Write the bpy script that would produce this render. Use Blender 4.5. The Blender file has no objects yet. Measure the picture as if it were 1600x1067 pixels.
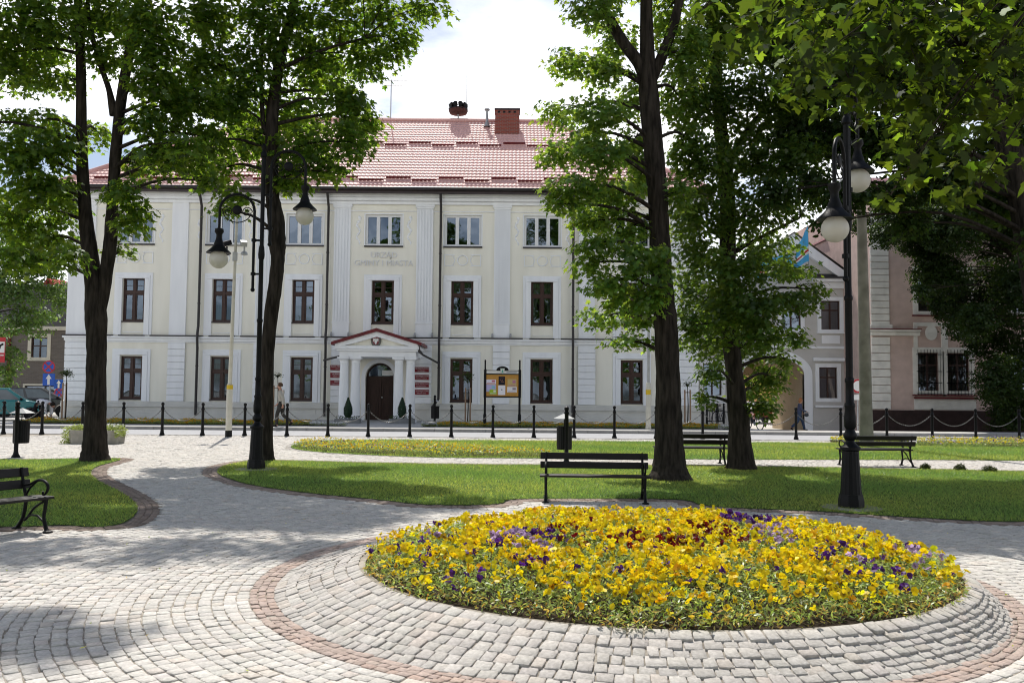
import bpy, math, random
import numpy as np
from mathutils import Vector, Matrix

random.seed(11)
rng = np.random.default_rng(11)
scene = bpy.context.scene
COL = scene.collection
R = math.radians
PI = math.pi

# ------------------------------------------------------------------ camera
F, PITCH, ROLL, EYE = 1350.0, R(3.24), R(0.5), 1.65
CAMR = Matrix.Rotation(PI / 2 + PITCH, 3, 'X') @ Matrix.Rotation(ROLL, 3, 'Z')
cam_d = bpy.data.cameras.new('camera')
cam = bpy.data.objects.new('camera', cam_d)
COL.objects.link(cam)
cam.location = (0, 0, EYE)
cam.rotation_euler = CAMR.to_euler()
cam_d.sensor_width = 36
cam_d.lens = F / 1600 * 36
cam_d.clip_end = 3000
scene.camera = cam


def ray(px, py):
    return CAMR @ Vector(((px - 800) / F, -(py - 533.5) / F, -1))


def at(px, py, Y):
    d = ray(px, py)
    return Vector((0, 0, EYE)) + d * (Y / d.y)


def gnd(px, py, z=0.0):
    d = ray(px, py)
    return Vector((0, 0, EYE)) + d * ((z - EYE) / d.z)


# ------------------------------------------------------------------ light
SUN_EL, SUN_AZ = R(57), R(-12)
world = bpy.data.worlds.new('World')
scene.world = world
world.use_nodes = True
nt = world.node_tree
nt.nodes.clear()
wo = nt.nodes.new('ShaderNodeOutputWorld')
bg = nt.nodes.new('ShaderNodeBackground')
sky = nt.nodes.new('ShaderNodeTexSky')
sky.sky_type = 'NISHITA'
sky.sun_disc = False
sky.sun_elevation = SUN_EL
sky.sun_rotation = SUN_AZ
sky.air_density = 1.0
sky.dust_density = 1.5
tc = nt.nodes.new('ShaderNodeTexCoord')
mp = nt.nodes.new('ShaderNodeMapping')
mp.inputs['Scale'].default_value = (1.0, 1.0, 2.4)
ns = nt.nodes.new('ShaderNodeTexNoise')
ns.inputs['Scale'].default_value = 2.6
ns.inputs['Detail'].default_value = 7
ns.inputs['Roughness'].default_value = 0.55
rp = nt.nodes.new('ShaderNodeValToRGB')
rp.color_ramp.elements[0].position = 0.385
rp.color_ramp.elements[1].position = 0.56
mx = nt.nodes.new('ShaderNodeMix')
mx.data_type = 'RGBA'
mx.inputs['B'].default_value = (17.6, 17.6, 17.8, 1)
nt.links.new(tc.outputs['Generated'], mp.inputs['Vector'])
nt.links.new(mp.outputs['Vector'], ns.inputs['Vector'])
nt.links.new(ns.outputs['Fac'], rp.inputs['Fac'])
sx_ = nt.nodes.new('ShaderNodeSeparateXYZ')
nt.links.new(tc.outputs['Generated'], sx_.inputs[0])
el = nt.nodes.new('ShaderNodeMapRange')          # banks of cloud low in the sky, clear blue overhead
el.inputs['From Min'].default_value = 0.30
el.inputs['From Max'].default_value = 0.54
el.inputs['To Min'].default_value = 1.0
el.inputs['To Max'].default_value = 0.02
nt.links.new(sx_.outputs['Z'], el.inputs['Value'])
fr = nt.nodes.new('ShaderNodeMapRange')          # thickest on the sun's side
fr.inputs['From Min'].default_value = -0.6
fr.inputs['From Max'].default_value = 0.5
fr.inputs['To Min'].default_value = 0.9
fr.inputs['To Max'].default_value = 1.0
nt.links.new(sx_.outputs['Y'], fr.inputs['Value'])
m1_ = nt.nodes.new('ShaderNodeMath')
m1_.operation = 'MULTIPLY'
m2_ = nt.nodes.new('ShaderNodeMath')
m2_.operation = 'MULTIPLY'
nt.links.new(rp.outputs['Color'], m1_.inputs[0])
nt.links.new(el.outputs[0], m1_.inputs[1])
nt.links.new(m1_.outputs[0], m2_.inputs[0])
nt.links.new(fr.outputs[0], m2_.inputs[1])
nt.links.new(m2_.outputs[0], mx.inputs['Factor'])
nt.links.new(sky.outputs['Color'], mx.inputs['A'])
nt.links.new(mx.outputs['Result'], bg.inputs['Color'])
bg.inputs['Strength'].default_value = 0.115
nt.links.new(bg.outputs[0], wo.inputs[0])

sd = bpy.data.lights.new('sun', 'SUN')
sd.energy = 5.0
sd.angle = R(0.53)
sd.color = (1.0, 0.955, 0.88)
sun = bpy.data.objects.new('sun', sd)
COL.objects.link(sun)
to_sun = Vector((math.sin(SUN_AZ) * math.cos(SUN_EL), math.cos(SUN_AZ) * math.cos(SUN_EL), math.sin(SUN_EL)))
sun.rotation_euler = to_sun.to_track_quat('Z', 'Y').to_euler()
sun.location = to_sun * 60

scene.view_settings.view_transform = 'Standard'
scene.view_settings.look = 'None'
scene.view_settings.exposure = 0
scene.render.engine = 'CYCLES'
cy = scene.cycles
cy.use_denoising = True
try:
    cy.denoiser = 'OPENIMAGEDENOISE'
except Exception:
    pass
cy.max_bounces = 6
cy.diffuse_bounces = 3
cy.glossy_bounces = 3
cy.transmission_bounces = 4
cy.transparent_max_bounces = 8
cy.caustics_reflective = False
cy.caustics_refractive = False
cy.sample_clamp_indirect = 6
cy.filter_width = 1.1


# ------------------------------------------------------------------ materials
def lin(r, g, b):
    f = lambda c: c / 12.92 if c <= 0.04045 else ((c + 0.055) / 1.055) ** 2.4
    return (f(r / 255), f(g / 255), f(b / 255))


def c4(c):
    return (c[0], c[1], c[2], 1)


def pmat(name, c1, c2=None, scale=6.0, rough=0.8, spec=0.3, bump=0.0, bscale=60.0, metal=0.0, stretch=(1, 1, 1), attr=None, detail=5):
    m = bpy.data.materials.new(name)
    m.use_nodes = True
    t = m.node_tree
    b = t.nodes['Principled BSDF']
    b.inputs['Roughness'].default_value = rough
    b.inputs['Specular IOR Level'].default_value = spec
    b.inputs['Metallic'].default_value = metal
    if c2 is None:
        c2 = tuple(x * 0.82 for x in c1)
    co = t.nodes.new('ShaderNodeTexCoord')
    mpn = t.nodes.new('ShaderNodeMapping')
    mpn.inputs['Scale'].default_value = stretch
    t.links.new(co.outputs['Object'], mpn.inputs['Vector'])
    n = t.nodes.new('ShaderNodeTexNoise')
    n.inputs['Scale'].default_value = scale
    n.inputs['Detail'].default_value = detail
    t.links.new(mpn.outputs['Vector'], n.inputs['Vector'])
    r = t.nodes.new('ShaderNodeValToRGB')
    r.color_ramp.elements[0].position = 0.35
    r.color_ramp.elements[1].position = 0.65
    r.color_ramp.elements[0].color = c4(c1)
    r.color_ramp.elements[1].color = c4(c2)
    t.links.new(n.outputs['Fac'], r.inputs['Fac'])
    out = r.outputs['Color']
    if attr:
        a = t.nodes.new('ShaderNodeAttribute')
        a.attribute_name = attr
        mm = t.nodes.new('ShaderNodeMix')
        mm.data_type = 'RGBA'
        mm.blend_type = 'MULTIPLY'
        mm.inputs['Factor'].default_value = 1
        t.links.new(out, mm.inputs['A'])
        t.links.new(a.outputs['Color'], mm.inputs['B'])
        out = mm.outputs['Result']
    t.links.new(out, b.inputs['Base Color'])
    if bump:
        n2 = t.nodes.new('ShaderNodeTexNoise')
        n2.inputs['Scale'].default_value = bscale
        n2.inputs['Detail'].default_value = 4
        t.links.new(mpn.outputs['Vector'], n2.inputs['Vector'])
        bn = t.nodes.new('ShaderNodeBump')
        bn.inputs['Strength'].default_value = bump
        bn.inputs['Distance'].default_value = 0.02
        t.links.new(n2.outputs['Fac'], bn.inputs['Height'])
        t.links.new(bn.outputs['Normal'], b.inputs['Normal'])
    return m


def leafmat(name, base, trans, tfac=0.45, gloss=0.06):
    m = bpy.data.materials.new(name)
    m.use_nodes = True
    t = m.node_tree
    t.nodes.clear()
    o = t.nodes.new('ShaderNodeOutputMaterial')
    a = t.nodes.new('ShaderNodeAttribute')
    a.attribute_name = 'Col'

    def mul(c):
        x = t.nodes.new('ShaderNodeMix')
        x.data_type = 'RGBA'
        x.blend_type = 'MULTIPLY'
        x.inputs['Factor'].default_value = 1
        x.inputs['A'].default_value = c4(c)
        t.links.new(a.outputs['Color'], x.inputs['B'])
        return x.outputs['Result']
    d = t.nodes.new('ShaderNodeBsdfDiffuse')
    tr = t.nodes.new('ShaderNodeBsdfTranslucent')
    g = t.nodes.new('ShaderNodeBsdfGlossy')
    g.inputs['Roughness'].default_value = 0.42
    g.inputs['Color'].default_value = (0.8, 0.85, 0.8, 1)
    t.links.new(mul(base), d.inputs['Color'])
    t.links.new(mul(trans), tr.inputs['Color'])
    m1 = t.nodes.new('ShaderNodeMixShader')
    m1.inputs[0].default_value = tfac
    m2 = t.nodes.new('ShaderNodeMixShader')
    m2.inputs[0].default_value = gloss
    t.links.new(d.outputs[0], m1.inputs[1])
    t.links.new(tr.outputs[0], m1.inputs[2])
    t.links.new(m1.outputs[0], m2.inputs[1])
    t.links.new(g.outputs[0], m2.inputs[2])
    t.links.new(m2.outputs[0], o.inputs['Surface'])
    return m


def glassmat(name, tint=(0.32, 0.36, 0.36), refl=0.16):
    m = bpy.data.materials.new(name)
    m.use_nodes = True
    t = m.node_tree
    t.nodes.clear()
    o = t.nodes.new('ShaderNodeOutputMaterial')
    tr = t.nodes.new('ShaderNodeBsdfTransparent')
    tr.inputs['Color'].default_value = c4(tint)
    g = t.nodes.new('ShaderNodeBsdfGlossy')
    g.inputs['Roughness'].default_value = 0.015
    g.inputs['Color'].default_value = (0.66, 0.80, 1.0, 1)
    n = t.nodes.new('ShaderNodeTexNoise')
    co = t.nodes.new('ShaderNodeTexCoord')
    t.links.new(co.outputs['Object'], n.inputs['Vector'])
    n.inputs['Scale'].default_value = 1.3
    n.inputs['Detail'].default_value = 1
    bn = t.nodes.new('ShaderNodeBump')
    bn.inputs['Strength'].default_value = 0.25
    bn.inputs['Distance'].default_value = 0.02
    t.links.new(n.outputs['Fac'], bn.inputs['Height'])
    t.links.new(bn.outputs['Normal'], g.inputs['Normal'])
    mxs = t.nodes.new('ShaderNodeMixShader')
    mxs.inputs[0].default_value = refl
    t.links.new(tr.outputs[0], mxs.inputs[1])
    t.links.new(g.outputs[0], mxs.inputs[2])
    t.links.new(mxs.outputs[0], o.inputs['Surface'])
    return m


def milkmat(name):
    m = bpy.data.materials.new(name)
    m.use_nodes = True
    t = m.node_tree
    t.nodes.clear()
    o = t.nodes.new('ShaderNodeOutputMaterial')
    d = t.nodes.new('ShaderNodeBsdfDiffuse')
    d.inputs['Color'].default_value = (.82, .80, .74, 1)
    tr = t.nodes.new('ShaderNodeBsdfTranslucent')
    tr.inputs['Color'].default_value = (.85, .82, .74, 1)
    g = t.nodes.new('ShaderNodeBsdfGlossy')
    g.inputs['Roughness'].default_value = .08
    n = t.nodes.new('ShaderNodeTexNoise')
    n.inputs['Scale'].default_value = 9
    bn = t.nodes.new('ShaderNodeBump')
    bn.inputs['Strength'].default_value = .3
    bn.inputs['Distance'].default_value = .02
    t.links.new(n.outputs['Fac'], bn.inputs['Height'])
    t.links.new(bn.outputs['Normal'], g.inputs['Normal'])
    a = t.nodes.new('ShaderNodeMixShader')
    a.inputs[0].default_value = .5
    b = t.nodes.new('ShaderNodeMixShader')
    b.inputs[0].default_value = .05
    t.links.new(d.outputs[0], a.inputs[1])
    t.links.new(tr.outputs[0], a.inputs[2])
    t.links.new(a.outputs[0], b.inputs[1])
    t.links.new(g.outputs[0], b.inputs[2])
    t.links.new(b.outputs[0], o.inputs['Surface'])
    return m


M = {}
M['globe'] = milkmat('milky_lamp_glass')
M['cream'] = pmat('cream_render', (0.92, 0.895, 0.79), (0.845, 0.82, 0.715), 1.1, 0.9, 0.15, 0.15, 120, stretch=(1.6, 1, .22))
M['trim'] = pmat('white_trim_paint', (0.92, 0.935, 0.95), (0.85, 0.865, 0.885), 1.4, 0.85, 0.2, 0.1, 90, stretch=(2, 1, .25))
M['plinth'] = pmat('grey_plinth_render', (0.70, 0.685, 0.635), (0.62, 0.61, 0.565), 1.5, 0.9, 0.15, 0.2, 80)
M['brownwood'] = pmat('brown_window_wood', (0.055, 0.022, 0.015), (0.04, 0.016, 0.011), 8, 0.45, 0.4)
M['door'] = pmat('dark_door_wood', (0.045, 0.02, 0.014), (0.03, 0.013, 0.009), 6, 0.5, 0.35, stretch=(4, 4, 0.5))
M['whitepvc'] = pmat('white_window_plastic', (0.8, 0.8, 0.8), (0.76, 0.77, 0.78), 3, 0.4, 0.4)
M['glass'] = glassmat('window_glass')
M['glass_dark'] = glassmat('car_glass', (0.25, 0.28, 0.28), 0.18)
M['curtain'] = pmat('net_curtain', (0.62, 0.63, 0.6), (0.4, 0.42, 0.41), 14, 0.9, 0.1, stretch=(3, 1, 0.15))
M['pipe'] = pmat('dark_brown_sheet_metal', (0.03, 0.026, 0.027), (0.022, 0.019, 0.02), 5, 0.45, 0.45)
M['gutter'] = pmat('brown_gutter_metal', (0.05, 0.032, 0.034), (0.036, 0.024, 0.026), 3, 0.45, 0.4)
M['redmetal'] = pmat('red_roof_metal', (0.16, 0.012, 0.018), (0.11, 0.01, 0.014), 4, 0.45, 0.4)
M['iron'] = pmat('black_cast_iron', (0.006, 0.0062, 0.007), (0.004, 0.0042, 0.005), 9, 0.5, 0.18, 0.08, 60)
M['grille'] = pmat('matt_black_grille', (0.006, 0.006, 0.007), (0.004, 0.004, 0.005), 9, 1.0, 0.0)
M['slat'] = pmat('dark_stained_bench_wood', (0.012, 0.009, 0.0085), (0.008, 0.006, 0.0055), 8, 0.45, 0.3, 0.15, 20, stretch=(0.4, 6, 6))
M['bark'] = pmat('rough_bark', (0.048, 0.040, 0.033), (0.016, 0.0135, 0.0115), 7, 0.95, 0.1, 0.9, 16, stretch=(2.2, 2.2, 0.35))
M['galv'] = pmat('galvanised_steel', (0.42, 0.43, 0.43), (0.34, 0.35, 0.35), 5, 0.5, 0.5, metal=0.3)
M['concrete'] = pmat('weathered_concrete', (0.36, 0.34, 0.30), (0.27, 0.26, 0.23), 5, 0.92, 0.15, 0.3, 50)
M['polepaint'] = pmat('cream_pole_paint', (0.6, 0.58, 0.5), (0.52, 0.5, 0.43), 5, 0.6, 0.3)
M['chain'] = pmat('chain_steel', (0.22, 0.22, 0.21), (0.12, 0.12, 0.115), 20, 0.4, 0.5, metal=0.5)
M['brick'] = pmat('red_brick', (0.28, 0.055, 0.04), (0.2, 0.04, 0.03), 6, 0.9, 0.15, 0.3, 40)
M['plate'] = pmat('crimson_plaque', (0.22, 0.01, 0.022), (0.19, 0.009, 0.02), 4, 0.4, 0.4)
M['white'] = pmat('white_paint', (0.8, 0.8, 0.79), (0.76, 0.76, 0.75), 4, 0.6, 0.3)
M['letter'] = pmat('raised_letter_plaster', (0.82, 0.82, 0.82), (0.78, 0.78, 0.78), 4, 0.8, 0.2)
M['stone'] = pmat('granite_sett', (1.0, 0.995, 0.985), (0.78, 0.77, 0.755), 38, 0.85, 0.25, 0.45, 110, attr='Col', detail=3)
M['sand'] = pmat('joint_sand', (0.44, 0.40, 0.345), (0.26, 0.23, 0.19), 9, 0.95, 0.1, 0.4, 60)
M['asphalt'] = pmat('pale_asphalt', (0.40, 0.40, 0.41), (0.36, 0.36, 0.37), 3, 0.85, 0.3, 0.3, 90)  # even pale grey over the whole road
M['pavement'] = pmat('pale_paving', (0.50, 0.485, 0.455), (0.44, 0.425, 0.4), 2, 0.9, 0.2, 0.2, 50)
M['kerb'] = pmat('kerb_concrete', (0.36, 0.35, 0.33), (0.28, 0.27, 0.26), 4, 0.9, 0.2, 0.2, 50)
M['soil'] = pmat('dark_soil', (0.045, 0.032, 0.022), (0.025, 0.018, 0.013), 14, 0.95, 0.1, 0.8, 40)
M['lawn'] = pmat('lawn_turf', (0.085, 0.14, 0.028), (0.06, 0.105, 0.02), 2.2, 0.95, 0.1, 0.8, 45)
M['grass'] = leafmat('grass_blade', (0.155, 0.245, 0.05), (0.50, 0.66, 0.12), 0.45, 0.05)
M['leaf_maple'] = leafmat('maple_leaf', (0.037, 0.076, 0.016), (0.31, 0.47, 0.034), 0.5, 0.025)
M['leaf_big'] = leafmat('broad_maple_leaf', (0.026, 0.055, 0.010), (0.21, 0.32, 0.016), 0.48, 0.02)
M['leaf_silver'] = leafmat('silver_maple_leaf', (0.066, 0.125, 0.032), (0.40, 0.57, 0.055), 0.49, 0.03)
M['leaf_lime'] = leafmat('lime_leaf', (0.022, 0.042, 0.011), (0.09, 0.15, 0.016), 0.4, 0.02)
M['leaf_far'] = leafmat('pale_street_tree_leaf', (0.085, 0.15, 0.04), (0.2, 0.32, 0.05), 0.45, 0.05)
M['conifer'] = leafmat('conifer_needle', (0.02, 0.05, 0.022), (0.02, 0.05, 0.02), 0.2, 0.03)
M['bedleaf'] = leafmat('pansy_leaf', (0.24, 0.32, 0.09), (0.52, 0.62, 0.14), 0.45, 0.06)
M['petal'] = leafmat('pansy_petal', (0.95, 0.95, 0.95), (0.95, 0.95, 0.95), 0.48, 0.02)


# ------------------------------------------------------------------ mesh builder
class MB:
    def __init__(self):
        self.V, self.Fc = [], []

    def add(self, vs, fs):
        n = len(self.V)
        self.V += [tuple(v) for v in vs]
        self.Fc += [tuple(i + n for i in f) for f in fs]
        return self

    def box(self, x0, x1, y0, y1, z0, z1):
        return self.add([(x0, y0, z0), (x1, y0, z0), (x1, y1, z0), (x0, y1, z0), (x0, y0, z1), (x1, y0, z1), (x1, y1, z1), (x0, y1, z1)],
                        [(0, 3, 2, 1), (4, 5, 6, 7), (0, 1, 5, 4), (1, 2, 6, 5), (2, 3, 7, 6), (3, 0, 4, 7)])

    def cbox(self, c, s, rot=None):
        vs = []
        for x, y, z in [(-1, -1, -1), (1, -1, -1), (1, 1, -1), (-1, 1, -1), (-1, -1, 1), (1, -1, 1), (1, 1, 1), (-1, 1, 1)]:
            v = Vector((x * s[0] / 2, y * s[1] / 2, z * s[2] / 2))
            if rot is not None:
                v = rot @ v
            vs.append(v + Vector(c))
        return self.add(vs, [(0, 3, 2, 1), (4, 5, 6, 7), (0, 1, 5, 4), (1, 2, 6, 5), (2, 3, 7, 6), (3, 0, 4, 7)])

    def quad(self, a, b, c, d):
        return self.add([a, b, c, d], [(0, 1, 2, 3)])

    def prism(self, poly, y0, y1):                 # poly in x,z; extruded along y
        n = len(poly)
        vs = [(x, y0, z) for x, z in poly] + [(x, y1, z) for x, z in poly]
        fs = [tuple(range(n)), tuple(range(2 * n - 1, n - 1, -1))]
        fs += [(i, i + n, (i + 1) % n + n, (i + 1) % n) for i in range(n)]
        return self.add(vs, fs)

    def zprism(self, poly, z0, z1):
        n = len(poly)
        vs = [(x, y, z0) for x, y in poly] + [(x, y, z1) for x, y in poly]
        fs = [tuple(range(n - 1, -1, -1)), tuple(range(n, 2 * n))]
        fs += [(i, (i + 1) % n, (i + 1) % n + n, i + n) for i in range(n)]
        return self.add(vs, fs)

    def tube(self, pts, rad, seg=8, jit=0.0):
        pts = [Vector(p) for p in pts]
        if not hasattr(rad, '__len__'):
            rad = [rad] * len(pts)
        vs, fs = [], []
        up = Vector((0.13, 0.31, 0.94))
        prev = None
        for i, p in enumerate(pts):
            t = (pts[min(i + 1, len(pts) - 1)] - pts[max(i - 1, 0)]).normalized()
            if prev is None:
                a = t.cross(up)
                if a.length < 0.1:
                    a = t.cross(Vector((1, 0, 0)))
                a.normalize()
            else:
                a = (prev - t * prev.dot(t)).normalized()
            prev = a
            b = t.cross(a)
            for k in range(seg):
                an = 2 * PI * k / seg
                rr = rad[i] * (1 + (random.uniform(-jit, jit) if jit else 0))
                vs.append(p + (a * math.cos(an) + b * math.sin(an)) * rr)
        for i in range(len(pts) - 1):
            for k in range(seg):
                fs.append((i * seg + k, i * seg + (k + 1) % seg, (i + 1) * seg + (k + 1) % seg, (i + 1) * seg + k))
        fs.append(tuple(range(seg - 1, -1, -1)))
        fs.append(tuple(range((len(pts) - 1) * seg, len(pts) * seg)))
        return self.add(vs, fs)

    def lathe(self, prof, c=(0, 0, 0), seg=16, flute=0.0, axis='Z'):
        vs, fs = [], []
        n = len(prof)
        for r, z in prof:
            for k in range(seg):
                an = 2 * PI * k / seg
                rr = r * (1 - (flute if k % 2 else 0))
                if axis == 'Z':
                    vs.append((c[0] + rr * math.cos(an), c[1] + rr * math.sin(an), c[2] + z))
                elif axis == 'Y':
                    vs.append((c[0] + rr * math.cos(an), c[1] + z, c[2] + rr * math.sin(an)))
                else:
                    vs.append((c[0] + z, c[1] + rr * math.cos(an), c[2] + rr * math.sin(an)))
        for i in range(n - 1):
            for k in range(seg):
                f = (i * seg + k, i * seg + (k + 1) % seg, (i + 1) * seg + (k + 1) % seg, (i + 1) * seg + k)
                fs.append(f if axis != 'Y' else f[::-1])
        a, b = tuple(range(seg - 1, -1, -1)), tuple(range((n - 1) * seg, n * seg))
        if axis == 'Y':
            a, b = a[::-1], b[::-1]
        fs += [a, b]
        return self.add(vs, fs)

    def sphere(self, c, r, seg=16, rings=10, sc=(1, 1, 1)):
        prof = [(max(1e-4, math.sin(PI * i / rings)), -math.cos(PI * i / rings)) for i in range(rings + 1)]
        n = len(self.V)
        self.lathe(prof, (0, 0, 0), seg)
        for i in range(n, len(self.V)):
            v = self.V[i]
            self.V[i] = (c[0] + v[0] * r * sc[0], c[1] + v[1] * r * sc[1], c[2] + v[2] * r * sc[2])
        return self

    def build(self, name, mat, parent=None, loc=None, smooth=None, bevel=0.0, label=None):
        off = Vector((0, 0, 0))
        if parent is not None:
            off = OFF.get(parent.name, off)
        elif loc is not None:
            off = Vector(loc)
        me = bpy.data.meshes.new(name)
        me.from_pydata([(v[0] - off.x, v[1] - off.y, v[2] - off.z) for v in self.V], [], self.Fc)
        me.materials.append(mat)
        me.update()
        if smooth:
            me.polygons.foreach_set('use_smooth', [True] * len(me.polygons))
            me.set_sharp_from_angle(angle=R(smooth))
        o = bpy.data.objects.new(name, me)
        COL.objects.link(o)
        if parent is not None:
            o.parent = parent
            OFF[o.name] = off
        elif loc is not None:
            o.location = off
            OFF[o.name] = off
        if bevel:
            bm = o.modifiers.new('bevel', 'BEVEL')
            bm.width = bevel
            bm.segments = 2
            bm.limit_method = 'ANGLE'
        if label:
            o['label'] = label
        return o


OFF = {}


def thing(name, label, cat, loc=(0, 0, 0), group=None):
    o = bpy.data.objects.new(name, None)
    COL.objects.link(o)
    o.empty_display_size = 0.2
    o.location = loc
    OFF[o.name] = Vector(loc)
    tag(o, label, cat, group)
    return o


def tag(o, label=None, cat=None, group=None, kind=None):
    if label:
        o['label'] = label
    if cat:
        o['category'] = cat
    if group:
        o['group'] = group
    if kind:
        o['kind'] = kind
    return o


KIDS = {}


def copy_tree(o, parent=None):
    c = o.copy()
    COL.objects.link(c)
    if parent is not None:
        c.parent = parent
    for ch in [x for x in COL.objects if x.parent == o]:
        copy_tree(ch, c)
    return c


def copies(proto, loc, rotz=0.0, label=None, group=None):
    c = copy_tree(proto)
    c.location = loc
    c.rotation_euler = (0, 0, rotz)
    if label:
        c['label'] = label
    if group:
        c['group'] = group
    return c


def np_mesh(name, V, counts, loops, mat, colors=None, parent=None, smooth=False, loc=None):
    """V (n,3); counts per polygon; loops flat vertex ids; colors (n,3) on points"""
    off = Vector((0, 0, 0))
    if parent is not None:
        off = OFF.get(parent.name, off)
    elif loc is not None:
        off = Vector(loc)
    V = np.asarray(V, dtype=np.float32) - np.array(off, dtype=np.float32)
    me = bpy.data.meshes.new(name)
    me.vertices.add(len(V))
    me.vertices.foreach_set('co', V.ravel())
    loops = np.asarray(loops, dtype=np.int32).ravel()
    counts = np.asarray(counts, dtype=np.int32)
    me.loops.add(len(loops))
    me.loops.foreach_set('vertex_index', loops)
    me.polygons.add(len(counts))
    st = np.zeros(len(counts), dtype=np.int32)
    st[1:] = np.cumsum(counts)[:-1]
    me.polygons.foreach_set('loop_start', st)
    try:
        me.polygons.foreach_set('loop_total', counts)
    except Exception:
        pass
    if smooth:
        me.polygons.foreach_set('use_smooth', np.ones(len(counts), dtype=bool))
    if colors is not None:
        a = me.color_attributes.new('Col', 'FLOAT_COLOR', 'POINT')
        cc = np.ones((len(V), 4), dtype=np.float32)
        cc[:, :3] = colors
        a.data.foreach_set('color', cc.ravel())
    me.update(calc_edges=True)
    me.validate()
    me.materials.append(mat)
    o = bpy.data.objects.new(name, me)
    COL.objects.link(o)
    if parent is not None:
        o.parent = parent
        OFF[o.name] = off
    elif loc is not None:
        o.location = off
        OFF[o.name] = off
    return o


def text_mesh(name, s, size, loc, mat, parent, extrude=0.01, align='CENTER'):
    cu = bpy.data.curves.new('text', 'FONT')
    cu.body = s
    cu.size = size
    cu.align_x = align
    cu.align_y = 'CENTER'
    cu.extrude = extrude
    cu.resolution_u = 3
    ob = bpy.data.objects.new('text', cu)
    COL.objects.link(ob)
    bpy.context.view_layer.update()
    me = bpy.data.meshes.new_from_object(ob.evaluated_get(bpy.context.evaluated_depsgraph_get()))
    bpy.data.objects.remove(ob)
    off = OFF.get(parent.name, Vector((0, 0, 0))) if parent is not None else Vector((0, 0, 0))
    mt = Matrix.Translation(Vector(loc) - off) @ Matrix.Rotation(PI / 2, 4, 'X')
    me.transform(mt)
    me.materials.clear()
    me.materials.append(mat)
    o = bpy.data.objects.new(name, me)
    COL.objects.link(o)
    if parent is not None:
        o.parent = parent
    return o


def in_poly(P, poly):
    x, y = P[:, 0], P[:, 1]
    ins = np.zeros(len(P), dtype=bool)
    n = len(poly)
    j = n - 1
    for i in range(n):
        xi, yi = poly[i]
        xj, yj = poly[j]
        if yi != yj:
            c = ((yi > y) != (yj > y)) & (x < (xj - xi) * (y - yi) / (yj - yi) + xi)
            ins ^= c
        j = i
    return ins


def dist_poly(P, poly):
    d = np.full(len(P), 1e9)
    n = len(poly)
    for i in range(n):
        a = np.array(poly[i])
        b = np.array(poly[(i + 1) % n])
        ab = b - a
        t = np.clip(((P - a) @ ab) / max(1e-9, ab @ ab), 0, 1)
        q = a + t[:, None] * ab
        d = np.minimum(d, np.hypot(*(P - q).T))
    return d


def smooth_poly(poly, it=2):
    for _ in range(it):
        q = []
        n = len(poly)
        for i in range(n):
            a, b = poly[i], poly[(i + 1) % n]
            q.append((a[0] * .75 + b[0] * .25, a[1] * .75 + b[1] * .25))
            q.append((a[0] * .25 + b[0] * .75, a[1] * .25 + b[1] * .75))
        poly = q
    return poly

# ------------------------------------------------------------------ ground, paving, lawns
def g2(px, py):
    v = gnd(px, py)
    return (v.x, v.y)


LAWN_LEFT = smooth_poly([(-16.0, 10.4)] + [g2(*q) for q in [(0, 824), (60, 822), (100, 820), (150, 824), (182, 821), (203, 813), (217, 798), (212, 785), (190, 769), (152, 751), (139, 739), (149, 729), (172, 723), (197, 716), (125, 717), (0, 719)]] + [(-24, 20.0), (-24, 12)], 2)
LAWN_MID = smooth_poly([g2(*q) for q in [(336, 736), (352, 726), (390, 720), (425, 719), (600, 724), (844, 727), (1010, 727), (1180, 729), (1430, 733), (1600, 737)]] + [(15.0, 19.2), (15.0, 11.8)] + [g2(*q) for q in [(1600, 818), (1364, 805), (1285, 799), (1180, 795), (1098, 791), (1076, 781), (1010, 779), (843, 779), (793, 780), (784, 788), (712, 790), (650, 788), (587, 780), (494, 772), (395, 759), (350, 746)]], 1)
LAWN_BACK = smooth_poly([g2(*q) for q in [(452, 697), (478, 690), (540, 687), (900, 689), (1100, 691), (1300, 692), (1600, 694)]] + [(24, 27.3), (24, 21.2)] + [g2(*q) for q in [(1600, 719), (1180, 718), (1000, 717), (868, 716), (806, 716), (675, 715), (575, 711), (503, 707), (460, 702)]], 1)
LAWNS = [LAWN_LEFT, LAWN_MID, LAWN_BACK]

BC, BR, BZ, BSX = np.array([1.24, 7.66]), 2.30, 0.20, 1.10       # flower bed
RC, RR0, RR1 = np.array([1.0, 7.84]), 3.0, 3.19     # red band

# base sheet to the horizon
mb = MB()
mb.quad((-900, -300, -0.6), (900, -300, -0.6), (900, 1600, -0.6), (-900, 1600, -0.6))
tag(mb.build('ground', pmat('distant_ground', (0.16, 0.15, 0.12), (0.11, 0.11, 0.08), 0.4, 0.95, 0.1)), kind='structure')
mb = MB()
mb.quad((-120, -90, -0.0085), (120, -90, -0.0085), (120, 30.1, -0.0085), (-120, 30.1, -0.0085))
ms_, mf_ = [], []
for j in range(13):
    t = -.12 + 1.12 * j / 12
    tc_ = max(0, t)
    cc_ = BC * (1 - tc_) + RC * tc_
    r_ = BR + (RR0 - BR) * t
    for k in range(96):
        a_ = 2 * PI * k / 96
        ms_.append((cc_[0] + r_ * math.cos(a_) * (1 + (BSX - 1) * (1 - tc_)), cc_[1] + r_ * math.sin(a_), BZ * (1 - tc_) ** 1.15 - .0105 - .004 * (t >= .99)))
for j in range(12):
    for k in range(96):
        mf_.append((j * 96 + k, (j + 1) * 96 + k, (j + 1) * 96 + (k + 1) % 96, j * 96 + (k + 1) % 96))
mb.add(ms_, mf_)
tag(mb.build('sand_bed', M['sand'], smooth=40), kind='structure')


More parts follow.
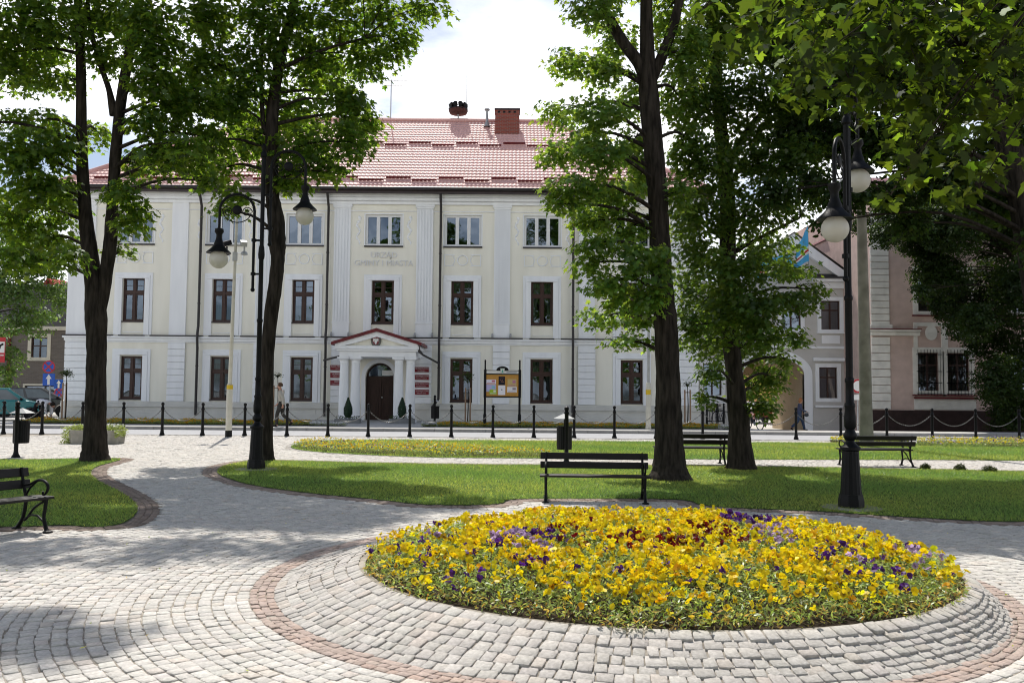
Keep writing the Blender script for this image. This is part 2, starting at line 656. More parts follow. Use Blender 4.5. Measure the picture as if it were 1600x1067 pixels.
def sidewalk_z(x, y):
    s = np.clip((x - 9.6) / 2.0, 0, 1)
    s = s * s * (3 - 2 * s)
    return 0.12 - 0.45 * s * np.clip((y - 35.6) / 9.5, 0, 1.25)


# road
mb = MB()
mb.quad((-120, 30.3, 0.002), (120, 30.3, 0.002), (120, 34.0, 0.002), (-120, 34.0, 0.002))
tag(mb.build('road', M['asphalt']), kind='structure')
mb = MB().box(-60, 60, 30.08, 30.3, -0.05, 0.012)
tag(mb.build('near_kerb', M['kerb']), kind='structure')
mb = MB()
x = -60.0
while x < 60:
    mb.box(x, x + 0.99, 33.95, 34.1, -0.05, 0.118)
    x += 1.0
tag(mb.build('far_kerb', M['kerb'], bevel=0.01), kind='structure')
mb = MB()
xs = np.concatenate([[-120, -40], np.arange(-22, 24, 1.0), [40, 120]])
ys = np.concatenate([np.arange(34.1, 48, 1.0), [60, 90, 140]])
vs = [(a, b, float(sidewalk_z(a, b))) for b in ys for a in xs]
nx = len(xs)
mb.add(vs, [(j * nx + i, j * nx + i + 1, (j + 1) * nx + i + 1, (j + 1) * nx + i) for j in range(len(ys) - 1) for i in range(nx - 1)])
tag(mb.build('pavement', M['pavement'], smooth=60), kind='structure')


def poly_sheet(name, poly, z, mat, kind):
    o = MB().add([(a, b, z) for a, b in poly], [tuple(range(len(poly)))])
    ob = o.build(name, mat)
    if ob.data.polygons[0].normal.z < 0:
        ob.data.flip_normals()
    return tag(ob, kind=kind)


for pl in LAWNS:
    poly_sheet('lawn', pl, 0.006, M['lawn'], 'structure')


# ---- stone setts as real geometry
def stone_geo(Q, ztop, col, chamf=0.0035, depth=0.03, jit=0.004, tilt=0.003):
    """Q (n,4,2) corners; ztop (n,4)"""
    n = len(Q)
    Q = Q + rng.normal(0, jit, Q.shape)
    c = Q.mean(1, keepdims=True)
    zt = ztop + rng.normal(0, tilt, (n, 1)) + rng.normal(0, tilt * .5, (n, 4))
    d = Q - c
    L = np.linalg.norm(d, axis=2, keepdims=True)
    inner = c + d * (1 - chamf * 1.6 / np.maximum(L, .02))
    V = np.zeros((n, 12, 3), dtype=np.float32)
    V[:, 0:4, :2] = Q
    V[:, 0:4, 2] = zt - depth
    V[:, 4:8, :2] = Q
    V[:, 4:8, 2] = zt - chamf
    V[:, 8:12, :2] = inner
    V[:, 8:12, 2] = zt
    base = []
    for a in (0, 4):
        for k in range(4):
            base.append((a + k, a + (k + 1) % 4, a + 4 + (k + 1) % 4, a + 4 + k))
    base.append((8, 9, 10, 11))
    base = np.array(base)
    loops = (base[None] + (np.arange(n) * 12)[:, None, None]).reshape(-1)
    counts = np.full(n * 9, 4)
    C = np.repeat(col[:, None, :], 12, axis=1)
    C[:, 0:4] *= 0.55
    return V.reshape(-1, 3), counts, loops, C.reshape(-1, 3)


def merge_geo(parts):
    Vs, Cs, Ls, Cc, n = [], [], [], [], 0
    for V, c, l, col in parts:
        Vs.append(V)
        Cs.append(c)
        Ls.append(l + n)
        Cc.append(col)
        n += len(V)
    return np.concatenate(Vs), np.concatenate(Cs), np.concatenate(Ls), np.concatenate(Cc)


def ring_stones(c0, r0, r1, pitch, gap):
    rm = (r0 + r1) / 2
    n = max(8, int(2 * PI * rm / pitch))
    w = rng.uniform(0.72, 1.28, n)
    e = np.concatenate([[0], np.cumsum(w)]) / w.sum() * 2 * PI + rng.uniform(0, 6)
    a, b = e[:-1], e[1:]
    ga = gap / rm
    ra, rb = r0 + gap / 2, r1 - gap / 2
    th = np.stack([a + ga / 2, a + ga / 2, b - ga / 2, b - ga / 2], 1)
    rr = np.stack([np.full(n, ra), np.full(n, rb), np.full(n, rb), np.full(n, ra)], 1)
    rr = rr + rng.normal(0, gap * .22, (n, 4))
    Q = np.stack([c0[0] + rr * np.cos(th), c0[1] + rr * np.sin(th)], 2)
    return Q


def greys(n, base=(0.63, 0.603, 0.565), var=0.06):
    k = rng.normal(1, var, (n, 1)).clip(.6, 1.5)
    c = np.array(base)[None] * k
    c = c * (1 + rng.normal(0, 0.005, (n, 3)))
    warm = rng.random(n) < 0.12
    c[warm] *= np.array([1.025, .985, .955])
    return c


def ccw(Q):
    a = Q[:, 1] - Q[:, 0]
    b = Q[:, 3] - Q[:, 0]
    s = a[:, 0] * b[:, 1] - a[:, 1] * b[:, 0]
    Q[s < 0] = Q[s < 0][:, ::-1]
    return Q


EDGE = 0.27
parts = []
# mound slope around the bed
NS = 7
for k in range(NS):
    t0, t1 = k / NS, (k + 1) / NS
    tm = (t0 + t1) / 2
    cc = BC * (1 - tm) + RC * tm
    Q = ring_stones(cc, BR + (RR0 - BR) * t0, BR + (RR0 - BR) * t1, 0.098 if k else 0.115, 0.010)
    Q = ccw(Q)
    rad = np.hypot(Q[:, :, 0] - cc[0], Q[:, :, 1] - cc[1])
    tt = (rad - BR) / (RR0 - BR)
    z = BZ * (1 - tt.clip(0, 1)) ** 1.15 + 0.0
    Q[:, :, 0] = cc[0] + (Q[:, :, 0] - cc[0]) * (1 + (BSX - 1) * (1 - tm))
    parts.append(stone_geo(Q, z, greys(len(Q), (0.54, 0.512, 0.48), .06), tilt=0.0028, jit=0.0038))
# red band: three rows of small setts
for k in range(3):
    Q = ccw(ring_stones(RC, RR0 + .063 * k, RR0 + .063 * (k + 1), 0.08, 0.006))
    parts.append(stone_geo(Q, np.zeros((len(Q), 4)), greys(len(Q), (0.48, 0.385, 0.34), .06), jit=.003))
V, c, l, C = merge_geo(parts)
tag(np_mesh('mound_paving', V, c, l, M['stone'], C), kind='structure')

# field of concentric courses
parts, r = [], RR1 + 0.002
big = []
while r < 27:
    w = rng.uniform(0.086, 0.103)
    Q = ring_stones(RC, r, r + w, 0.108, 0.0085)
    cen = Q.mean(1)
    ok = (cen[:, 1] > 3.2) & (cen[:, 1] < 30.05) & (np.abs(cen[:, 0]) < cen[:, 1] * 0.64 + 1.5)
    Q, cen = Q[ok], cen[ok]
    if len(Q):
        bad = np.zeros(len(Q), dtype=bool)
        for pl in LAWNS:
            bad |= in_poly(cen, pl)
        for pl, ew in ((LAWN_LEFT, EDGE), (LAWN_MID, EDGE), (LAWN_BACK, .12)):
            bad |= dist_poly(cen, pl) < ew + .03
        Q = Q[~bad]
        if len(Q):
            Q = ccw(Q)
            parts.append(stone_geo(Q, np.zeros((len(Q), 4)), greys(len(Q)), tilt=0.0022))
    r += w
V, c, l, C = merge_geo(parts)
tag(np_mesh('sett_paving', V, c, l, M['stone'], C), kind='structure')


# brownish edging rows that follow the lawns
def edging(poly, rows, w, base):
    P = np.array(poly)
    if np.sum(P[:, 0] * np.roll(P[:, 1], -1) - np.roll(P[:, 0], -1) * P[:, 1]) < 0:
        P = P[::-1]
    seg = np.roll(P, -1, 0) - P
    L = np.hypot(seg[:, 0], seg[:, 1])
    s = np.concatenate([[0], np.cumsum(L)])
    t = np.arange(0, s[-1], 0.09)
    Pc = np.vstack([P, P[:1]])
    X = np.interp(t, s, Pc[:, 0])
    Y = np.interp(t, s, Pc[:, 1])
    tx = np.roll(X, -1) - np.roll(X, 1)
    ty = np.roll(Y, -1) - np.roll(Y, 1)
    ln = np.hypot(tx, ty) + 1e-9
    nxx, nyy = ty / ln, -tx / ln
    out = []
    for k in range(rows):
        a, b = 0.02 + k * w, 0.02 + (k + 1) * w - 0.008
        A = np.stack([X + nxx * a, Y + nyy * a], 1)
        B = np.stack([X + nxx * b, Y + nyy * b], 1)
        A2, B2 = np.roll(A, -1, 0), np.roll(B, -1, 0)
        m = 0.05
        Q = np.stack([A + (A2 - A) * m, B + (B2 - B) * m, B2 + (B - B2) * m, A2 + (A - A2) * m], 1)[:-1]
        cen = Q.mean(1)
        ok = (cen[:, 1] > 6) & (cen[:, 1] < 30) & (np.abs(cen[:, 0]) < cen[:, 1] * 0.64 + 1)
        sz = np.hypot(*(Q[:, 1] - Q[:, 2]).T)
        Q = ccw(Q[ok & (sz < .2)])
        out.append(stone_geo(Q, np.full((len(Q), 4), 0.002), greys(len(Q), base, .12), jit=.003, tilt=.002))
    return out


parts = edging(LAWN_LEFT, 3, 0.088, (0.27, 0.21, 0.175)) + edging(LAWN_MID, 3, 0.088, (0.34, 0.27, 0.23)) + edging(LAWN_BACK, 1, 0.11, (0.5, 0.47, 0.44))
V, c, l, C = merge_geo(parts)
tag(np_mesh('lawn_edging', V, c, l, M['stone'], C), kind='structure')


# ---- grass blades
def grass_blades(polys, n, yr, h=(0.022, 0.052)):
    pts = []
    for pl in polys:
        P = np.array(pl)
        lo, hi = P.min(0), P.max(0)
        lo = np.maximum(lo, [-14, yr[0]])
        hi = np.minimum(hi, [17, yr[1]])
        area = max(0, (hi - lo).prod())
        k = int(n * area)
        q = rng.uniform(lo, hi, (k, 2))
        q = q[(np.abs(q[:, 0]) < q[:, 1] * .62 + .5)]
        q = q[in_poly(q, pl)]
        pts.append(q)
    q = np.concatenate(pts)
    m = len(q)
    hh = rng.uniform(h[0], h[1], m) * (0.75 + 0.5 * (np.sin(q[:, 0] * 2.1) * np.cos(q[:, 1] * 1.7) * .5 + .5))
    a = rng.uniform(0, 2 * PI, m)
    wv = 0.0045
    lean = rng.normal(0, .6, (m, 2)) * hh[:, None]
    V = np.zeros((m, 3, 3), dtype=np.float32)
    V[:, 0, 0] = q[:, 0] + np.cos(a) * wv
    V[:, 0, 1] = q[:, 1] + np.sin(a) * wv
    V[:, 1, 0] = q[:, 0] - np.cos(a) * wv
    V[:, 1, 1] = q[:, 1] - np.sin(a) * wv
    V[:, 2, 0] = q[:, 0] + lean[:, 0]
    V[:, 2, 1] = q[:, 1] + lean[:, 1]
    V[:, :2, 2] = 0.004
    V[:, 2, 2] = hh
    patch = np.sin(q[:, 0] * 0.9 + 1.3 * np.sin(q[:, 1] * .7)) * np.cos(q[:, 1] * 1.1 + q[:, 0] * .3)
    k = rng.normal(1, .18, m) * (1 + .16 * patch)
    C = np.stack([k * (1 + .18 * patch + rng.normal(0, .08, m)), k, k * .9], 1)
    dry = rng.random(m) < .05
    C[dry] = C[dry] * [1.9, 1.35, 1.6]
    C = np.repeat(C[:, None], 3, 1).reshape(-1, 3).clip(.2, 3)
    return V.reshape(-1, 3), np.full(m, 3), np.arange(m * 3), C


V, c, l, C = grass_blades([LAWN_LEFT, LAWN_MID], 1500, (8, 20.5))
tag(np_mesh('grass', V, c, l, M['grass'], C), kind='stuff')
V, c, l, C = grass_blades([LAWN_BACK], 700, (20, 29), (0.035, 0.08))
tag(np_mesh('grass', V, c, l, M['grass'], C), kind='stuff')


# ------------------------------------------------------------------ leaves / petals (vector helpers)
def frames(nrm, spin):
    """orthonormal frames: z = nrm, rotated by spin"""
    nrm = nrm / np.linalg.norm(nrm, axis=1, keepdims=True)
    ref = np.where(np.abs(nrm[:, 2:3]) < .9, np.array([[0, 0, 1.]]), np.array([[1., 0, 0]]))
    u = np.cross(ref, nrm)
    u /= np.linalg.norm(u, axis=1, keepdims=True)
    v = np.cross(nrm, u)
    cs, sn = np.cos(spin)[:, None], np.sin(spin)[:, None]
    return u * cs + v * sn, -u * sn + v * cs, nrm


def scatter(outline, pos, X, Y, Z, size, col, ptcol=None):
    """outline (k,3) flat ngon with xyz offsets in leaf frame"""
    n, k = len(pos), len(outline)
    o = np.asarray(outline, dtype=np.float32)
    s = size[:, None, None]
    V = pos[:, None] + s * (o[None, :, 0:1] * X[:, None] + o[None, :, 1:2] * Y[:, None] + o[None, :, 2:3] * Z[:, None])
    C = np.repeat(col[:, None], k, 1)
    if ptcol is not None:
        C = C * ptcol[None]
    return V.reshape(-1, 3), np.full(n, k), np.arange(n * k), C.reshape(-1, 3)


def bendo(pts, fold=-.22, droop=-.18):
    return [(x, y, fold * abs(x) + droop * max(0, y) ** 2) for x, y in pts]


_half = [(.10, .0), (.36, -.10), (.27, .14), (.56, .34), (.26, .44), (.24, .66)]
MAPLE = bendo([(0, 0)] + _half + [(0, 1.0)] + [(-a, b) for a, b in _half[::-1]])
_h2 = [(.34, -.06), (.24, .17), (.50, .42), (.20, .52)]
MAPLE_S = bendo([(0, 0)] + _h2 + [(0, 1.0)] + [(-a, b) for a, b in _h2[::-1]])
OVAL = bendo([(0, 0), (.28, .2), (.32, .5), (.18, .8), (0, 1.0), (-.18, .8), (-.32, .5), (-.28, .2)], -.15, -.2)
LANCE = bendo([(0, 0), (.16, .4), (0, 1), (-.16, .4)], -.2, -.25)


# ------------------------------------------------------------------ pansies
def petal_outline():
    # five overlapping lobes drawn as one outline, centre raised inside the mesh colour
    pts = []
    lob = [(90 - 38, .50, .42), (90 + 38, .50, .42), (180 + 6, .5, .40), (270, .52, .52), (0 - 6, .5, .40)]
    return lob


def pansy_geo(pos, nrm, size, col, dark, spin=None):
    n = len(pos)
    if spin is None:
        spin = rng.normal(0, .5, n)
    X, Y, Z = frames(nrm, spin)
    out = []
    for ang, cr, lr in petal_outline():
        a = R(ang)
        ct = np.array([math.cos(a), math.sin(a)])
        sd_ = np.array([-ct[1], ct[0]])
        ol = [(0, 0, 0.0)]
        for u, v in ((-.55, .35), (-.95, .75), (-.6, 1.25), (0, 1.38), (.6, 1.25), (.95, .75), (.55, .35)):
            p = ct * (v * cr) + sd_ * (u * lr)
            ol.append((p[0], p[1], .10 * v - .09 * v * v + (0.03 if ang == 270 else 0) + rng.uniform(-.02, .05)))
        ol = np.array(ol)
        pc = np.ones((8, 3))
        V, c, l, C = scatter(ol, pos, X, Y, Z, size * rng.uniform(.85, 1.15, n), col, pc)
        tl_ = rng.normal(.12, .42, n)[:, None] * np.hypot(ol[:, 0], ol[:, 1])[None] + rng.normal(0, .06, (n, 8)) * (np.arange(8) > 0)
        V = (V.reshape(n, 8, 3) + Z[:, None] * (size[:, None] * tl_)[:, :, None]).reshape(-1, 3)
        C = C.reshape(n, 8, 3) * rng.normal(1, .07, (n, 1, 1))
        if ang != 90 - 38 and ang != 90 + 38:
            C[:, 0] = C[:, 0] * (1 - dark[:, None]) + dark[:, None] * np.array([.06, .008, .012])
            for k in (1, 7):
                C[:, k] = C[:, k] * (1 - .8 * dark[:, None]) + .8 * dark[:, None] * np.array([.08, .01, .012])
        out.append((V, c, l, C.reshape(-1, 3)))
    return merge_geo(out)


def bed_h(x, y):
    r = np.hypot((x - BC[0]) / BSX, y - BC[1]) / BR
    return BZ + 0.01 + 0.035 * (1 - r ** 2).clip(0, 1)


YEL, ORA, PUR, RED, LIL = (1.0, 0.76, 0.012), (0.96, 0.50, 0.01), (0.10, 0.025, 0.24), (0.20, 0.008, 0.012), (0.62, 0.45, 0.72)
PATCH = [(640, 850, .20, PUR), (660, 845, .15, LIL), (725, 902, .17, PUR), (738, 895, .10, PUR), (800, 850, .22, LIL), (840, 845, .24, PUR), (855, 865, .2, LIL), (895, 838, .28, RED), (920, 858, .28, RED), (965, 858, .26, RED), (1010, 855, .2, RED), (1055, 852, .24, RED), (1080, 860, .22, RED), (1115, 835, .26, RED), (1135, 850, .22, RED), (1150, 862, .16, RED), (1175, 812, .3, PUR), (1195, 808, .26, PUR), (1160, 825, .2, PUR), (1190, 835, .24, LIL), (1210, 850, .2, LIL), (1215, 868, .12, PUR), (1290, 878, .12, PUR), (1315, 865, .16, PUR), (1350, 880, .16, LIL), (1360, 882, .16, PUR), (1385, 895, .18, PUR), (1420, 845, .2, PUR), (1435, 862, .2, LIL), (1430, 882, .14, LIL), (1432, 912, .14, PUR), (1440, 925, .10, PUR), (1472, 912, .10, PUR), (780, 860, .14, PUR), (815, 870, .14, LIL), (830, 888, .12, PUR)]
PC = np.array([[*(gnd(px, py, .34).xy)] for px, py, _, _ in PATCH])

fb = thing('flower_bed', 'large round raised bed of yellow, purple and red pansies in the cobbled circle', 'flower bed', (BC[0], BC[1], BZ))
mb = MB()
mb.lathe([(BR - .02, -.10), (BR - .02, 0.0), (BR * .8, .05), (BR * .4, .09), (.01, .10)], (BC[0], BC[1], BZ - .012), 64)
mb.V = [(BC[0] + (v[0] - BC[0]) * BSX, v[1], v[2] if v[2] < BZ else BZ + (v[2] - BZ) * .38) for v in mb.V]
mb.build('soil', M['soil'], fb, smooth=50)

# foliage
n = 60000
rr = BR * np.sqrt(rng.random(n)) * .995
th = rng.uniform(0, 2 * PI, n)
edge_ = .992 + .014 * np.sin(7 * th + 1) + .009 * np.sin(17 * th) + .006 * np.sin(31 * th)
fx, fy = BC[0] + BSX * rr * edge_ * np.cos(th), BC[1] + rr * edge_ * np.sin(th)
hmax = 0.05 + 0.10 * (1 - (rr / BR) ** 6)
hmax *= 0.75 + .5 * (np.sin(fx * 7.3 + 1.7 * np.sin(fy * 5.1)) * np.cos(fy * 6.7) * .5 + .5)
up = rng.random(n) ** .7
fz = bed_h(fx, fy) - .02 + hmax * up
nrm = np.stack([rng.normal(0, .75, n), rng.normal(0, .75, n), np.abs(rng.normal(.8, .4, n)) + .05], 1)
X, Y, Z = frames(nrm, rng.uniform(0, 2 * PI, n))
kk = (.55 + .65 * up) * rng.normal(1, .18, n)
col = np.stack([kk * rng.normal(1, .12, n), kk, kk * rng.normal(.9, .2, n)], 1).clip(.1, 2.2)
dry = (rng.random(n) < .05) | ((rng.random(n) < .3) & (rr > BR * .93))
col[dry] *= [1.7, .95, .8]
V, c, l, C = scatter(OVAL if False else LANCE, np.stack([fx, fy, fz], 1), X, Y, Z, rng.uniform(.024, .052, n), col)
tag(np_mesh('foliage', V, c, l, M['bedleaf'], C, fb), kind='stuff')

# blossoms
n = 11500
rr = BR * np.sqrt(rng.random(n)) * .985
th = rng.uniform(0, 2 * PI, n)
fx, fy = BC[0] + BSX * rr * np.cos(th), BC[1] + rr * np.sin(th)
dens = np.sin(fx * 5.1 + 2 * np.sin(fy * 3.3)) * np.cos(fy * 4.7 + fx) * .5 + .5
rim = (1 - (rr / BR) ** 5)
keep = rng.random(n) < (.10 + .95 * dens ** 1.4) * (.10 + .90 * rim)
fx, fy, rr = fx[keep], fy[keep], rr[keep]
n = len(fx)
P2 = np.stack([fx, fy], 1)
D = np.hypot(P2[:, None, 0] - PC[None, :, 0], P2[:, None, 1] - PC[None, :, 1])
rad = np.array([q[2] for q in PATCH])
W = D / rad
best = W.argmin(1)
isp = (W.min(1) < .95) & (rng.random(n) < np.where(np.array([PATCH[i][3] == RED for i in best]), .42, .8))
stray = rng.random(n)
col = np.array([YEL] * n) * rng.normal(1, .07, (n, 1))
col[:, 1] *= rng.normal(1, .08, n)
for i in np.where(isp)[0]:
    col[i] = np.array(PATCH[best[i]][3]) * rng.normal(1, .2)
ora = (stray < .035) & ~isp
col[ora] = np.array(ORA) * rng.normal(1, .12, (ora.sum(), 1))
pp = (stray > .978) & ~isp
col[pp] = PUR
front = fy < BC[1]
dark = np.where(isp, .7, np.where((rng.random(n) < np.where(rr > BR * .75, .5, .22)), .95, .12))
hm = (0.055 + 0.105 * (1 - (rr / BR) ** 6)) * (0.78 + .44 * (np.sin(fx * 7.3 + 1.7 * np.sin(fy * 5.1)) * np.cos(fy * 6.7) * .5 + .5))
fz = bed_h(fx, fy) + hm * rng.uniform(.72, 1.12, n) + rng.uniform(0, .03, n)
ta = rng.uniform(0, 2 * PI, n)
tl = np.abs(rng.normal(.95, .5, n))
nrm = np.stack([np.cos(ta) * tl, np.sin(ta) * tl - .25, np.full(n, .8)], 1)
sz = rng.uniform(.029, .045, n)
pos = np.stack([fx, fy, fz], 1)
near = np.argsort(fy + .25 * rng.random(n) - fz)[:100]
mask = np.ones(n, dtype=bool)
mask[near] = False
V, c, l, C = pansy_geo(pos[mask], nrm[mask], sz[mask], col[mask].clip(0, 1), dark[mask])
tag(np_mesh('blossoms', V, c, l, M['petal'], C, fb), kind='stuff')
for i in near:
    k = slice(i, i + 1)
    V, c, l, C = pansy_geo(np.zeros((1, 3)), nrm[k], sz[k], col[k].clip(0, 1), dark[k])
    o = np_mesh('pansy_blossom', V, c, l, M['petal'], C)
    o.parent = fb
    o.location = Vector(pos[i]) - OFF[fb.name]
# a few fallen leaves and petals on the setts
# ------------------------------------------------------------------ low flower strips


def flower_strip(name, label, pts, n, cols, h=(.10, .2), zfun=None, lsize=(.04, .08), bsize=(.024, .034), dens=.5, group=None, green=1.0):
    P = np.array(pts)
    z0 = zfun if zfun is not None else (lambda x, y: np.full(len(x), 0.01))
    cx, cyy = P.mean(0)
    root = thing(name, label, 'flower bed', (float(cx), float(cyy), float(z0(np.array([cx]), np.array([cyy]))[0])), group)
    ob = MB().add([(a, b, float(z0(np.array([a]), np.array([b]))[0]) + .012) for a, b in pts], [tuple(range(len(pts)))]).build('soil', M['soil'], root)
    if ob.data.polygons[0].normal.z < 0:
        ob.data.flip_normals()
    lo, hi = P.min(0), P.max(0)
    q = rng.uniform(lo, hi, (n, 2))
    q = q[in_poly(q, pts)]
    m = len(q)
    cl = np.sin(q[:, 0] * 3.1) * np.cos(q[:, 1] * 4.3 + q[:, 0]) * .5 + .5
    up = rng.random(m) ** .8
    hh = (h[0] + (h[1] - h[0]) * cl)
    fz = z0(q[:, 0], q[:, 1]) + .01 + hh * up
    nrm = np.stack([rng.normal(0, .7, m), rng.normal(0, .7, m), np.abs(rng.normal(.8, .4, m)) + .05], 1)
    X, Y, Z = frames(nrm, rng.uniform(0, 6.28, m))
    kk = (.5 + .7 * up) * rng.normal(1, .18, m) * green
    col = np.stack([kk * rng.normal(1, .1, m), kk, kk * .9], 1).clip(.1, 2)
    V, c, l, C = scatter(LANCE, np.column_stack([q, fz]), X, Y, Z, rng.uniform(*lsize, m), col)
    tag(np_mesh('foliage', V, c, l, M['bedleaf'], C, root), kind='stuff')
    k = int(m * .28 * dens)
    q = rng.uniform(lo, hi, (k * 3, 2))
    q = q[in_poly(q, pts)][:k]
    k = len(q)
    cl = np.sin(q[:, 0] * 3.1) * np.cos(q[:, 1] * 4.3 + q[:, 0]) * .5 + .5
    fz = z0(q[:, 0], q[:, 1]) + (h[0] + (h[1] - h[0]) * cl) * rng.uniform(.75, 1.1, k)
    nrm = np.stack([rng.normal(0, .6, k), rng.normal(-.2, .6, k), np.full(k, .8)], 1)
    ci = rng.choice(len(cols), k, p=np.array([w for _, w in cols]) / sum(w for _, w in cols))
    col = np.array([cols[i][0] for i in ci]) * rng.normal(1, .1, (k, 1))
    V, c, l, C = pansy_geo(np.column_stack([q, fz]), nrm, rng.uniform(*bsize, k), col.clip(0, 1), np.full(k, .15))
    tag(np_mesh('blossoms', V, c, l, M['petal'], C, root), kind='stuff')
    return root


G = lambda L: [g2(*q) for q in L]
flower_strip('flower_border', 'long narrow border of yellow pansies along the rounded tip of the far lawn', G([(456, 697), (480, 692), (560, 694), (700, 699), (800, 706), (862, 709), (862, 714), (800, 714), (675, 713), (575, 709), (503, 705), (470, 701)]), 15000, [(YEL, 8), (ORA, 2), (PUR, .6), (LIL, .4)], (.08, .2), dens=.62)
flower_strip('flower_border', 'border of yellow and lilac pansies at the right edge of the far lawn', G([(1432, 689), (1600, 690)]) + [(20, 26.2), (20, 24.6)] + G([(1600, 699), (1500, 698), (1434, 696)]), 12000, [(YEL, 8), (LIL, 2), (PUR, .6)], (.08, .2), dens=.8)
flower_strip('flower_border', 'short yellow pansy border behind the right lamp post and far bench', G([(1296, 688), (1325, 688), (1420, 689), (1420, 692), (1325, 692), (1298, 691)]), 2600, [(YEL, 8), (ORA, 1)], (.08, .16), dens=.7)
zs = lambda x, y: sidewalk_z(np.asarray(x), np.asarray(y))
YEL_SHADED = (0.75, 0.42, 0.02)  # duller yellow, the building's shade put into the petal colour
flower_strip('flower_border', 'yellow flower strip along the office wall, left of the entrance', [(-20.3, 35.9), (-8.4, 35.9), (-8.4, 37.3), (-20.3, 37.3)], 16000, [(YEL_SHADED, 8), (ORA, 1)], (.08, .22), zs, (.05, .1), (.03, .045), .7)
flower_strip('flower_border', 'yellow flower strip along the office wall, right of the entrance', [(-3.1, 35.9), (8.7, 35.9), (8.7, 37.3), (-3.1, 37.3)], 14000, [(YEL_SHADED, 8), (ORA, 1)], (.08, .22), zs, (.05, .1), (.03, .045), .7)
WH = (.85, .85, .85)
for lab, x0, x1 in (('clump of white flowers at the end of the left strip, beside the entrance', -8.35, -6.9), ('clump of white flowers by the bin right of the entrance', -3.7, -3.15), ('clump of white flowers near the bicycle rack', 8.75, 9.6)):
    flower_strip('white_flowers', lab, [(x0, 35.7), (x1, 35.7), (x1, 36.5), (x0, 36.5)], 800, [(WH, 1)], (.08, .18), zs, (.04, .07), (.04, .06), 1.6)

# ------------------------------------------------------------------ town hall
FY = 43.0                                     # facade plane
HC = at(598, 470, FY).x                       # axis of the building
zf = lambda py: at(598, py, FY).z
HX0, HX1 = HC - 15.74, HC + 15.74
Z0, ZPL, ZSTR, ZCOR, ZEAVE = 0.10, zf(630), zf(528), zf(309), zf(309)
hall = thing('town_hall', 'three storey cream town hall with white pilasters and a red tiled hip roof', 'building', (HC, FY, Z0))


def wall_holes(mb, x0, x1, z0, z1, y, holes, depth=.2):
    xs = sorted(set([x0, x1] + [h[0] for h in holes] + [h[1] for h in holes]))
    zs_ = sorted(set([z0, z1] + [h[2] for h in holes] + [h[3] for h in holes]))
    for i in range(len(xs) - 1):
        for j in range(len(zs_) - 1):
            cx, cz = (xs[i] + xs[i + 1]) / 2, (zs_[j] + zs_[j + 1]) / 2
            if any(h[0] < cx < h[1] and h[2] < cz < h[3] for h in holes):
                continue
            mb.quad((xs[i], y, zs_[j]), (xs[i + 1], y, zs_[j]), (xs[i + 1], y, zs_[j + 1]), (xs[i], y, zs_[j + 1]))
    for a, b, c, d in holes:
        mb.quad((a, y, c), (a, y, d), (a, y + depth, d), (a, y + depth, c))
        mb.quad((b, y, d), (b, y, c), (b, y + depth, c), (b, y + depth, d))
        mb.quad((a, y, d), (b, y, d), (b, y + depth, d), (a, y + depth, d))
        mb.quad((a, y, c), (a, y + depth, c), (b, y + depth, c), (b, y, c))


BAYS = [-12.45, -7.96, -3.97, 0.0, 3.97, 7.96, 12.45]
W1 = [(HC + b - .55, HC + b + .55, zf(626.5), zf(559.5)) for b in BAYS if b != 0]
W2 = [(HC + b - .55, HC + b + .55, zf(505.5), zf(437)) for b in BAYS]
W3 = [(HC + b - .93, HC + b + .93, zf(384.5), zf(335.5)) for b in BAYS]
# arched doorway opening
DX0, DX1 = at(571, 600, FY).x, at(615, 600, FY).x
DC, DR = (DX0 + DX1) / 2, (DX1 - DX0) / 2
DZS = zf(567) - DR                             # springing of the arch
mb = MB()
holes = W1 + W2 + W3 + [(DX0, DX1, Z0, DZS + DR)]
wall_holes(mb, HX0, HX1, Z0 - .3, ZEAVE + .5, FY, holes)
# spandrels of the doorway arch
SEG = 16
for k in range(SEG):
    a0, a1 = PI * k / SEG, PI * (k + 1) / SEG
    p0 = (DC + DR * math.cos(a0), DZS + DR * math.sin(a0))
    p1 = (DC + DR * math.cos(a1), DZS + DR * math.sin(a1))
    mb.quad((p1[0], FY, p1[1]), (p0[0], FY, p0[1]), (p0[0], FY, DZS + DR), (p1[0], FY, DZS + DR))
    mb.quad((p0[0], FY, p0[1]), (p1[0], FY, p1[1]), (p1[0], FY + .3, p1[1]), (p0[0], FY + .3, p0[1]))
mb.quad((HX0, FY + 14, Z0 - .3), (HX0, FY, Z0 - .3), (HX0, FY, ZEAVE + .5), (HX0, FY + 14, ZEAVE + .5))
mb.quad((HX1, FY, Z0 - .3), (HX1, FY + 14, Z0 - .3), (HX1, FY + 14, ZEAVE + .5), (HX1, FY, ZEAVE + .5))
mb.quad((HX1, FY + 14, Z0 - .3), (HX0, FY + 14, Z0 - .3), (HX0, FY + 14, ZEAVE + .5), (HX1, FY + 14, ZEAVE + .5))
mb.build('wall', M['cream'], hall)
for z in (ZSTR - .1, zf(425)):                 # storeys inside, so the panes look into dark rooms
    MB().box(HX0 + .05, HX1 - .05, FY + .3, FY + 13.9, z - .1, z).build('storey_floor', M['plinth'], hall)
MB().box(HX0 + .05, HX1 - .05, FY + 5.0, FY + 5.15, Z0, ZEAVE).build('inner_wall', pmat('dim_inner_wall', (.04, .038, .035)), hall)

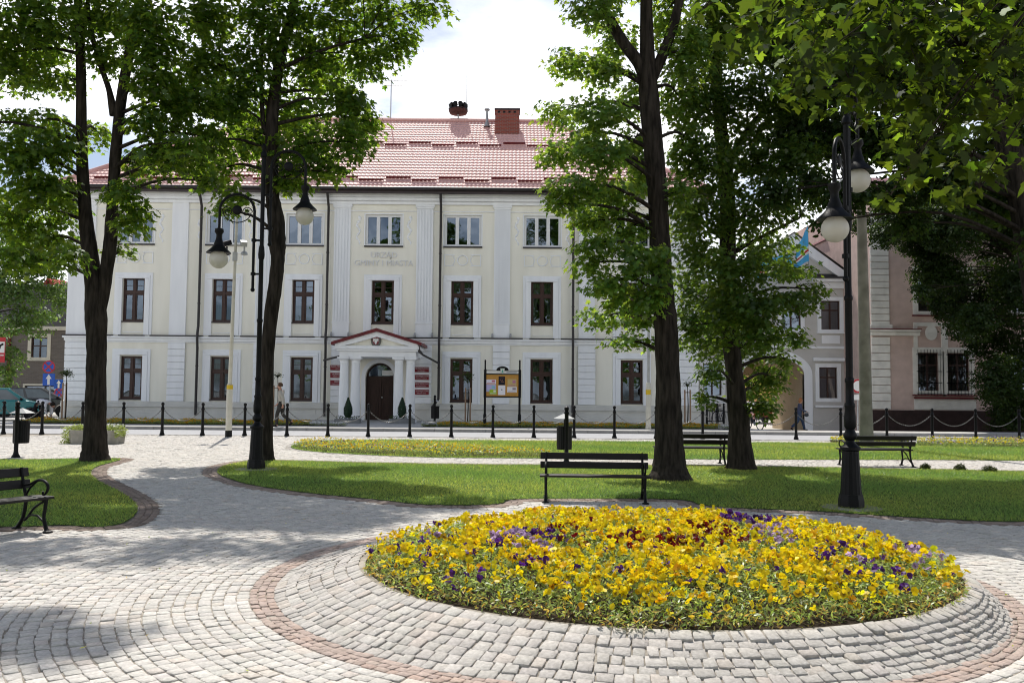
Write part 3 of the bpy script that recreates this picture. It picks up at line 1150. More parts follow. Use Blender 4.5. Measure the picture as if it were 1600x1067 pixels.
# plinth with mouldings
mb = MB()
zt = ZPL
for a, b in ((HX0 - .1, DX0 - .35), (DX1 + .35, HX1 + .1)):
    mb.box(a, b, FY - .10, FY + .0, Z0 - .4, zt - .28)
    mb.box(a - .0, b, FY - .17, FY - .0, zt - .28, zt - .10)
    mb.box(a, b, FY - .13, FY - .0, zt - .10, zt)
    mb.box(a, b, FY - .19, FY - .101, Z0 - .4, Z0 + .28)
for b in BAYS:
    if b:
        x = HC + b
        zz0, zz1 = zf(650) + .05, zf(640)
        for bx in ((x - .75, x + .75, zz0, zz0 + .05), (x - .75, x + .75, zz1 - .05, zz1), (x - .75, x - .70, zz0 + .05, zz1 - .05), (x + .70, x + .75, zz0 + .05, zz1 - .05)):
            mb.box(bx[0], bx[1], FY - .128, FY - .101, bx[2], bx[3])
mb.build('plinth', M['plinth'], hall, bevel=.008)

# string course between ground and first floor
mb = MB()
mb.box(HX0 - .12, HX1 + .12, FY - .20, FY - .002, ZSTR - .12, ZSTR - .02)
mb.box(HX0 - .06, HX1 + .06, FY - .12, FY - .002, ZSTR - .26, ZSTR - .12)
mb.box(HX0 - .03, HX1 + .03, FY - .06, FY - .002, ZSTR - .33, ZSTR - .26)
mb.build('string_course', M['trim'], hall, bevel=.01)
mb = MB()
for a, b in zip([HX0 - .12] + [HC + v + .95 for v in BAYS], [HC + v - .95 for v in BAYS] + [HX1 + .12]):
    mb.box(a, b, FY - .24, FY - .0, ZSTR - .018, ZSTR + .04)
for v in BAYS:
    mb.box(HC + v - .62, HC + v + .62, FY - .235, FY - .0, ZSTR - .017, ZSTR + .035)
mb.build('sheet_metal_flashing', M['pipe'], hall)
# cornice below the eaves
mb = MB()
mb.box(HX0 - .35, HX1 + .35, FY - .38, FY - .002, zf(310) - .0, zf(310) + .16)
mb.box(HX0 - .22, HX1 + .22, FY - .25, FY - .002, zf(315), zf(310) - .002)
mb.box(HX0 - .10, HX1 + .10, FY - .12, FY - .002, zf(320), zf(315) - .002)
mb.box(HX0 - .05, HX1 + .05, FY - .05, FY - .002, zf(331), zf(329.6))
mb.build('cornice', M['trim'], hall, bevel=.012)


# pilasters: fluted giant order upstairs, rusticated blocks on the ground floor
def pilaster(x, w, fluted):
    zb, zt_ = ZSTR + .042, zf(320) - .002
    mb = MB()
    mb.box(x - w / 2 - .0, x + w / 2 + .0, FY - .10, FY - .002, zb, zf(505))
    if fluted:
        mb.box(x - w / 2, x + w / 2, FY - .055, FY - .002, zf(505), zt_ - .2)
        nf = 5
        st = w / (nf * 2 + 1)
        for k in range(nf + 1):
            mb.box(x - w / 2 + 2 * k * st, x - w / 2 + (2 * k + 1) * st, FY - .095, FY - .056, zf(503), zt_ - .24)
        mb.box(x - w / 2 - .03, x + w / 2 + .03, FY - .13, FY - .0, zf(506), zf(503.5))
        mb.box(x - w / 2 - .07, x + w / 2 + .07, FY - .13, FY - .002, zt_ - .12, zt_)
        mb.box(x - w / 2 - .03, x + w / 2 + .03, FY - .10, FY - .002, zt_ - .2, zt_ - .121)
    else:
        mb.box(x - w / 2, x + w / 2, FY - .09, FY - .002, zf(505), zt_)
    mb.build('pilaster', M['trim'], hall)
    mb = MB()
    z, nblk = ZPL + .002, 9
    zt2 = ZSTR - .332
    dz = (zt2 - z) / nblk
    mb.box(x - w / 2 + .02, x + w / 2 - .02, FY - .05, FY - .002, z, zt2)
    for k in range(nblk):
        mb.box(x - w / 2 - .02, x + w / 2 + .02, FY - .115, FY - .051, z + k * dz + .012, z + (k + 1) * dz - .012)
    mb.build('rusticated_pilaster', M['trim'], hall, bevel=.012)


for s in (-1, 1):
    pilaster(HC + s * 2.07, .82, True)
    pilaster(HC + s * 5.95, .80, True)
    pilaster(HC + s * 10.2, .82, False)
    pilaster(HC + s * 15.08, 1.3, False)


# windows ------------------------------------------------------------
def casement(mb, x0, x1, z0, z1, y, th, fr=.055, d=.06):
    mb.box(x0, x1, y, y + d, z0, z0 + fr)
    mb.box(x0, x1, y, y + d, z1 - fr, z1)
    mb.box(x0, x0 + fr, y, y + d, z0 + fr, z1 - fr)
    mb.box(x1 - fr, x1, y, y + d, z0 + fr, z1 - fr)


def brown_window(x, z0, z1, w, kind, panel, label=None):
    """frame is the part; pane, sill, surround (and curtain) are its sub-parts"""
    y = FY + .10
    mb = MB()
    casement(mb, x - w, x + w, z0, z1, y, 0, .06, .09)
    zt_ = z0 + (z1 - z0) * .66
    mb.box(x - .055, x + .055, y - .012, y + .08, z0 + .06, z1 - .06)
    for a, b in ((x - w + .06, x - .055), (x + .055, x + w - .06)):
        mb.box(a, b, y - .006, y + .085, zt_ - .06, zt_ + .06)
        casement(mb, a, b, z0 + .06, zt_ - .06, y + .02, 0, .06, .05)
        casement(mb, a, b, zt_ + .06, z1 - .06, y + .02, 0, .05, .05)
        mb.box(a + .05, b - .05, y + .03, y + .06, zt_ + (z1 - zt_) * .46, zt_ + (z1 - zt_) * .46 + .02)
    f = mb.build('window', M['brownwood'], hall, label=label)
    MB().quad((x - w + .05, y + .06, z0 + .05), (x + w - .05, y + .06, z0 + .05), (x + w - .05, y + .06, z1 - .05), (x - w + .05, y + .06, z1 - .05)).build('pane', M['glass'], f)
    MB().box(x - w - .04, x + w + .04, FY - .05, y - .014, z0 - .045, z0 + .012).build('sill', M['gutter'], f)
    o, ih = .95, .62
    mb = MB()
    if kind == 1:
        zb, ztop = ZPL + .002, zf(548.5)
    else:
        zb, ztop = ZSTR + .045, zf(429.5)
    for s in (-1, 1):
        a, b = sorted((x + s * o, x + s * (o - .13)))
        mb.box(a, b, FY - .05, FY - .002, zb, ztop - .14)
        a, b = sorted((x + s * (o - .132), x + s * (ih - .06)))
        mb.box(a, b, FY - .08, FY - .002, zb, ztop - .3)
    mb.box(x - o, x + o, FY - .05, FY - .002, ztop - .139, ztop)
    mb.box(x - o + .132, x + o - .132, FY - .08, FY - .002, ztop - .299, ztop - .142)
    mb.box(x - .72, x + .72, FY - .11, FY - .081, ztop - .29, ztop - .25)
    if kind == 2 and panel:
        mb.box(x - .48, x + .48, FY - .02, FY - .002, zb + .12, zb + .15)
    mb.build('surround', M['trim'], f, bevel=.01)
    return f


def drape(f, x, z0, z1, w, spread):
    """gathered net curtain hung behind the pane"""
    y = FY + .34
    mb = MB()
    for s in (-1, 1):
        n = 14
        top, bot = [], []
        for k in range(n + 1):
            t = k / n
            xt = x + s * (w - (w) * t)
            xb = x + s * (w - w * spread * t)
            yy = y + .05 * math.sin(k * 1.9) + .02 * math.sin(k * 3.3)
            top.append((xt, yy, z1))
            bot.append((xb, yy + .02, z0))
        mid = [((a[0] * .35 + b[0] * .65), a[1], (a[2] + b[2]) / 2) for a, b in zip(top, bot)]
        vs = top + mid + bot
        m = n + 1
        mb.add(vs, [(r * m + k, r * m + k + 1, (r + 1) * m + k + 1, (r + 1) * m + k) for r in (0, 1) for k in range(n)])
    mb.build('curtain', M['curtain'], f, smooth=80)


k = 0
for (x0, x1, z0, z1) in W1:
    f = brown_window((x0 + x1) / 2, z0, z1, .545, 1, False)
    k += 1
    if k in (2, 3, 5):
        drape(f, (x0 + x1) / 2, z0, z1, .54, .6 if k == 3 else .3)
for i, (x0, x1, z0, z1) in enumerate(W2):
    f = brown_window((x0 + x1) / 2, z0, z1, .545, 2, i != 3)
    if i in (4, 5, 6):
        drape(f, (x0 + x1) / 2, z0, z1, .54, .35)
    if i in (1, 2):
        MB().box(x0 + .03, (x0 + x1) / 2 - .03, FY + .32, FY + .33, z0, z0 + .95).build('curtain', M['curtain'], f)

for i, (x0, x1, z0, z1) in enumerate(W3):
    x, w, y = (x0 + x1) / 2, .925, FY + .08
    mb = MB()
    casement(mb, x - w, x + w, z0, z1, y, 0, .06, .09)
    for a, b in ((x - w + .06, x - .32), (x - .26, x + .26), (x + .32, x + w - .06)):
        casement(mb, a, b, z0 + .06, z1 - .06, y - .01, 0, .055, .07)
    for s in (-1, 1):
        mb.box(x + s * .29 - .03, x + s * .29 + .03, y, y + .09, z0 + .06, z1 - .06)
    f = mb.build('window', M['whitepvc'], hall)
    MB().quad((x - w + .05, y + .05, z0 + .05), (x + w - .05, y + .05, z0 + .05), (x + w - .05, y + .05, z1 - .05), (x - w + .05, y + .05, z1 - .05)).build('pane', M['glass'], f)
    MB().box(x - w - .05, x + w + .05, FY - .08, y - .002, z0 - .06, z0 + .01).build('sill', M['pipe'], f)
    mb = MB()
    casement(mb, x - w - .06, x + w + .06, z0 + .012, z1 + .06, FY - .025, 0, .055, .023)
    mb.build('surround', M['trim'], f)
    # vertical plaster garlands beside alternate windows
    if i in (0, 1, 3, 5):
        for s in (-1, 1):
            xx = x + s * 1.28
            gpts, grad = [], []
            for k in range(37):
                t = k / 36
                gpts.append((xx + .075 * math.sin(t * 15.0), FY + .012, z1 - .08 - t * (z1 - z0 - .15)))
                grad.append((.035 + .05 * abs(math.sin(t * 22.0))) * (1 - .45 * t))
            MB().tube(gpts, grad, 8).build('garland', M['trim'], hall, smooth=60)
    # relief panel with a ring below the other windows
    if i != 3:
        zc, hh, hw = zf(406), .29, .92
        if i == 1:
            pass
        mb = MB()
        for s in (-1, 1):
            a, b = sorted((x + s * hw, x + s * .40))
            for q in ((a, b, zc - hh, zc - hh + .04), (a, b, zc + hh - .04, zc + hh), (min(x + s * hw, x + s * (hw - .04)), max(x + s * hw, x + s * (hw - .04)), zc - hh + .04, zc + hh - .04)):
                mb.box(q[0], q[1], FY - .04, FY - .002, q[2], q[3])
            pts = []
            for k in range(9):
                an = PI / 2 - PI * k / 8
                pts.append((x + s * (.62 - .22 * math.cos(an) * 1.0), FY - .018, zc + (hh - .02) * math.sin(an)))
            mb.tube(pts, .02, 6)
        ring = [(x + .25 * math.cos(2 * PI * k / 24), FY - .02, zc + .25 * math.sin(2 * PI * k / 24)) for k in range(25)]
        mb.tube(ring, .028, 6)
        mb.build('relief_panel', M['trim'], hall)

# raised lettering
lt = text_mesh('lettering', 'URZĄD', .40, (HC + .02, FY - .02, zf(399)), M['letter'], hall, .03)
lt = text_mesh('lettering', 'GMINY I MIASTA', .40, (HC + .02, FY - .02, zf(411.5)), M['letter'], hall, .03)

# rainwater pipes
for dx in (-9.1, -2.75, 2.87, 9.5):
    mb = MB()
    x = HC + dx
    mb.tube([(x, FY - .62, ZEAVE + .12), (x, FY - .5, ZEAVE - .05), (x, FY - .22, ZEAVE - .55), (x, FY - .22, ZSTR + .5), (x, FY - .32, ZSTR + .1), (x, FY - .32, ZSTR - .2), (x, FY - .26, ZSTR - .6), (x, FY - .26, Z0 + (.2 if dx != 2.87 else 1.1))] + ([(x - .15, FY - .3, Z0 + .9), (x - .28, FY - .3, Z0 + .7)] if dx == 2.87 else []), .065, 10)
    for z in (ZSTR + 1.6, ZSTR + 4.2, ZSTR - 1.5):
        mb.lathe([(.08, 0), (.08, .05)], (x, FY - (.22 if z > ZSTR else .26), z), 10)
    mb.build('drainpipe', M['pipe'], hall, smooth=40)

# wall washing lamps on the string course
for dx in (-5.55, -2.5, -1.65, 1.65, 2.5, 5.5, 6.4):
    MB().tube([(HC + dx, FY - .2, ZSTR + .04), (HC + dx, FY - .22, ZSTR + .12), (HC + dx, FY - .2, ZSTR + .26)], [.05, .06, .045], 8).build('wall_lamp', M['galv'], hall)

# ---------------- roof: hipped, real pantiles on the slope that faces the square
EY0 = FY - .72
ZE = at(598, 294, EY0).z
RY = FY + 7.0
ZR = at(600, 189, RY).z
EX0, EX1 = HX0 - .72, HX1 + .72
RX0, RX1 = HX0 + 7.2, HX1 - 7.2
slopeL = math.hypot(RY - EY0, ZR - ZE)
nrmR = Vector((0, -(ZR - ZE), RY - EY0)).normalized()
NR = 26
TW = .205
xs = np.arange(EX0, EX1 + .01, TW / 6)
ph = (xs - EX0) / TW * 2 * PI
prof = .013 * np.sin(ph) + .005 * np.sin(2 * ph + .6)
rows = []
for r_ in range(NR):
    for t, lift in ((0.0, .030), (.06, .032), (.5, .018), (1.0, .004)):
        rows.append(((r_ + t * .999) / NR, lift))
V = []
for v, lift in rows:
    xl, xr = EX0 + (RX0 - EX0) * v, EX1 + (RX1 - EX1) * v
    X_ = np.clip(xs, xl, xr)
    h = lift + np.interp(X_, xs, prof)
    V.append(np.stack([X_, EY0 + (RY - EY0) * v + nrmR.y * h, ZE + (ZR - ZE) * v + nrmR.z * h], 1))
V = np.concatenate(V)
nx = len(xs)
idx = np.arange(nx - 1)
L = []
for j in range(len(rows) - 1):
    L.append(np.stack([j * nx + idx, j * nx + idx + 1, (j + 1) * nx + idx + 1, (j + 1) * nx + idx], 1))
L = np.concatenate(L)
M['tile'] = pmat('red_glazed_pantile', (0.70, 0.42, 0.385), (0.61, 0.35, 0.31), .7, 0.6, 0.45)
roof = np_mesh('roof', V, np.full(len(L), 4), L, M['tile'], None, hall, smooth=False)
mb = MB()
mb.add([(EX0, EY0, ZE), (EX0, RY * 2 - EY0, ZE), (RX0, RY, ZR)], [(0, 2, 1)])
mb.add([(EX1, EY0, ZE), (EX1, RY * 2 - EY0, ZE), (RX1, RY, ZR)], [(0, 1, 2)])
mb.add([(EX0, RY * 2 - EY0, ZE), (EX1, RY * 2 - EY0, ZE), (RX1, RY, ZR), (RX0, RY, ZR)], [(0, 3, 2, 1)])
mb.build('roof_back', M['tile'], roof)
mb = MB()
mb.tube([(RX0, RY, ZR + .05), (RX1, RY, ZR + .05)], .13, 8)
mb.tube([(EX0, EY0, ZE + .05), (RX0, RY, ZR + .05)], .12, 8)
mb.tube([(EX1, EY0, ZE + .05), (RX1, RY, ZR + .05)], .12, 8)
mb.build('ridge_tiles', M['tile'], roof)
# snow guards in two staggered rows
rp_ = lambda x, v, h: (x, EY0 + (RY - EY0) * v + nrmR.y * h, ZE + (ZR - ZE) * v + nrmR.z * h)
for v0, w, st in ((.085, 1.25, 1.33), (.585, 1.2, 1.30)):
    n = int((EX1 - EX0 - 2 * (RX0 - EX0) * v0 - 1) / st)
    for k in range(n):
        x = HC - (n - 1) * st / 2 + k * st
        v = v0 + (.022 if k % 2 else 0) + (.01 if v0 < .2 else .012) * (k % 2)
        mb = MB()
        a, b, c, d = rp_(x - w / 2, v, .03), rp_(x + w / 2, v, .05), rp_(x + w / 2, v - .004, .165), rp_(x - w / 2, v - .004, .165)
        e = [Vector(q) + Vector((0, .03, .01)) for q in (a, b, c, d)]
        mb.add([a, b, c, d] + e, [(0, 1, 2, 3), (7, 6, 5, 4), (3, 2, 6, 7), (0, 4, 5, 1), (0, 3, 7, 4), (1, 5, 6, 2)])
        mb.build('snow_guard', M['redmetal'], roof)
# eaves: gutter, fascia and soffit
mb = MB()
mb.box(EX0, EX1, EY0 + .02, EY0 + .06, zf(307.5) + .03, ZE + .02)
mb.box(EX0, EX1, EY0 + .061, FY + .0, zf(308) + .18, zf(308) + .24)
mb.box(EX0, EX0 + .04, EY0 + .061, FY + 14.7, zf(307.5) + .03, ZE)
mb.box(EX1 - .04, EX1, EY0 + .061, FY + 14.7, zf(307.5) + .03, ZE)
mb.build('fascia', M['gutter'], hall)
gp = [(.0, .0), (.10, -.0), (.125, .04), (.13, .12)]
mb = MB()
mb.tube([(EX0 - .02, EY0 - .09, ZE - .03), (EX1 + .02, EY0 - .09, ZE - .03)], .085, 10)
mb.build('gutter', M['pipe'], hall, smooth=40)
MB().box(EX0, EX1, EY0 - .02, EY0 + .019, ZE - .03, ZE + .05).build('eaves_strip', M['redmetal'], hall)
# chimney stacks and vent
CHY = FY + 5.3


def brick_mat(name, c1, c2, mortar, sx, sy):
    m = bpy.data.materials.new(name)
    m.use_nodes = True
    t = m.node_tree
    b = t.nodes['Principled BSDF']
    b.inputs['Roughness'].default_value = .9
    co = t.nodes.new('ShaderNodeTexCoord')
    mp_ = t.nodes.new('ShaderNodeMapping')
    mp_.inputs['Rotation'].default_value = (PI / 2, 0, 0)
    br = t.nodes.new('ShaderNodeTexBrick')
    br.inputs['Color1'].default_value = c4(c1)
    br.inputs['Color2'].default_value = c4(c2)
    br.inputs['Mortar'].default_value = c4(mortar)
    br.inputs['Scale'].default_value = 1
    br.inputs['Brick Width'].default_value = sx
    br.inputs['Row Height'].default_value = sy
    br.inputs['Mortar Size'].default_value = .012
    t.links.new(co.outputs['Object'], mp_.inputs['Vector'])
    t.links.new(mp_.outputs['Vector'], br.inputs['Vector'])
    t.links.new(br.outputs['Color'], b.inputs['Base Color'])
    bn = t.nodes.new('ShaderNodeBump')
    bn.inputs['Strength'].default_value = .5
    bn.inputs['Distance'].default_value = .01
    t.links.new(br.outputs['Fac'], bn.inputs['Height'])
    bn.invert = True
    t.links.new(bn.outputs['Normal'], b.inputs['Normal'])
    return m


M['chimney'] = brick_mat('chimney_brick', (0.30, .06, .035), (.22, .045, .03), (.2, .14, .12), .26, .08)
xa, xb = at(773.5, 190, CHY).x, at(811.5, 190, CHY).x
ch = MB().box(xa, xb, CHY, CHY + .95, ZE + 2.5, at(790, 172, CHY).z).build('chimney', M['chimney'], roof)
mb = MB().box(xa - .04, xb + .04, CHY - .04, CHY + 1.0, at(790, 172, CHY).z, at(790, 170, CHY).z + .02)
mb.build('chimney_cap', M['gutter'], roof)
for k in range(4):
    MB().box(xa + .15 + k * .3, xa + .28 + k * .3, CHY - .012, CHY + .01, at(790, 172, CHY).z - .17, at(790, 172, CHY).z - .06).build('flue_opening', M['iron'], roof)
xa, xb = at(884, 215, FY + 9).x, at(899, 215, FY + 9).x
MB().box(xa, xb, FY + 9, FY + 9.8, ZE + 2, at(892, 204, FY + 9).z).build('chimney', M['chimney'], roof)
vx = at(761, 190, FY + 6.2).x
MB().lathe([(.2, -.2), (.08, .1), (.08, .75), (.16, .76), (.16, .84), (.02, .88)], (vx, FY + 6.2, at(761, 193, FY + 6.2).z), 12).build('vent_pipe', M['galv'], roof, smooth=40)

# ---------------- portico
PY = 40.6
px_ = lambda px, py=600: at(px, py, PY).x
pz_ = lambda py: at(590, py, PY).z
CR = .235
colx = [px_(537.5), px_(555.5), px_(623), px_(641)]
zc0, zc1 = Z0 + .02, pz_(558)
for x in colx:
    mb = MB()
    mb.box(x - .29, x + .29, PY - .29, PY + .29, zc0, zc0 + .10)
    mb.lathe([(.27, .10), (.27, .17), (CR, .2), (CR, .25), (CR * .99, (zc1 - zc0) * .35), (CR * .82, zc1 - zc0 - .34), (CR * .84, zc1 - zc0 - .30), (CR * .9, zc1 - zc0 - .28), (CR * .84, zc1 - zc0 - .25), (CR * .86, zc1 - zc0 - .17), (.27, zc1 - zc0 - .10)], (x, PY, zc0), 24)
    mb.box(x - .29, x + .29, PY - .29, PY + .29, zc1 - .10, zc1)
    mb.build('column', M['cream'] if False else M['trim'], hall, smooth=35)
ex0, ex1 = px_(531), px_(650)
mb = MB()
mb.box(ex0, ex1, PY - .27, FY - .13, pz_(558) + .002, pz_(549.5))
mb.box(ex0 - .10, ex1 + .10, PY - .37, FY - .13, pz_(549.5) + .002, pz_(546.5))
mb.box(ex0 - .16, ex1 + .16, PY - .43, FY - .13, pz_(546.5) + .002, pz_(541))
mb.build('entablature', M['trim'], hall, bevel=.015)
ax, az = px_(589.5), pz_(519)
lx, lz, rx, rz = px_(525), pz_(537.5), px_(654), pz_(539.5)
lz = rz = (lz + rz) / 2
mb = MB()
mb.prism([(lx + .1, pz_(541) + .003), (rx - .1, pz_(541) + .003), (ax, az - .12)], PY - .25, FY - .14)
mb.build('pediment', M['cream'], hall)
mb = MB()
for s, (ex, ez) in ((-1, (lx, lz)), (1, (rx, rz))):
    a = Vector((ax, 0, az))
    b = Vector((ex, 0, ez))
    q = [(a.x, a.z), (b.x, b.z), (b.x + (-s) * .0, b.z - .2), (a.x, a.z - .24)]
    if s < 0:
        q = q[::-1]
    mb.prism(q, PY - .45, FY - .14)
mb.build('raking_cornice', M['trim'], hall)
mb = MB()
for s, (ex, ez) in ((-1, (lx - .16, lz - .05)), (1, (rx + .16, rz - .05))):
    q = [(ax, az + .16), (ex, ez + .14), (ex, ez), (ax, az + .004)]
    if s < 0:
        q = q[::-1]
    mb.prism(q, PY - .55, FY - .02)
mb.build('portico_roof', M['redmetal'], hall)
# oval crest: crimson shield with a white eagle, grey rim
cx, cz = px_(589, 533), pz_(533)
mb = MB().lathe([(.001, 0), (.215, 0), (.235, .03), (.235, .07)], (0, 0, 0), 28, axis='Y')
mb.V = [(v[0] * 1.0 + cx, PY - .33 + v[1], v[2] * 1.32 + cz) for v in mb.V]
crest = mb.build('crest', pmat('crest_rim', (.17, .17, .15)), hall)
shield = [(-.15, .17), (.15, .17), (.15, -.06), (.09, -.15), (0, -.2), (-.09, -.15), (-.15, -.06)]
MB().prism([(cx + a, cz + b) for a, b in shield[::-1]], PY - .345, PY - .331).build('shield', M['plate'], crest)
eagle = [(0, .13), (.03, .115), (.02, .08), (.05, .10), (.10, .12), (.125, .09), (.125, -.02), (.10, -.06), (.07, .0), (.05, -.03), (.07, -.09), (.04, -.10), (.03, -.15), (0, -.17)]
eagle = eagle + [(-a, b) for a, b in eagle[::-1][1:-1]]
MB().prism([(cx + a, cz + b) for a, b in eagle[::-1]], PY - .352, PY - .346).build('eagle', M['white'], crest)
# portico gutter pipes
mb = MB().tube([(px_(531), PY + .2, pz_(551)), (px_(528), PY + 1.2, pz_(554)), (at(508, 563, FY).x, FY - .3, zf(564))], .05, 8)
mb.build('drainpipe', M['pipe'], hall, smooth=40)
mb = MB().tube([(px_(654), PY - .3, pz_(541)), (px_(655), PY - .3, pz_(548)), (px_(658), PY + .6, pz_(553)), (at(686, 567, FY).x, FY - .3, zf(567))], [.07, .07, .05, .05], 8)
mb.build('drainpipe', M['pipe'], hall, smooth=40)
# door
mb = MB()
y = FY + .26
arc = [(DC + DR * math.cos(PI * k / 20), DZS + DR * math.sin(PI * k / 20)) for k in range(21)]
mb.prism([(DX0, Z0), (DX1, Z0)][::1] + arc, y + .05, y + .1)
for s in (-1, 1):
    for z0_, z1_ in ((Z0 + .2, Z0 + 1.0), (Z0 + 1.15, DZS - .35)):
        a, b = sorted((DC + s * .08, DC + s * (DR - .1)))
        casement(mb, a, b, z0_, z1_, y + .02, 0, .07, .028)
        mb.box(a + .14, b - .14, y + .03, y + .048, z0_ + .14, z1_ - .14)
mb.box(DC - .04, DC + .04, y, y + .05, Z0, DZS - .1)
mb.box(DX0, DX1, y - .02, y + .05, DZS - .12, DZS + .02)
door = mb.build('door', M['door'], hall)
MB().prism([(DC + (DR - .12) * math.cos(PI * k / 20), DZS + .05 + (DR - .16) * math.sin(PI * k / 20)) for k in range(21)], y + .03, y + .045).build('fanlight', M['glass'], door)
MB().sphere((DC + .1, y - .02, Z0 + 1.15), .045, 10, 8).build('handle', M['galv'], door)
mb = MB()
mb.box(DX1 - .62, DX1 - .08, y - .0, y + .02, DZS + .08, DZS + .34)
mb.build('door_notice', M['white'], door)
mb = MB()
prev = None
for k in range(21):
    a = PI * k / 20
    for j, rr in enumerate((DR, DR + .22)):
        pass
ro, ri = DR + .2, DR + .002
for k in range(20):
    a0, a1 = PI * k / 20, PI * (k + 1) / 20
    q = [(DC + ri * math.cos(a0), DZS + ri * math.sin(a0)), (DC + ro * math.cos(a0), DZS + ro * math.sin(a0)), (DC + ro * math.cos(a1), DZS + ro * math.sin(a1)), (DC + ri * math.cos(a1), DZS + ri * math.sin(a1))]
    mb.prism(q[::-1], FY - .06, FY - .002)
mb.box(DC - ro, DC - ri, FY - .06, FY - .002, Z0, DZS)
mb.box(DC + ri, DC + ro, FY - .06, FY - .002, Z0, DZS)
mb.build('door_surround', M['trim'], hall)
MB().box(DC - 1.9, DC + 1.9, PY - .5, FY - .195, Z0 - .3, Z0 + .015).build('doorstep', M['concrete'], hall)

# office plaques
M['platetext'] = pmat('plaque_lettering', (.75, .72, .7))
PL = [(-1, 575, ['RADA MIEJSKA', 'I GMINY']), (-1, 587, ['BURMISTRZ', 'MIASTA I GMINY']), (-1, 598.5, ['URZĄD', 'STANU CYWILNEGO']),
      (1, 577, ['SĄD REJONOWY', 'W OLEŚNICY']), (1, 589, ['VI ZAMIEJSCOWY', 'WYDZIAŁ CYWILNY']), (1, 600.5, ['VII ZAMIEJSCOWY', 'WYDZIAŁ KARNY']), (1, 612, ['IX ZAMIEJSCOWY', 'WYDZIAŁ KSIĄG'])]
for s, py, tx in PL:
    x0, x1 = (at(517, py, FY).x, at(540, py, FY).x) if s < 0 else (at(647.5, py, FY).x, at(670.5, py, FY).x)
    z = zf(py)
    p = MB().box(x0, x1, FY - .165, FY - .12, z - .125, z + .125).build('plaque', M['plate'], hall)
    text_mesh('plaque_lettering', tx[0], .098, ((x0 + x1) / 2, FY - .168, z + .05), M['platetext'], p, .002)
    text_mesh('plaque_lettering', tx[1], .062, ((x0 + x1) / 2, FY - .168, z - .06), M['platetext'], p, .002)

# siren and aerials on the ridge: things of their own
sx, sz = at(716, 180, RY).x, ZR + .1
si = thing('siren', 'round cluster of black siren horns on a short mast above the red roof ridge', 'siren', (sx, RY, sz))
MB().tube([(sx, RY, sz - .1), (sx, RY, sz + .45)], .05, 8).build('mast', M['galv'], si)
MB().lathe([(.1, .32), (.5, .36), (.56, .5), (.55, .62)], (sx, RY, sz), 24).build('base_ring', pmat('siren_red', (.09, .032, .025)), si, smooth=40)
for k in range(10):
    for zz in (.58, .83):
        a = 2 * PI * k / 10
        mb = MB()
        d = Vector((math.cos(a), math.sin(a), 0))
        c = Vector((sx, RY, sz + zz))
        mb.tube([c + d * .2, c + d * .38, c + d * .5, c + d * .56, c + d * .5], [.06, .09, .15, .19, .14], 10)
        mb.build('horn', M['iron'], si, smooth=50)
mb = MB().tube([(at(729, 160, RY).x, RY, sz + .9), (at(729, 101, RY).x, RY, at(729, 98, RY).z)], [.02, .008], 5)
mb.tube([(at(700, 175, RY).x, RY, sz + .3), (at(700, 175, RY).x, RY, at(701, 135, RY).z)], [.02, .008], 5)
mb.build('whip_aerial', M['galv'], si)
axx = at(610.5, 180, RY).x
an = thing('aerial', 'tall thin roof mast with a horizontal bracket aerial, left of the siren', 'aerial', (axx, RY, ZR))
MB().tube([(axx, RY, ZR), (axx, RY, at(610, 125, RY).z)], .035, 6).build('mast', M['galv'], an)
za, zb = at(610, 126, RY).z, at(610, 134, RY).z
xl, xr = at(600, 130, RY).x, at(636, 130, RY).x
mb = MB()
mb.tube([(xl, RY, za), (xr, RY, za)], .02, 5)
mb.tube([(xl, RY, zb), (xr, RY, zb)], .02, 5)
mb.tube([(xr, RY, zb), (xr, RY, at(636, 95, RY).z)], .012, 5)
mb.build('crossbars', M['galv'], an)

# ------------------------------------------------------------------ neighbouring houses
def simple_window(parent, x0, x1, z0, z1, y, frame, fr=.05, mull=True, trans=.66, surround=None, sw=.12, sill=None, label=None):
    mb = MB()
    casement(mb, x0, x1, z0, z1, y + .08, 0, fr, .07)
    xm = (x0 + x1) / 2
    zt_ = z0 + (z1 - z0) * trans
    if mull:
        mb.box(xm - .04, xm + .04, y + .075, y + .14, z0 + fr, z1 - fr)
    if trans < 1:
        for a, b in ((x0 + fr, xm - .04), (xm + .04, x1 - fr)) if mull else ((x0 + fr, x1 - fr),):
            mb.box(a, b, y + .077, y + .138, zt_ - .035, zt_ + .035)
    f = mb.build('window', frame, parent, label=label)
    MB().quad((x0 + .04, y + .12, z0 + .04), (x1 - .04, y + .12, z0 + .04), (x1 - .04, y + .12, z1 - .04), (x0 + .04, y + .12, z1 - .04)).build('pane', M['glass'], f)
    if surround:
        mb = MB()
        casement(mb, x0 - sw, x1 + sw, z0 - sw * .3, z1 + sw, y - .04, 0, sw - .004, .038)
        mb.build('surround', surround, f)
    if sill:
        MB().box(x0 - sw - .04, x1 + sw + .04, y - .12, y + .07, z0 - .07, z0 - .004).build('sill', sill, f)
    return f


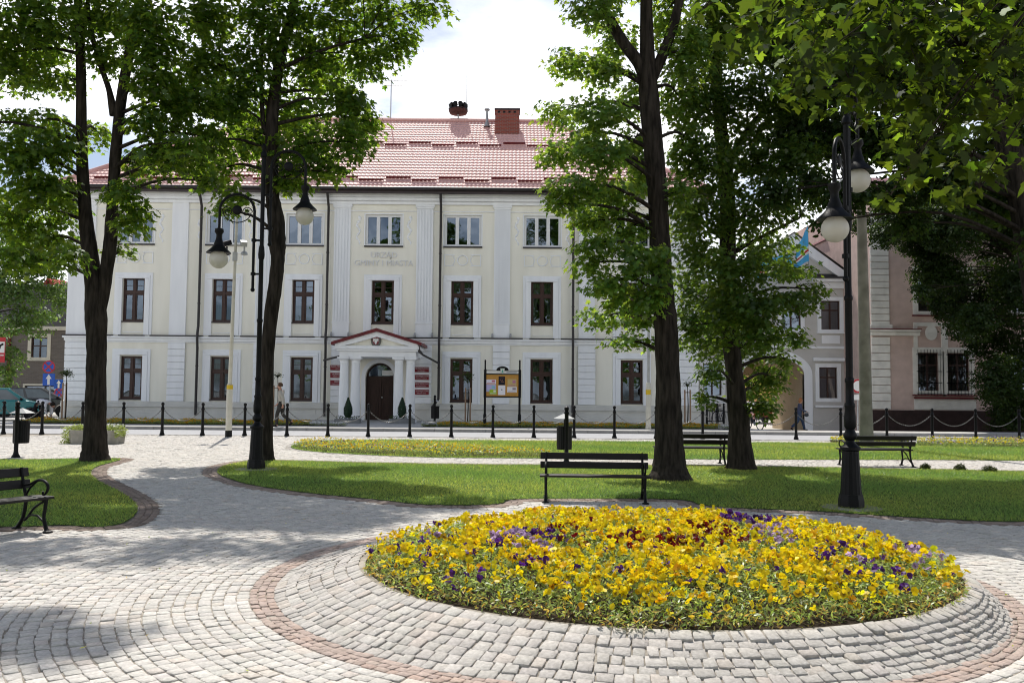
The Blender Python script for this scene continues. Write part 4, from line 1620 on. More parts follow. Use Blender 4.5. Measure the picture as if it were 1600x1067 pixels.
# --- left: grey brown house
LY = 55.0
lp = lambda px, py=580: at(px, py, LY).x
lz_ = lambda py, px=60: at(px, py, LY).z
M['greybrown'] = brick_mat('grey_clinker_brick', (.165, .14, .125), (.13, .11, .10), (.17, .155, .14), .3, .09)
M['stucco'] = pmat('cream_stucco_frame', (.68, .64, .54), (.6, .56, .48), 3, .9, .15)
lh = thing('brick_house', 'grey brown brick house with a cream window surround, left of the town hall', 'house', (lp(40), LY, 0.1))
mb = MB()
wx = [(lp(47.5), lp(72.5), lz_(562), lz_(527)), (lp(40), lp(101), 0.45, lz_(602.5)), (lp(-70), lp(-45), lz_(562), lz_(527))]
wall_holes(mb, lp(-300), lp(107), -.3, lz_(512), LY, wx, .25)
mb.quad((lp(107), LY, -.3), (lp(107), LY + 9, -.3), (lp(107), LY + 9, lz_(512)), (lp(107), LY, lz_(512)))
mb.box(lp(-300), lp(107), LY + .5, LY + 9, -.3, lz_(513))
mb.build('wall', M['greybrown'], lh)
MB().box(lp(-300), lp(108.5), LY - .3, LY + .4, lz_(516), lz_(510)).build('cornice', M['stucco'], lh, bevel=.03)
mb = MB()
mb.add([(lp(-300), LY - .3, lz_(510)), (lp(108), LY - .3, lz_(510)), (lp(104), LY + 1.6, lz_(440)), (lp(-300), LY + 1.6, lz_(440)), (lp(108), LY + 9, lz_(510)), (lp(104), LY + 6, lz_(430))], [(0, 1, 2, 3), (1, 4, 5, 2)])
mb.build('roof', pmat('grey_slate_roof', (.13, .12, .115), (.1, .095, .09), 6, .8, .2, .3, 30), lh)
for i, (a, b, c, d) in enumerate((wx[0], wx[2])):
    simple_window(lh, a, b, c, d, LY, M['brownwood'], .07, True, .62, M['stucco'], .22, M['stucco'])
f = simple_window(lh, *wx[1], LY, M['pipe'], .06, True, 1.0, M['stucco'], .12, None)
for k in range(9):
    MB().box(wx[1][0] + .07, wx[1][1] - .07, LY + .16, LY + .17, .6 + k * .2, .7 + k * .2).build('blind_slat', M['curtain'], f)
MB().tube([(lp(14), LY - .1, lz_(512)), (lp(14), LY - .1, 0.1)], .09, 8).build('drainpipe', pmat('rusty_pipe', (.16, .04, .03)), lh)
# a red gabled roof behind it, next to the town hall corner
rb = thing('gabled_house', 'far house with a red gable roof between the left tree and the town hall', 'house', (at(95, 600, 62).x, 62, 0))
q = lambda px, py: at(px, py, 62)
mb = MB()
mb.prism([(q(70, 600).x, 0), (q(125, 600).x, 0), (q(125, 500).x, q(105, 492).z), (q(104, 440).x, q(100, 440).z), (q(70, 500).x, q(80, 480).z)], 62, 70)
mb.build('wall', M['stucco'], rb)
mb = MB()
a, b, c = q(78, 440), q(108, 478), q(128, 500)
mb.add([(a.x, 61.7, a.z), (b.x, 61.7, b.z), (b.x, 70, b.z), (a.x, 70, a.z), (a.x, 61.7, a.z + .3), (b.x, 61.7, b.z + .3), (b.x, 70, b.z + .3), (a.x, 70, a.z + .3)], [(0, 1, 5, 4), (4, 5, 6, 7), (1, 2, 6, 5), (0, 3, 2, 1)])
a2 = q(48, 480)
mb.add([(a.x, 61.7, a.z), (a2.x, 61.7, a2.z), (a2.x, 70, a2.z), (a.x, 70, a.z), (a.x, 61.7, a.z + .3), (a2.x, 61.7, a2.z + .3), (a2.x, 70, a2.z + .3), (a.x, 70, a.z + .3)], [(0, 4, 5, 1), (4, 7, 6, 5), (0, 1, 2, 3)])
mb.build('roof', pmat('bright_red_roof', (.42, .06, .045), (.32, .05, .04), 4, .7, .2), rb)

# --- right: gate house with a wide arched carriageway
GY = 45.6
gp_ = lambda px, py=560: at(px, py, GY).x
gz_ = lambda py, px=1290: at(px, py, GY).z
GZ0 = -.42
M['gatewall'] = pmat('pale_grey_render', (.62, .60, .565), (.57, .55, .52), 1.5, .9, .15, .15, 80)
M['passage'] = pmat('beige_passage_plaster', (.5, .40, .28), (.44, .35, .245), 2, .9, .15)
gh = thing('gate_house', 'pale two storey gate house with a gable and a wide arched carriageway', 'building', (gp_(1215), GY, GZ0))
gx0, gx1 = HX1 + .002, gp_(1334)
ax0, ax1 = gp_(1160), gp_(1256)
ac, aw = (ax0 + ax1) / 2, (ax1 - ax0) / 2
asz, arise = gz_(585, 1210), gz_(559, 1210) - gz_(585, 1210)
gw = [(gp_(1283, 495), gp_(1312, 495), gz_(519), gz_(470)), (gp_(1222, 495), gp_(1251, 495), gz_(519), gz_(470)), (gp_(1166, 495), gp_(1194, 495), gz_(519), gz_(470)),
      (gp_(1280, 600), gp_(1308, 600), gz_(626), gz_(574)), (gp_(1099, 600), gp_(1127, 600), gz_(623), gz_(570)), (gp_(1104, 495), gp_(1130, 495), gz_(519), gz_(470))]
gtop = gz_(441)
mb = MB()
wall_holes(mb, gx0, gx1, GZ0 - .2, gtop, GY, gw + [(ax0, ax1, GZ0 - .2, asz + arise)], .25)
arcp = lambda k, n=20: (ac + aw * math.cos(PI * k / n), asz + arise * math.sin(PI * k / n))
for k in range(20):
    p0, p1 = arcp(k), arcp(k + 1)
    mb.quad((p1[0], GY, p1[1]), (p0[0], GY, p0[1]), (p0[0], GY, asz + arise), (p1[0], GY, asz + arise))
mb.quad((gx1, GY, GZ0 - .2), (gx1, GY + 6, GZ0 - .2), (gx1, GY + 6, gtop), (gx1, GY, gtop))
gapx, gapz = gp_(1238, 370), gz_(366, 1238)
mb.prism([(gp_(1140, 430), gtop + .002), (gx1 - .2, gtop + .002), (gapx, gapz - .25)], GY, GY + .3)
mb.build('wall', M['gatewall'], gh)
mb = MB()
for k in range(20):
    p0, p1 = arcp(k), arcp(k + 1)
    mb.quad((p0[0], GY + .01, p0[1]), (p1[0], GY + .01, p1[1]), (p1[0], GY + 5.6, p1[1]), (p0[0], GY + 5.6, p0[1]))
for x in (ax0, ax1):
    mb.quad((x, GY + .01, GZ0 - .2), (x, GY + .01, asz), (x, GY + 5.6, asz), (x, GY + 5.6, GZ0 - .2))
mb.build('passage', M['passage'], gh)
mb = MB()   # rear wall beside the passage
wall_holes(mb, gx0, gx1, GZ0 - .2, gtop, GY + 5.6, [(ax0, ax1, GZ0 - .2, asz + .02)], .02)
mb.build('rear_wall', M['passage'], gh)
mb = MB()
wd = .42
for k in range(20):
    p0, p1 = arcp(k), arcp(k + 1)
    e = lambda p: (ac + (p[0] - ac) * (1 + wd / aw), asz + (p[1] - asz) * (1 + wd / arise))
    q0, q1 = e(p0), e(p1)
    mb.prism([p1, q1, q0, p0][::1], GY - .07, GY - .002)
mb.box(ax1 + .002, ax1 + wd, GY - .07, GY - .002, GZ0 - .2, asz)
mb.box(ax0 - wd, ax0 - .002, GY - .07, GY - .002, GZ0 - .2, asz)
mb.build('arch_surround', M['trim'], gh)
for i, (a, b, c, d) in enumerate(gw):
    simple_window(gh, a, b, c, d, GY, M['brownwood'], .06, True, .7, M['trim'], .2, M['trim'] if i < 3 else None)
    if i < 3:
        MB().box(a + .02, b - .02, GY - .04, GY - .002, gz_(537), gz_(524)).build('panel', M['trim'], gh)
a, b, c, d = gw[3]
MB().box(a - .35, b + .35, GY - .22, GY - .045, d + .32, d + .5).build('window_hood', M['trim'], gh, bevel=.03)
MB().box(a - .25, b + .25, GY - .16, GY - .045, c - .35, c - .24).build('window_apron', M['trim'], gh)
MB().box(gw[4][0] - .2, gw[4][1] + .2, GY - .06, GY - .002, gw[4][2] - .3, gw[4][2] - .08).build('panel', M['trim'], gh)
MB().box(gw[4][0] + .06, gw[4][1] - .06, GY + .3, GY + .32, gw[4][2], gw[4][3]).build('curtain', pmat('pale_green_blind', (.4, .55, .48)), gh)
MB().box(gx0, gx1, GY - .06, GY - .002, gz_(545), gz_(541)).build('band', M['trim'], gh)
MB().box(gp_(1266, 600), gx1, GY - .04, GY - .002, gz_(541) - .3, gz_(541) - .02)
mb = MB()
mb.box(gp_(1273), gx1 + .1, GY - .12, GY - .002, gz_(451), gz_(441))
mb.box(gp_(1270), gx1 + .18, GY - .35, GY - .002, gz_(441) + .002, gz_(436))
mb.build('cornice', M['trim'], gh, bevel=.02)
mb = MB()
mb.add([(gp_(1268), GY - .45, gz_(436) + .003), (gx1 + .25, GY - .45, gz_(436) + .003), (gx1 + .25, GY - .002, gz_(428)), (gp_(1276), GY - .002, gz_(428))], [(0, 1, 2, 3)])
mb.build('cornice_roof', M['pipe'], gh)
mb = MB()
for s, ex, ez in ((-1, gp_(1140, 432), gtop + .1), (1, gx1 + .1, gtop + .12)):
    q = [(gapx, gapz), (ex, ez), (ex, ez - .5), (gapx, gapz - .62)]
    if s < 0:
        q = q[::-1]
    mb.prism(q, GY - .25, GY - .003)
mb.build('raking_cornice', M['trim'], gh)
mb = MB()
for s, ex, ez in ((-1, gp_(1138, 432), gtop + .15), (1, gx1 + .2, gtop + .16)):
    mb.add([(gapx, GY - .35, gapz + .08), (ex, GY - .35, ez), (ex, GY + 6, ez), (gapx, GY + 6, gapz + .08)], [(0, 1, 2, 3) if s < 0 else (3, 2, 1, 0)])
mb.build('roof', M['pipe'], gh)
MB().box(gx0, gx1, GY - .05, GY - .002, GZ0 - .2, gz_(648)).build('plinth', M['plinth'], gh) if False else None
MB().sphere((gp_(1236, 594), GY + 2.4, gz_(594)), .09, 10, 8).build('passage_lamp', M['iron'], gh)

# --- right: pink brown building with quoins and barred windows
BY = 42.0
bp = lambda px, py=560: at(px, py, BY).x
bz = lambda py, px=1430: at(px, py, BY).z
M['pinkbrown'] = pmat('pink_brown_roughcast', (.64, .49, .435), (.56, .425, .375), 2.5, .95, .1, .6, 60)
M['oldtrim'] = pmat('weathered_light_trim', (.8, .775, .72), (.68, .66, .61), 2.5, .9, .15, .3, 40)
bh = thing('corner_building', 'tall pinkish brown building with light quoins and barred ground floor windows', 'building', (bp(1480), BY, -.25))
bx0, bx1 = bp(1363), bp(1760)
bw = [(bp(1434, 460), bp(1467, 460), bz(492), bz(425)), (bp(1480, 460), bp(1513, 460), bz(492), bz(425)),
      (bp(1434.5, 580), bp(1466, 580), bz(616), bz(551)), (bp(1481, 580), bp(1514, 580), bz(616), bz(551)), (bp(1580, 460), bp(1612, 460), bz(492), bz(425)), (bp(1580, 580), bp(1612, 580), bz(616), bz(551))]
btop = bz(300)
mb = MB()
wall_holes(mb, bx0, bx1, -.6, btop, BY, bw, .25)
mb.quad((bx0, BY + 12, -.6), (bx0, BY, -.6), (bx0, BY, btop), (bx0, BY + 12, btop))
mb.box(bx0 + .05, bx1, BY + 1.2, BY + 12, -.6, btop)
mb.build('wall', M['pinkbrown'], bh)
mb = MB()
for a, b, n0 in ((bz(512), bz(330), 18), (bz(640), bz(527), 9)):
    dz = (b - a) / n0
    for k in range(n0):
        w = .84
        mb.box(bx0 - .06, bx0 + w, BY - .09, BY - .002, a + k * dz + .012, a + (k + 1) * dz - .012)
mb.box(bx0 - .14, bx0 + .95, BY - .16, BY - .003, bz(512) - .2, bz(508))
mb.build('quoin', M['oldtrim'], bh, bevel=.02)
mb = MB()
mb.box(bx0 - .25, bp(1436), BY - .30, BY - .002, bz(519), bz(515.5))
mb.box(bx0 - .12, bp(1436), BY - .18, BY - .002, bz(525), bz(519) - .002)
mb.build('cornice', M['oldtrim'], bh, bevel=.03)
MB().box(bx0 - .28, bp(1436.5), BY - .33, BY - .0, bz(515.5) + .002, bz(514.5)).build('flashing', M['redmetal'], bh)
MB().box(bx0 - .1, bx1, BY - .14, BY - .002, -.7, bz(641)).build('plinth', pmat('dark_red_brown_plinth', (.05, .03, .028), (.035, .022, .02), 4, .8, .2), bh)
for i, (a, b, c, d) in enumerate(bw):
    f = simple_window(bh, a, b, c, d, BY, M['brownwood'], .06, True, .7, M['oldtrim'], .26, M['redmetal'])
    if i in (2, 3, 5):
        mb = MB()
        for k in range(8):
            x = a - .05 + (b - a + .1) * k / 7
            mb.tube([(x, BY - .12, c - .05), (x, BY - .12, d + .16)], .011, 5)
        for z in (c + .02, c + .55, c + 1.1, d - .1):
            mb.box(a - .12, b + .12, BY - .135, BY - .105, z, z + .03)
        mb.build('grille', M['grille'], f)
mb = MB()
for cx_ in (1454, 1497):
    x = bp(cx_, 520)
    MB().prism([(x + .30 * math.cos(2 * PI * k / 24), bz(520) + .36 * math.sin(2 * PI * k / 24)) for k in range(24)], BY - .07, BY - .062).build('oval_ornament', M['oldtrim'], bh)
mb = MB()
casement(mb, bp(1427, 520), bp(1522, 520), bz(549), bz(504), BY - .06, 0, .18, .058)
for p in (1440, 1468, 1482, 1510):
    pass
mb.box(bp(1475, 520) - .15, bp(1475, 520) + .15, BY - .06, BY - .002, bz(549) + .19, bz(504) - .19)
mb.build('panel_frame', M['oldtrim'], bh)
MB().box(bp(1428, 630), bp(1524, 630), BY - .08, BY - .002, bz(640), bz(623)).build('apron_panel', M['oldtrim'], bh)
MB().box(bp(1427, 620), bp(1525, 620), BY - .22, BY - .081, bz(623), bz(620)).build('long_sill', M['redmetal'], bh)
mb = MB()
mb.add([(bx0 - .3, BY - .5, btop), (bx1, BY - .5, btop), (bx1, BY + 6, btop + 2.2), (bx0 + 2.5, BY + 6, btop + 2.2)], [(0, 1, 2, 3)])
mb.build('roof', M['redmetal'], bh)
# the lower pinkish wing and the red turret house behind the gate house
wy = 48.5
tp = lambda px, py=400: at(px, py, wy).x
tz = lambda py, px=1310: at(px, py, wy).z
th_ = thing('turret_house', 'red painted house with a small eaves bracket behind the lamp globe', 'house', (tp(1330), wy, 0))
MB().box(tp(1300), tp(1366), wy, wy + 5, -.4, tz(376)).build('wall', pmat('salmon_red_render', (.45, .13, .10), (.4, .11, .09), 2, .9, .1), th_)
mb = MB()
mb.add([(tp(1283), wy - .7, tz(378)), (tp(1368), wy - .7, tz(378)), (tp(1368), wy + 2.5, tz(340)), (tp(1312), wy + 2.5, tz(340)), (tp(1283), wy + 6, tz(378))], [(0, 1, 2, 3), (0, 3, 4)])
mb.build('roof', M['redmetal'], th_)
mb = MB()
mb.prism([(tp(1286), tz(378)), (tp(1300), tz(378)), (tp(1300), tz(396))], wy - .5, wy - .2)
mb.build('bracket', pmat('salmon_bracket', (.42, .13, .10)), th_)
MB().box(tp(1299), tp(1303), wy - .08, wy - .002, tz(420), tz(380)).build('corner_strip', M['trim'], th_)
# seen through the arch: a sunny yellow building and a garage
yb = thing('yellow_building', 'sunlit yellow building glimpsed through the gate house arch', 'building', (at(1185, 600, 72).x, 72, -.4))
x0, x1 = at(1120, 600, 72).x, at(1290, 600, 72).x
mb = MB()
wall_holes(mb, x0, x1, -.6, 7.5, 72, [(x0 + 4, x0 + 5.2, 1, 2.6), (x0 + 6, x0 + 7.2, 1, 2.6)], .2)
mb.box(x0, x1, 72.4, 78, -.6, 7.4)
mb.build('wall', pmat('yellow_render', (.72, .5, .2), (.66, .46, .18)), yb)
mb = MB().add([(x0 - .4, 71.5, 7.5), (x1 + .4, 71.5, 7.5), (x1 + .4, 75, 9.6), (x0 - .4, 75, 9.6)], [(0, 1, 2, 3)])
mb.build('roof', M['tile'], yb)

# ------------------------------------------------------------------ trees
def trunk_pts(L, D, dd=0.0):
    """(px, py, width px[, depth shift]) -> points and radii at depth D"""
    pts, rad = [], []
    for q in L:
        Y = D + (q[3] if len(q) > 3 else 0)
        v = at(q[0], q[1], Y)
        pts.append(v)
        rad.append(q[2] / 2 * Y / F)
    return pts, rad


def spline(pts, rad, n=4):
    P = [Vector(p) for p in pts]
    op, orr = [], []
    for i in range(len(P) - 1):
        p0, p1, p2, p3 = P[max(i - 1, 0)], P[i], P[i + 1], P[min(i + 2, len(P) - 1)]
        for k in range(n):
            t = k / n
            v = 0.5 * ((2 * p1) + (-p0 + p2) * t + (2 * p0 - 5 * p1 + 4 * p2 - p3) * t * t + (-p0 + 3 * p1 - 3 * p2 + p3) * t ** 3)
            op.append(v)
            orr.append(rad[i] * (1 - t) + rad[i + 1] * t)
    op.append(P[-1])
    orr.append(rad[-1])
    return op, orr


def build_tree(name, label, cat, D, stems, clumps, leaf, mat, cover=1.5, group=None, deep=1.0, outline=MAPLE_S, sprays=True, base=None, ground_z=0.0, limb=.05, spread=1.0, leaf_tint=(1, 1, 1), seg=12):
    p0, _ = trunk_pts(stems[0][:1], D)
    b = base if base is not None else Vector((p0[0].x, p0[0].y, ground_z))
    root = thing(name, label, cat, b, group)
    mb = MB()
    allp = []
    for i, st in enumerate(stems):
        pts, rad = trunk_pts(st, D)
        pts, rad = spline(pts, rad, 5)
        if i == 0:
            pts = [Vector((pts[0].x, pts[0].y, ground_z - .1))] + pts
            rad = [rad[0] * 1.06] + rad
        mb.tube(pts, rad, seg, .05)
        allp += [(p, r) for p, r in zip(pts, rad)]
    cl = []
    leafpx = leaf * F / D
    for c in clumps:
        px, py, rx, ry = c[:4]
        rx, ry = rx * spread, ry * spread
        dz = c[4] if len(c) > 4 else random.uniform(-1.3, 1.3) * deep
        Y = D + dz
        v = at(px, py, Y)
        r3 = (rx * Y / F, max(rx, ry) * Y / F * .9, ry * Y / F)
        nleaf = int(cover * PI * rx * ry / (leafpx ** 2 * .30)) + 6
        if len(c) > 5:
            nleaf = int(nleaf * c[5])
        cl.append((v, r3, nleaf))
        # limb to the clump from the nearest stem point a little lower
        best = min(allp, key=lambda q: (q[0] - v).length + max(0, q[0].z - v.z + .2) * 2.5)
        a, ar = best
        d = (v - a)
        mid = a + d * .5 + Vector((random.uniform(-.12, .12), random.uniform(-.12, .12), d.length * .10))
        r0 = min(ar * .6, limb)
        pp, rr_ = spline([a, mid, v], [r0, r0 * .6, .008], 4)
        mb.tube(pp, rr_, 6, .06)
        for _ in range(3):
            e = v + Vector([random.uniform(-1, 1) * r3[k] * .8 for k in range(3)])
            m = pp[len(pp) * 2 // 3]
            mb.tube([m, (m + e) / 2 + Vector((0, 0, .06)), e], [.012, .008, .003], 4)
    mb.build('trunk', M['bark'], root, smooth=70)
    # leaves, grouped in drooping sprays
    P, Nn, SP, S, K = [], [], [], [], []
    for v, r3, nl in cl:
        per = 11
        ns_ = max(2, nl // per)
        u = rng.normal(0, 1, (ns_, 3))
        u /= np.linalg.norm(u, axis=1, keepdims=True)
        rad = rng.random(ns_) ** (1 / 2.4)
        cc = np.array(v)[None] + u * rad[:, None] * np.array(r3)[None]
        for j in range(ns_):
            m = per
            tilt = np.array([u[j, 0] * .5, u[j, 1] * .5, 1.0]) + rng.normal(0, .25, 3)
            a = rng.uniform(0, 2 * PI, m)
            rr_ = leaf * rng.uniform(.2, 2.3, m)
            off = np.stack([np.cos(a) * rr_, np.sin(a) * rr_, -.28 * rr_ + rng.normal(0, leaf * .45, m)], 1)
            P.append(cc[j] + off)
            nn = tilt[None] + rng.normal(0, .45, (m, 3)) + np.stack([np.cos(a), np.sin(a), np.zeros(m)], 1) * .45
            Nn.append(nn)
            SP.append(a)
            shade = rng.normal(1, .13)
            K.append(np.full(m, shade) * rng.normal(1, .12, m))
    P, Nn, SP, K = np.concatenate(P), np.concatenate(Nn), np.concatenate(SP), np.concatenate(K)
    n = len(P)
    Nn[:, 2] = np.abs(Nn[:, 2]) + .05
    Z = Nn / np.linalg.norm(Nn, axis=1, keepdims=True)
    out = np.stack([np.cos(SP), np.sin(SP), np.full(n, -.35)], 1) + rng.normal(0, .35, (n, 3))
    Y_ = out - Z * (out * Z).sum(1, keepdims=True)
    Y_ /= np.linalg.norm(Y_, axis=1, keepdims=True)
    X_ = np.cross(Y_, Z)
    col = np.stack([K * rng.normal(1, .10, n) * leaf_tint[0], K * leaf_tint[1], K * rng.normal(1, .1, n) * leaf_tint[2]], 1).clip(.3, 1.8)
    size = leaf * rng.uniform(.7, 1.25, n)
    V, c, l, C = scatter(outline, P, X_, Y_, Z, size, col)
    np_mesh('crown', V, c, l, mat, C, root)
    return root


build_tree('maple_tree', 'left maple whose dark trunk splits into two stems low down, by the stone planter', 'tree', 19.4,
           [[(148, 719, 48), (148, 702, 38), (149, 660, 33), (150, 600, 30), (151, 540, 30), (150, 490, 33), (147, 450, 28), (141, 400, 25), (133, 330, 20), (128, 240, 17), (127, 150, 16), (125, 60, 14), (120, -40, 12), (116, -180, 8)],
            [(155, 490, 20), (164, 440, 20), (172, 380, 20), (176, 320, 18), (180, 250, 17), (189, 160, 16), (203, 75, 15), (218, 0, 14), (235, -120, 10), (250, -230, 8, -1.0), (330, -480, 4, -4.4)],
            [(178, 180, 14), (170, 140, 9), (155, 95, 8), (142, 45, 7), (135, -20, 5)],
            [(126, 70, 8), (95, 55, 5), (50, 45, 4), (10, 55, 3)], [(126, 85, 7), (80, 76, 4), (20, 82, 3)]],
           [(60, 25, 80, 42), (150, 30, 60, 45), (240, 35, 60, 48), (20, 85, 45, 38), (75, 80, 50, 25), (40, 115, 45, 32), (98, 125, 28, 24), (165, 85, 30, 28),
            (238, 105, 50, 42), (270, 165, 50, 42), (235, 190, 32, 28), (255, 240, 40, 38), (300, 262, 30, 24), (213, 255, 28, 30), (152, 205, 14, 30),
            (55, 190, 48, 24), (30, 235, 40, 38), (90, 225, 34, 40), (60, 290, 58, 42), (20, 330, 38, 45), (100, 320, 38, 36), (70, 370, 52, 38), (30, 405, 36, 30), (105, 400, 24, 24),
            (192, 300, 24, 30), (206, 345, 24, 26), (186, 388, 14, 16), (222, 322, 12, 16), (300, 100, 30, 30),
            (60, -60, 100, 45), (200, -60, 90, 45), (130, -150, 110, 50), (230, -170, 70, 40), (-60, 60, 60, 90), (-70, 200, 55, 80), (-40, -80, 60, 50), (60, -120, 60, 40), (20, -190, 40, 30, -4.0, .8), (0, -140, 60, 40, -2.0), (150, -110, 80, 45, -1.5), (260, -90, 60, 50, -1.2), (90, -210, 70, 40, -1), (-90, -60, 60, 60, -1), (60, -230, 45, 30, -3.5, .9), (335, -500, 60, 42, -4.5, .9), (400, -515, 36, 26, -4.4, .7), (180, -265, 70, 40, -2.4, .7), (300, -275, 70, 40, -2.5, .6), (320, 150, 22, 30), (325, 215, 20, 22), (285, 225, 26, 26), (330, 285, 18, 14)],
           .135, M['leaf_maple'], 3.6, 'park maples')
build_tree('maple_tree', 'slim straight maple directly behind the left lamp post', 'tree', 19.9,
           [[(414, 719, 32), (415, 690, 23), (417, 610, 20), (419, 540, 20), (424, 488, 22), (431, 440, 21), (434, 400, 22), (433, 380, 27), (431, 340, 26), (425, 300, 21), (425, 220, 21), (427, 160, 18), (440, 80, 17), (458, 10, 14), (472, -80, 11), (480, -200, 7)],
            [(417, 210, 10), (411, 190, 8), (408, 120, 6), (411, 40, 5), (414, -30, 4)],
            [(425, 170, 8), (380, 125, 5), (340, 100, 4)], [(434, 110, 8), (500, 80, 5), (570, 60, 4)]],
           [(330, 25, 65, 42), (420, 35, 60, 45), (520, 25, 70, 38), (610, 25, 55, 32), (668, 10, 32, 16), (335, 95, 46, 38), (400, 110, 45, 45), (490, 90, 58, 44), (568, 90, 52, 36), (622, 72, 30, 26),
            (362, 165, 42, 38), (450, 170, 48, 42), (540, 160, 46, 44), (578, 190, 16, 22), (330, 222, 34, 24), (400, 225, 48, 38), (480, 238, 52, 42), (548, 222, 34, 32), (345, 265, 32, 26), (366, 308, 24, 22), (348, 328, 12, 12), (455, 288, 32, 22), (515, 268, 26, 18),
            (420, -60, 110, 45), (560, -50, 80, 38), (310, -70, 70, 45), (460, -140, 100, 45), (640, -40, 40, 25), (400, -200, 70, 35), (530, -190, 50, 30), (340, -120, 60, 45, -1.5), (430, -110, 70, 45, -1.5), (540, -110, 60, 40, -1.2), (480, -230, 60, 30), (420, -275, 70, 40, -2.5, .6), (520, -265, 60, 35, -2.5, .6), (290, 150, 26, 30), (400, 205, 48, 38, 3), (480, 200, 50, 40, 3), (560, 190, 40, 36, 3.5), (520, 120, 50, 40, 3.5), (440, 270, 36, 24, 2.5), (350, 150, 40, 36, 3), (330, 240, 28, 22, 2.5)],
           .135, M['leaf_maple'], 3.5, 'park maples')
build_tree('silver_maple', 'big thick trunked tree forking high up, beside the near bench', 'tree', 16.4,
           [[(1046, 752, 80), (1046, 738, 60), (1046, 715, 48), (1045, 660, 42), (1044, 600, 39), (1041, 520, 37), (1035, 450, 35), (1031, 380, 33), (1027, 300, 32), (1020, 220, 32), (1014, 150, 32), (1012, 110, 28), (1010, 30, 20), (1009, -60, 17), (1002, -200, 10)],
            [(1011, 140, 18), (998, 100, 19), (976, 70, 18), (955, 35, 17), (938, 0, 16), (918, -80, 13), (895, -180, 8)],
            [(1015, 130, 20), (1036, 85, 17), (1052, 40, 16), (1062, 0, 14), (1078, -80, 11), (1098, -180, 7)]],
           [(930, 15, 34, 22), (962, 60, 32, 28, 1.3), (893, 95, 34, 18), (945, 108, 32, 22), (872, 175, 34, 16), (935, 172, 40, 24), (985, 150, 22, 28, 1.3), (880, 235, 38, 18), (940, 240, 42, 26), (990, 220, 22, 32, 1.0), (902, 290, 44, 22), (965, 300, 36, 26),
            (872, 318, 20, 14), (930, 345, 26, 14), (985, 350, 24, 26), (930, 378, 30, 18), (988, 405, 26, 26), (942, 438, 34, 18), (948, 494, 38, 14), (1002, 490, 20, 28), (985, 532, 34, 9), (1020, 440, 20, 24, -.9), (1030, 400, 18, 20, -.9), (1012, 470, 22, 20, -.8),
            (1040, 20, 24, 36, 1.2), (1075, 80, 36, 38), (1060, 150, 30, 38, 1.0), (1075, 220, 26, 36), (1060, 300, 18, 26),
            (1000, -60, 90, 42), (905, -45, 50, 34), (915, 210, 30, 20), (920, 330, 30, 26), (1000, 270, 20, 40, 1.0), (925, 410, 24, 16), (965, 460, 30, 18), (1100, -55, 70, 42), (1000, -120, 60, 30)],
           .105, M['leaf_silver'], 3.6, 'park trees behind the near bench', deep=.9, outline=MAPLE_S, spread=1.2)
build_tree('silver_maple', 'leafy tree with a straight trunk right behind the thick forked tree', 'tree', 18.8,
           [[(1158, 734, 54), (1157, 715, 40), (1154, 660, 32), (1148, 590, 27), (1141, 520, 26), (1137, 450, 26), (1137, 380, 26), (1136, 300, 25), (1128, 220, 22), (1119, 120, 19), (1110, 0, 16), (1105, -130, 10)],
            [(1128, 280, 12), (1170, 200, 9), (1220, 150, 6)], [(1135, 400, 10), (1190, 370, 6), (1250, 340, 4)]],
           [(1110, 55, 48, 46), (1180, 75, 48, 46), (1100, 150, 46, 46), (1170, 165, 56, 46), (1235, 160, 46, 44), (1100, 250, 44, 42), (1180, 250, 56, 44), (1245, 250, 38, 38), (1100, 330, 40, 36), (1170, 335, 48, 34),
            (1095, 400, 36, 30), (1155, 418, 48, 34), (1212, 418, 38, 16, 0, .7), (1100, 470, 40, 28), (1172, 478, 50, 30), (1235, 470, 40, 16), (1270, 452, 20, 9), (1110, 530, 40, 30), (1172, 540, 42, 34), (1205, 588, 22, 26), (1180, 608, 30, 24), (1108, 582, 16, 16), (1196, 636, 20, 16), (1130, 490, 30, 50, -.8),
            (1150, -40, 90, 40), (1080, -120, 70, 45), (1200, -110, 70, 45), (1260, -40, 50, 40), (1220, 20, 50, 40), (1230, 330, 30, 22, 0, .6), (1200, 385, 44, 24), (1245, 425, 26, 12), (1190, 520, 30, 24), (1100, 620, 12, 12), (1275, 215, 30, 40), (1280, 300, 24, 24), (1075, 350, 22, 26), (1075, 440, 20, 30), (1078, 510, 16, 22), (1245, 525, 18, 14), (1228, 560, 16, 14), (920, -70, 70, 45, 4), (1010, -80, 80, 50, 4.5), (1100, -75, 80, 50, 4.5), (1200, -60, 80, 50, 4.5), (1300, -60, 80, 50, 4.5), (960, -150, 80, 50, 4), (1060, -160, 80, 50, 4), (1160, -150, 80, 50, 4), (1260, -140, 80, 50, 4), (1180, 40, 70, 50, 4), (1280, 60, 60, 50, 4)],
           .10, M['leaf_silver'], 2.9, 'park trees behind the near bench', deep=1.4, spread=1.22, leaf_tint=(.60, .63, .60))
